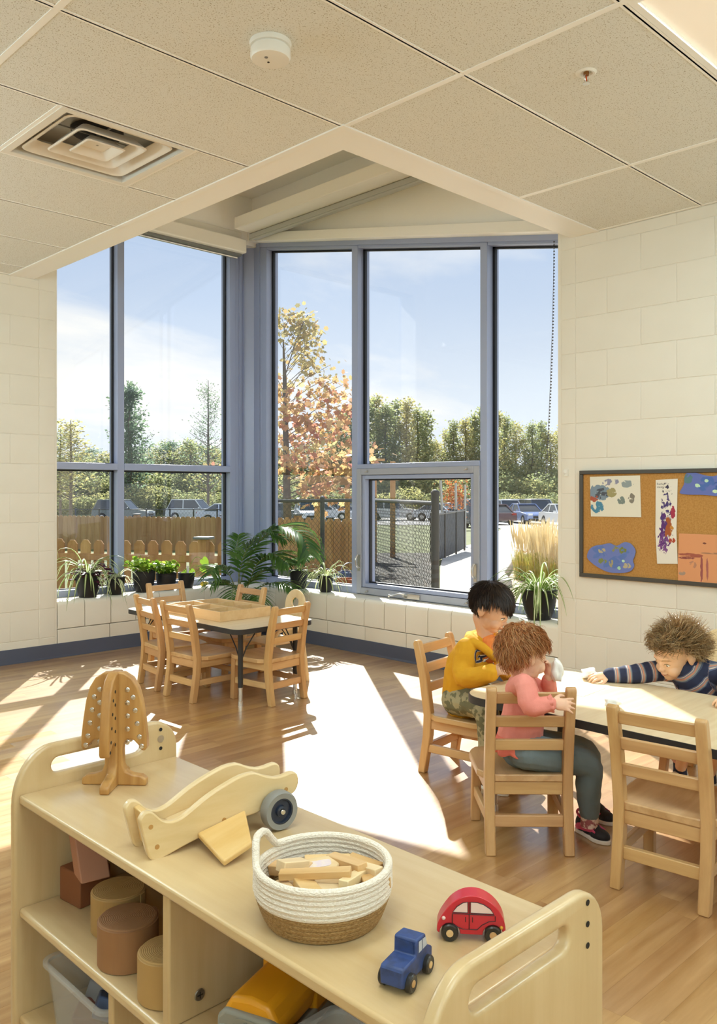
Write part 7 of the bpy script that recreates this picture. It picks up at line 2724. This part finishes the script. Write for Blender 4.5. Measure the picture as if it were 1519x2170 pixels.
def eyes(parent, M, s, iris):
    me_ = [mat('eye white', '#e9e4dd', 0.2), mat('iris ' + iris, iris, 0.12)]
    f = on_face(parent, M)
    for q in (-1, 1):
        y, z = q * 0.0265 * s, -0.0085 * s
        x = f(y, z)
        m = MB().ball((x - 0.0080 * s, y, z), (0.0098 * s, 0.0098 * s, 0.0078 * s), 14, 9, M=M)
        m.ball((x - 0.0028 * s, y, z - 0.001 * s), (0.0052 * s, 0.0052 * s, 0.0052 * s), 12, 8, mi=1, M=M)
        m.build('eye', me_, parent)


def brows(parent, M, s, mt):
    f = on_face(parent, M)
    P = lambda y, z, o: M @ Vector((f(y * s, z * s) + o * s, y * s, z * s))
    lip = mat('lip', '#b9685c', 0.5)
    for q in (-1, 1):
        MB().tube([P(q * y, z, 0.0004) for y, z in ((0.012, 0.010), (0.019, 0.0135), (0.028, 0.0150), (0.037, 0.0130), (0.044, 0.0085))], [0.0012 * s, 0.0018 * s, 0.0020 * s, 0.0016 * s, 0.0006], 6, flat=0.6).build('eyebrow', mt, parent)
        MB().tube([P(q * y, z, 0.0010) for y, z in ((0.0155, -0.0075), (0.0205, -0.0035), (0.0270, -0.0022), (0.0335, -0.0040), (0.0385, -0.0080))], [0.0008 * s, 0.0014 * s, 0.0016 * s, 0.0014 * s, 0.0007], 6).build('eyelash', mt, parent)
    MB().tube([P(y, z, -0.0004) for y, z in ((-0.0165, -0.0505), (-0.008, -0.0520), (0.0, -0.0515), (0.008, -0.0520), (0.0165, -0.0505))], [0.0008 * s, 0.0021 * s, 0.0022 * s, 0.0021 * s, 0.0008 * s], 6).build('lips', lip, parent)


def hair(parent, M, s, mt, n, L, region, curl=0.0, cfreq=6.0, lift=0.1, grav=0.25, r=0.0026, e=(0.084, 0.074, 0.075), c=(-0.011, 0, 0.027), seed=1, whorl=(-0.55, 0, 0.83), seg=8, capz=1.0, jit=0.08, vary=None, wave=22.0, wamp=0.0):
    g = random.Random(seed)
    C0 = Vector(c) * s
    E = Vector(e) * s
    down = (M.to_3x3().inverted() @ Vector((0, 0, -1))).normalized()
    wv = Vector(whorl).normalized()
    # inner cap
    vs, fs = [], []
    m = MB()
    nu, nv = 40, 24
    idx = {}
    for i in range(nv + 1):
        for j in range(nu):
            th, ph = PI * i / nv, 2 * PI * j / nu
            d = Vector((math.sin(th) * math.cos(ph), math.sin(th) * math.sin(ph), math.cos(th)))
            vs.append(C0 + Vector((d.x * E.x, d.y * E.y, d.z * E.z)) * capz)
            idx[(i, j)] = d
    for i in range(nv):
        for j in range(nu):
            j2 = (j + 1) % nu
            if all(region(idx[k_]) for k_ in ((i, j), (i, j2), (i + 1, j), (i + 1, j2))):
                fs.append((i * nu + j, i * nu + j2, (i + 1) * nu + j2, (i + 1) * nu + j))
    m.add([M @ v for v in vs], fs)
    k = 0
    tries = 0
    while k < n and tries < n * 20:
        tries += 1
        d = Vector((g.gauss(0, 1), g.gauss(0, 1), g.gauss(0, 1))).normalized()
        if not region(d):
            continue
        k += 1
        p = C0 + Vector((d.x * E.x, d.y * E.y, d.z * E.z)) * 0.98
        nrm = Vector((d.x / E.x, d.y / E.y, d.z / E.z)).normalized()
        fl = d - wv
        fl = fl - nrm * fl.dot(nrm)
        fl = fl.normalized() if fl.length > 0.05 else nrm.orthogonal().normalized()
        fl = fl + mnoise.noise_vector(p * wave + Vector((seed, 0, 0))) * wamp
        fl = (fl - nrm * fl.dot(nrm)).normalized()
        fl = (fl + Vector((g.gauss(0, jit), g.gauss(0, jit), g.gauss(0, jit)))).normalized()
        v = (fl + nrm * lift * g.uniform(0.5, 1.4)).normalized()
        ln = L * g.uniform(0.65, 1.2) * s * (vary(d) if vary else 1.0)
        pts = []
        side = v.cross(nrm).normalized()
        ph0 = mnoise.noise(p * 30 + Vector((seed, 3, 1))) * 9 + g.uniform(-0.35, 0.35)
        q = p.copy()
        for i in range(seg + 1):
            u = i / seg
            off = Vector((0, 0, 0))
            if curl:
                a = ph0 + u * cfreq
                off = (side * math.cos(a) + nrm * math.sin(a)) * curl * s * min(1, u * 2.0)
            pts.append(q + off)
            q = q + v * ln / seg
            v = (v + down * grav * (0.4 + u)).normalized()
            rel = q - C0
            f = math.sqrt((rel.x / E.x) ** 2 + (rel.y / E.y) ** 2 + (rel.z / E.z) ** 2)
            if f < 1.03:
                q = C0 + rel * (1.03 / max(f, 1e-3))
                n2 = Vector((rel.x / E.x ** 2, rel.y / E.y ** 2, rel.z / E.z ** 2)).normalized()
                v = (v - n2 * min(0, v.dot(n2))).normalized()
        rr = r * s * g.uniform(0.7, 1.3)
        m.tube([M @ q_ for q_ in pts], [rr * (0.9 if i == 0 else 1.0) * (1 - 0.75 * (i / seg) ** 2) for i in range(seg + 1)], 3, caps=False, flat=0.7)
    o = m.build('hair', mt, parent, fix=False)
    return o


def text_on(parent, word, size, o, ex_, ey_, mts, bvh, outset, name='chest_letters', gap=0.0):
    """letters laid onto a garment's front"""
    fc = bpy.data.curves.new(name, 'FONT')
    fc.body = word
    fc.size = size
    fc.align_x = 'CENTER'
    fc.align_y = 'CENTER'
    fc.offset = outset
    fo = bpy.data.objects.new('temp_text', fc)
    COL.objects.link(fo)
    dg = bpy.context.evaluated_depsgraph_get()
    dg.update()
    me = bpy.data.meshes.new_from_object(fo.evaluated_get(dg))
    bpy.data.objects.remove(fo)
    me.name = name
    if bvh is not None:
        bm = bmesh.new()
        bm.from_mesh(me)
        bmesh.ops.triangulate(bm, faces=bm.faces)
        for _ in range(2):
            bmesh.ops.subdivide_edges(bm, edges=[e_ for e_ in bm.edges if e_.calc_length() > size * 0.10], cuts=1)
        bmesh.ops.triangulate(bm, faces=[f for f in bm.faces if len(f.verts) > 3])
        ezn = ex_.cross(ey_)
        for v in bm.verts:
            w = o + ex_ * v.co.x + ey_ * v.co.y
            hit = bvh.ray_cast(w + ezn * 0.035, -ezn, 0.3)
            v.co = (hit[0] if hit[0] is not None else w) + ezn * (0.0012 + gap)
        bm.to_mesh(me)
        bm.free()
    me.materials.clear()
    me.materials.append(mts)
    return link(name, me, parent)


def bvh_of(o):
    return BVHTree.FromPolygons([v.co.copy() for v in o.data.vertices], [tuple(p.vertices) for p in o.data.polygons])


V3 = lambda X, Y, z: cw(X, Y, z)
cdir = lambda X, Y, z=0.0: cw(X, Y, z).normalized()


def shoe(mb_up, mb_sole, heel, toe, z0=0.0, w=0.030):
    """upper and sole from heel to toe on the floor"""
    heel, toe = Vector(heel), Vector(toe)
    d = (toe - heel).normalized()
    s = Vector((-d.y, d.x, 0))
    L = (toe - heel).length
    M = frame(Vector((heel.x, heel.y, z0)), d, s, ez)
    mb_sole.prism([(v.x, v.y) for v in smooth_line([(0.0, -w * 0.55, 0), (-0.008, 0, 0), (0.0, w * 0.55, 0), (L * 0.4, w * 0.72, 0), (L * 0.72, w * 0.95, 0), (L * 0.95, w * 0.6, 0), (L + 0.008, 0, 0), (L * 0.95, -w * 0.6, 0), (L * 0.72, -w * 0.95, 0), (L * 0.4, -w * 0.72, 0)], 3, closed=True)], 0.014, M)
    B = lambda c, r: mb_up.ball(c, r, 16, 10, M=M)
    B((L * 0.16, 0, 0.034), (0.030, w * 0.72, 0.036))
    B((L * 0.42, 0, 0.030), (0.042, w * 0.78, 0.030))
    B((L * 0.72, 0, 0.021), (0.042, w * 0.88, 0.021))
    B((L * 0.22, 0, 0.052), (0.026, w * 0.66, 0.022))
    return M


# ======== child in the yellow hoodie, at the table's far end
HOOD = mat('mustard sweatshirt', '#d69a14', 0.85, '#dfa520', 8, 3, 0.25, bscale=700)
M_CAMO = mat('camouflage cloth', '#6c6a4e', 0.85, '#a39a78', 28, 2, lo=0.48, hi=0.52)
M_NAVY = mat('navy applique', '#2c2f45', 0.8)
M_OUT = mat('white applique edge', '#efe9dc', 0.8)
SK1 = skin('warm skin', '#cf9f7f', '#d8aa8b')
f1 = cdir(0.62, -0.78)                          # where the trunk faces
l1 = ez.cross(f1)                               # the child's left
hip = V3(0.446, 3.565, 0.318)
chest = hip + f1 * 0.035 + ez * 0.145
neck = V3(0.522, 3.50, 0.575)
HM = head_frame(V3(0.545, 3.485, 0.708), cdir(0.86, -0.42, -0.50), 0.0)
sk = MB()
head(sk, HM, 1.0)
chain(sk, [HM @ Vector((-0.018, 0, -0.055)), neck, chest], [0.036, 0.036, 0.055])
chain(sk, [chest, hip], [0.06, 0.06])
sh_r, sh_l = neck - l1 * 0.088 - ez * 0.030 - f1 * 0.02, neck + l1 * 0.088 - ez * 0.030 - f1 * 0.02
el_r = V3(0.425, 3.41, 0.440)
wr_r = V3(0.520, 3.315, 0.478)
el_l = sh_l + f1 * 0.05 + l1 * 0.03 - ez * 0.115
wr_l = V3(0.575, 3.36, 0.492)
for (a, b, c_) in ((sh_r, el_r, wr_r), (sh_l, el_l, wr_l)):
    chain(sk, [a, b, c_], [0.028, 0.024, 0.017])
hand(sk, wr_r, cdir(0.55, -0.4, 0.25), cdir(-0.2, -0.8, 0.5), 1, 0.7, 0.95)
hand(sk, wr_l, cdir(0.25, -0.8, 0.1), cdir(0.8, 0.3, 0.4), -1, 0.7, 0.95)
for q in (-1, 1):
    kn = hip + f1 * 0.185 + l1 * q * 0.062 - ez * 0.012
    an = kn + f1 * 0.01 - ez * 0.235
    chain(sk, [hip + l1 * q * 0.05, kn, an], [0.05, 0.036, 0.024])
boy = bake(sk, 'person', SK1, None, 0.0026, 5)
tag(boy, 'dark-haired child in a mustard yellow hoodie sitting at the end of the table', 'person')
eyes(boy, HM, 1.0, '#3a2618')
H1 = leaf_mat('dark brown hair', ['#2a201b', '#3a2c24', '#221a17', '#463529'], 0.42, 0.08)
brows(boy, HM, 1.0, H1)


def reg_short(d):
    if d.x > 0.15:
        return d.z > 0.28 - 0.10 * (1 - min(1, abs(d.y) * 1.6)) + 0.25 * max(0, d.x - 0.6) * 0
    if abs(d.y) > 0.6 and d.x > -0.25:
        return d.z > -0.02
    return d.z > -0.62


hair(boy, HM, 1.0, H1, 3200, 0.040, reg_short, lift=0.01, grav=0.03, r=0.0020, wamp=0.35, e=(0.088, 0.077, 0.078), seed=3, seg=5, whorl=(-0.45, 0, 0.89), jit=0.07)
hd_ = MB()
chain(hd_, [neck - ez * 0.035 - f1 * 0.022, chest - f1 * 0.012, hip + ez * 0.0], [0.066, 0.090, 0.094], 20)
hd_.ball(chest + f1 * 0.012, (0.085, 0.085, 0.085), 18, 12)
chain(hd_, [sh_l + l1 * 0.0, neck - ez * 0.032 - f1 * 0.02, sh_r], [0.040, 0.058, 0.040], 16)
chain(hd_, [sh_r, el_r, wr_r], [0.044, 0.042, 0.033], 16)
chain(hd_, [sh_l, el_l, wr_l], [0.044, 0.042, 0.033], 16)
# hood lying round the neck
hp = [neck + f1 * 0.072 - ez * 0.075, neck + f1 * 0.040 + l1 * 0.055 - ez * 0.020, neck - f1 * 0.010 + l1 * 0.070 + ez * 0.004, neck - f1 * 0.066 + ez * 0.004, neck - f1 * 0.010 - l1 * 0.070 + ez * 0.004, neck + f1 * 0.040 - l1 * 0.055 - ez * 0.020, neck + f1 * 0.072 - ez * 0.075]
chain(hd_, hp, [0.012, 0.018, 0.022, 0.026, 0.022, 0.018, 0.012], 12)
hood = bake(hd_, 'hoodie', HOOD, boy, 0.0032, 5, fold=0.0022, ffreq=20, seed=3)
tee_ = MB()
chain(tee_, [neck + f1 * 0.026 - ez * 0.050, neck + f1 * 0.024 - ez * 0.012], [0.042, 0.040], 16)
bake(tee_, 'undershirt', mat('orange jersey', '#e2813a', 0.8), boy, 0.003, 4)
for sgn, (w_, e_) in enumerate(((wr_r, el_r), (wr_l, el_l))):
    d_ = (w_ - e_).normalized()
    MB().lathe([(0.029, -0.022), (0.032, -0.018), (0.032, 0.004), (0.028, 0.008), (0.022, 0.008)], 18, caps=False, M=head_frame(w_, d_) @ Matrix.Rotation(PI / 2, 4, 'Y')).build('cuff', HOOD, hood)
bv = bvh_of(hood)
exl = l1                                       # reading direction across the chest
eyl = (ez - f1 * 0.20).normalized()
oc = chest + f1 * 0.08 + ez * 0.052
text_on(hood, 'GAP', 0.078, oc, exl, eyl, M_OUT, bv, 0.0022)
text_on(hood, 'GAP', 0.078, oc, exl, eyl, M_NAVY, bv, 0.0008, gap=0.0010)
pm = MB()
chain(pm, [hip + ez * 0.03, hip - ez * 0.010], [0.080, 0.074], 16)
su, ss = MB(), MB()
for q in (-1, 1):
    kn = hip + f1 * 0.185 + l1 * q * 0.062 - ez * 0.012
    an = kn + f1 * 0.01 - ez * 0.225
    chain(pm, [hip + l1 * q * 0.045, kn, an], [0.064, 0.052, 0.042], 16)
    shoe(su, ss, (an.x, an.y, 0) - f1 * 0.035 if False else Vector((an.x, an.y, 0)) - f1 * 0.035, Vector((an.x, an.y, 0)) + f1 * 0.095)
bake(pm, 'trousers', M_CAMO, boy, 0.0036, 5, fold=0.0018, seed=6)
sh1 = bake(su, 'shoes', mat('grey shoe', '#5a5c60', 0.7), boy, 0.0032, 3)
ss.build('soles', M_WHITE, sh1, bevel=0.003)

# ======== child in the pink top, sitting sideways on a chair
PINK = mat('coral pink jersey', '#e58a7c', 0.8, '#ea9587', 7, 3, 0.15, bscale=600)
SLATE = mat('slate leggings', '#6a777b', 0.8, '#727f84', 9, 3, 0.15, bscale=600)
SK2 = skin('fair skin', '#e6b596', '#ecc1a6')
f2 = cdir(0.95, 0.30)
l2 = ez.cross(f2)
hip = V3(0.548, 2.885, 0.322)
neck = V3(0.553, 2.865, 0.548)
chest = V3(0.560, 2.872, 0.455)
GS = 0.94
HM2 = head_frame(V3(0.560, 2.862, 0.642), cdir(0.88, 0.38, -0.18), 0.0)
sk = MB()
head(sk, HM2, GS)
chain(sk, [HM2 @ Vector((-0.016, 0, -0.05)), neck, chest, hip], [0.032, 0.034, 0.05, 0.05])
sh_r, sh_l = V3(0.520, 2.792, 0.535), V3(0.575, 2.945, 0.530)
ov_r = V3(0.530, 2.700, 0.572)
el_r = V3(0.540, 2.655, 0.515)
wr_r = V3(0.606, 2.650, 0.524)
el_l = V3(0.660, 2.965, 0.480)
wr_l = V3(0.650, 2.895, 0.555)
chain(sk, [sh_r, ov_r, el_r, wr_r], [0.026, 0.026, 0.024, 0.016])
chain(sk, [sh_l, el_l, wr_l], [0.026, 0.023, 0.015])
hand(sk, wr_r, cdir(0.96, 0.10, -0.10), cdir(0.0, -0.9, 0.45), 1, 0.30, 0.95, spread=1.7)
hand(sk, wr_l, cdir(-0.10, -0.15, 0.95), cdir(0.9, 0.2, 0.1), -1, 0.6, 0.90)
legs = []
for q, kn, an in ((-1, V3(0.775, 2.875, 0.262), V3(0.792, 2.905, 0.065)), (1, V3(0.800, 3.000, 0.262), V3(0.845, 3.075, 0.065))):
    hj = hip + l2 * q * 0.050 - ez * 0.005
    legs.append((hj, kn, an))
    chain(sk, [hj, kn, an], [0.046, 0.034, 0.021])
girl = bake(sk, 'person', SK2, None, 0.0026, 5)
tag(girl, 'small red-haired child in a pink top twisted sideways on a ladderback chair', 'person')
eyes(girl, HM2, GS, '#5a6a72')
H2 = leaf_mat('copper hair', ['#b06a3c', '#c27d48', '#d49a62', '#9c5a30', '#deb27e', '#bb7440'], 0.36, 0.25)
brows(girl, HM2, GS, H2)


def reg_long(d):
    if d.x > 0.30:
        return d.z > 0.22 + 0.30 * max(0, d.x - 0.45)
    if abs(d.y) > 0.50 and d.x > -0.30:
        return d.z > 0.10
    return d.z > -0.62


hair(girl, HM2, GS, H2, 3600, 0.058, reg_long, curl=0.0050, cfreq=7.5, lift=0.20, grav=0.10, r=0.0015, wamp=1.1, wave=18.0, e=(0.083, 0.073, 0.074), seed=11, seg=9, whorl=(-0.2, 0, 0.98), vary=lambda d: 0.8 + 0.6 * max(0, -d.x) * (0.6 - 0.4 * d.z))
tp = MB()
chain(tp, [neck - ez * 0.020, chest, hip + ez * 0.02], [0.050, 0.068, 0.076], 20)
chain(tp, [sh_l, neck - ez * 0.022, sh_r], [0.036, 0.044, 0.036], 16)
chain(tp, [sh_r, ov_r, el_r, el_r.lerp(wr_r, 0.85)], [0.036, 0.033, 0.033, 0.024], 16)
chain(tp, [sh_l, el_l, el_l.lerp(wr_l, 0.8)], [0.036, 0.031, 0.023], 16)
top = bake(tp, 'pink_top', PINK, girl, 0.003, 5, fold=0.0016, ffreq=24, seed=1)
# ruffled hem and cuff
def ruffle(parent, c, axis, r0, r1, h, waves, mt, amp, name='ruffle', sx=1.0, th=0.0):
    M = head_frame(c, axis) @ Matrix.Rotation(PI / 2, 4, 'Y')
    n = waves * 8
    vs, fs = [], []
    for i in range(6):
        u = i / 5
        for j in range(n):
            a = 2 * PI * j / n
            r = r0 + (r1 - r0) * u + amp * u * math.sin(a * waves) + amp * 0.5 * u * math.sin(a * (waves - 3) + 1)
            vs.append(M @ Vector((math.cos(a) * r, math.sin(a) * r * sx, h * u + amp * 0.6 * u * math.cos(a * waves))))
    for i in range(5):
        for j in range(n):
            fs.append((i * n + j, i * n + (j + 1) % n, (i + 1) * n + (j + 1) % n, (i + 1) * n + j))
    o = MB().add(vs, fs).build(name, mt, parent, fix=False)
    so = o.modifiers.new('cloth', 'SOLIDIFY')
    so.thickness = 0.0025
    so.offset = 0
    return o


ruffle(top, hip + ez * 0.042, Vector((0.05, 0, -1)), 0.074, 0.094, 0.052, 11, mat('bright coral hem', '#ea7a66', 0.8), 0.006)
ruffle(top, el_r.lerp(wr_r, 0.80), (wr_r - el_r), 0.022, 0.027, 0.014, 9, PINK, 0.0022)
pm = MB()
chain(pm, [hip + ez * 0.02, hip - ez * 0.008], [0.072, 0.066], 18)
for hj, kn, an in legs:
    chain(pm, [hj, hj.lerp(kn, 0.5) + ez * 0.004, kn, kn.lerp(an, 0.45), an + ez * 0.025], [0.060, 0.056, 0.048, 0.042, 0.035], 16)
leg = bake(pm, 'leggings', SLATE, girl, 0.0032, 6, fold=0.0012, ffreq=22, seed=9)
M_SOCK = mat('patterned sock', '#e6c9b8', 0.85, '#a35a5a', 60, 2, lo=0.48, hi=0.56)
BLK = mat('black trainer knit', '#1f1c20', 0.7, '#29262b', 80, 2)
PNK = mat('pink trainer trim', '#e2577c', 0.6)
for i, ((hj, kn, an), hl, te) in enumerate(zip(legs, (V3(0.770, 2.965, 0), V3(0.838, 3.130, 0)), (V3(0.838, 2.845, 0), V3(0.902, 3.010, 0)))):
    MB().tube([an + ez * 0.035, an, an - ez * 0.025], [0.031, 0.030, 0.030], 14).build('sock', M_SOCK, girl)
    su, ss = MB(), MB()
    M = shoe(su, ss, hl, te, w=0.032)
    so = bake(su, 'shoe', BLK, girl, 0.003, 3)
    ss.build('sole', mat('white trainer sole', '#e9ddd2', 0.6), so, bevel=0.003)
    L = (te - hl).length
    bs = bvh_of(so)
    for side_ in (-1, 1):
        m = MB()
        pts = []
        for u in range(13):
            t_ = u / 12
            lx = L * (0.02 + 0.72 * t_)
            lz = 0.024 + 0.012 * math.sin(t_ * 2.6) + 0.010 * max(0, t_ - 0.75) - 0.004 * (t_ < 0.1)
            w0 = M @ Vector((lx, side_ * 0.09, lz))
            dirn = (M.to_3x3() @ Vector((0, -side_, 0)))
            h_ = bs.ray_cast(w0, dirn, 0.2)
            if h_[0] is not None:
                pts.append(h_[0] - dirn * 0.0012)
        if len(pts) > 4:
            m.tube(pts, [0.004 + 0.008 * math.sin(PI * min(1, 0.12 + i_ / (len(pts) - 1) * 0.9)) for i_ in range(len(pts))], 6, flat=0.35, up=dirn)
            m.build('pink_stripe', PNK, so)
    MB().tube([M @ Vector((L * 0.22 + 0.028 * math.cos(a), 0.024 * math.sin(a), 0.066 + 0.010 * math.cos(a) * -1)) for a in [2 * PI * k / 20 for k in range(20)]], 0.0045, 7, closed=True).build('pink_collar', PNK, so)
    lc = MB()
    for k in range(4):
        lc.tube([M @ Vector((L * (0.36 + 0.09 * k), -0.013, 0.056 - 0.006 * k)), M @ Vector((L * (0.38 + 0.09 * k), 0, 0.061 - 0.0065 * k)), M @ Vector((L * (0.36 + 0.09 * k), 0.013, 0.056 - 0.006 * k))], 0.0025, 6)
    lc.build('laces', PNK, so)
# tissue held to the mouth
crumple(V3(0.672, 2.875, 0.580), (0.020, 0.020, 0.040), 7, 'crumpled white tissue held at the mouth of the child in pink')

# ======== curly-haired child reaching across the table
SK3 = skin('pale warm skin', '#e2b48c', '#e8be9c')


def stripe_mat():
    m, n, l, p = new_mat('striped fleece')
    at_ = n.new('ShaderNodeAttribute'); at_.attribute_name = 'along'
    mu = n.new('ShaderNodeMath'); mu.operation = 'MULTIPLY'; mu.inputs[1].default_value = 1 / 0.046
    l.new(at_.outputs['Fac'], mu.inputs[0])
    fr = n.new('ShaderNodeMath'); fr.operation = 'FRACT'
    l.new(mu.outputs[0], fr.inputs[0])
    r = n.new('ShaderNodeValToRGB')
    r.color_ramp.interpolation = 'CONSTANT'
    r.color_ramp.elements[0].position, r.color_ramp.elements[0].color = 0.0, lin('#262b45')
    r.color_ramp.elements[1].position, r.color_ramp.elements[1].color = 0.36, lin('#4a5368')
    for ps, c in ((0.44, '#8c8a86'), (0.54, '#c98468'), (0.64, '#7f8088'), (0.72, '#d0b7a4'), (0.78, '#59617a'), (0.86, '#262b45')):
        e_ = r.color_ramp.elements.new(ps)
        e_.color = lin(c)
    l.new(fr.outputs[0], r.inputs[0])
    l.new(r.outputs[0], p.inputs['Base Color'])
    p.inputs['Roughness'].default_value = 0.85
    return m


f3 = Vector((-0.93, 0.30, 0)).normalized()
l3 = ez.cross(f3)
hip = Vector((3.425, 1.395, 0.315))
chest = Vector((3.265, 1.430, 0.435))
neck = Vector((3.212, 1.462, 0.508))
HM3 = head_frame(V3(1.228, 3.290, 0.556), cdir(-0.84, -0.34, -0.36), math.radians(-4))
sk = MB()
head(sk, HM3, 1.0)
chain(sk, [HM3 @ Vector((-0.022, 0, -0.055)), neck, chest, hip], [0.035, 0.036, 0.055, 0.055])
sh_r, sh_l = Vector((3.205, 1.545, 0.480)), Vector((3.265, 1.340, 0.485))
el_r = V3(1.075, 3.335, 0.468)
wr_r = V3(0.985, 3.345, 0.462)
el_l = Vector((3.140, 1.205, 0.468))
wr_l = Vector((3.02, 1.215, 0.462))
chain(sk, [sh_r, el_r, wr_r], [0.028, 0.024, 0.016])
chain(sk, [sh_l, el_l, wr_l], [0.028, 0.024, 0.016])
hand(sk, wr_r, cdir(-0.95, -0.10, -0.10), cdir(0.0, -0.45, 0.90), 1, 0.42, 1.0, spread=1.3)
hand(sk, wr_l, Vector((-1, 0.1, -0.05)), Vector((0, 0, 1)), -1, 0.35, 1.0)
lg = []
for q in (-1, 1):
    kn = Vector((3.235, 1.44, 0.275)) + Vector((0.02, -0.10, 0)) * (0.5 + 0.5 * q)
    an = Vector((3.325, 1.535, 0.065)) + Vector((0.02, -0.11, 0)) * (0.5 + 0.5 * q)
    hj = hip + l3 * q * 0.05
    lg.append((hj, kn, an))
    chain(sk, [hj, kn, an], [0.048, 0.036, 0.022])
curly = bake(sk, 'person', SK3, None, 0.0026, 5)
tag(curly, 'curly-haired child in a striped navy fleece reaching across the table', 'person')
eyes(curly, HM3, 1.0, '#5f4a36')
H3 = leaf_mat('light brown curls', ['#8f6d48', '#a6845a', '#c4a472', '#7a5a3e', '#dcc498', '#9a7850'], 0.42, 0.38)
brows(curly, HM3, 1.0, H3)


def reg_curl(d):
    if d.x > 0.25:
        return d.z > 0.42
    if abs(d.y) > 0.50 and d.x > -0.25:
        return d.z > 0.14
    return d.z > -0.55


hair(curly, HM3, 1.0, H3, 2600, 0.072, reg_curl, curl=0.0080, cfreq=9.5, lift=0.75, grav=0.02, r=0.0016, wamp=0.9, wave=24.0, e=(0.082, 0.072, 0.074), seed=17, seg=11, whorl=(0.5, 0, 0.86), vary=lambda d: 1.0 - 0.55 * max(0, d.x) + 0.25 * max(0, -d.x))
fl_ = MB()
chain(fl_, [neck - ez * 0.012, chest, hip + ez * 0.01], [0.062, 0.086, 0.088], 20)
chain(fl_, [sh_l, neck - ez * 0.015 - f3 * 0.01, sh_r], [0.042, 0.055, 0.042], 16)
chain(fl_, [sh_r, el_r, wr_r.lerp(el_r, 0.05)], [0.043, 0.036, 0.027], 16)
chain(fl_, [sh_l, el_l, wr_l.lerp(el_l, 0.05)], [0.043, 0.037, 0.027], 16)
fle = bake(fl_, 'striped_fleece', stripe_mat(), curly, 0.003, 5, fold=0.0020, ffreq=22, seed=12)
bones = [(hip, chest, 0.0), (chest, neck, (chest - hip).length), (sh_r, el_r, 0.02), (el_r, wr_r, 0.02 + (el_r - sh_r).length), (sh_l, el_l, 0.02), (el_l, wr_l, 0.02 + (el_l - sh_l).length)]
vals = []
for v in fle.data.vertices:
    best, val = 1e9, 0
    for k, (a, b, o_) in enumerate(bones):
        d_ = b - a
        t_ = max(0.0, min(1.0, (v.co - a).dot(d_) / d_.length_squared))
        dist = (v.co - (a + d_ * t_)).length * (1.0 if k > 1 else 0.75)
        if dist < best:
            best, val = dist, o_ + t_ * d_.length
            if k < 2:
                val = (v.co - hip).dot((neck - hip).normalized())
    vals.append(val)
at_ = fle.data.attributes.new('along', 'FLOAT', 'POINT')
at_.data.foreach_set('value', vals)
# collar, zip and orange pull
bv3 = bvh_of(fle)
ft = (chest - hip).cross(l3).normalized()
if ft.dot(f3) < 0:
    ft = -ft
zp = []
for k in range(12):
    u = k / 11
    w0 = (neck - ez * 0.01).lerp(hip.lerp(chest, 0.75), u) + ft * 0.25
    h_ = bv3.ray_cast(w0, -ft, 0.5)
    if h_[0] is not None:
        zp.append(h_[0] + ft * 0.001)
if len(zp) > 3:
    MB().tube(zp, 0.0028, 6).build('zip', mat('zip teeth', '#1c1f30', 0.5), fle)
    e0 = zp[min(4, len(zp) - 1)]
    MB().tube([e0 + ft * 0.003, e0 + ft * 0.007 - ez * 0.02, e0 + ft * 0.008 - ez * 0.042], [0.0025, 0.005, 0.0045], 8, flat=0.5).build('zip_pull', mat('orange zip pull', '#ee8a5c', 0.5), fle)
MB().tube(smooth_line([neck + l3 * 0.042 + ez * 0.012 + f3 * 0.012, neck + l3 * 0.03 + ez * 0.02 - f3 * 0.035, neck - l3 * 0.03 + ez * 0.02 - f3 * 0.035, neck - l3 * 0.042 + ez * 0.012 + f3 * 0.012, neck + f3 * 0.050 - ez * 0.014], 5, closed=True), 0.0115, 10, closed=True).build('collar', mat('navy rib', '#2a2f49', 0.85), fle)
pm = MB()
chain(pm, [hip + ez * 0.02, hip - ez * 0.01], [0.076, 0.070], 18)
su, ss = MB(), MB()
for hj, kn, an in lg:
    chain(pm, [hj, kn, an + ez * 0.05], [0.060, 0.048, 0.036], 16)
    MB().tube([an + ez * 0.06, an, an - ez * 0.03], [0.027, 0.026, 0.028], 12).build('sock', mat('navy sock', '#262a44', 0.85), curly)
    shoe(su, ss, Vector((an.x, an.y, 0)) - f3 * 0.03, Vector((an.x, an.y, 0)) + f3 * 0.09, w=0.030)
bake(pm, 'trousers', mat('dusty pink trousers', '#c9998c', 0.85), curly, 0.0036, 5)
s3 = bake(su, 'shoes', mat('pale shoe', '#d9d8d4', 0.6), curly, 0.0032, 3)
ss.build('soles', M_WHITE, s3, bevel=0.003)
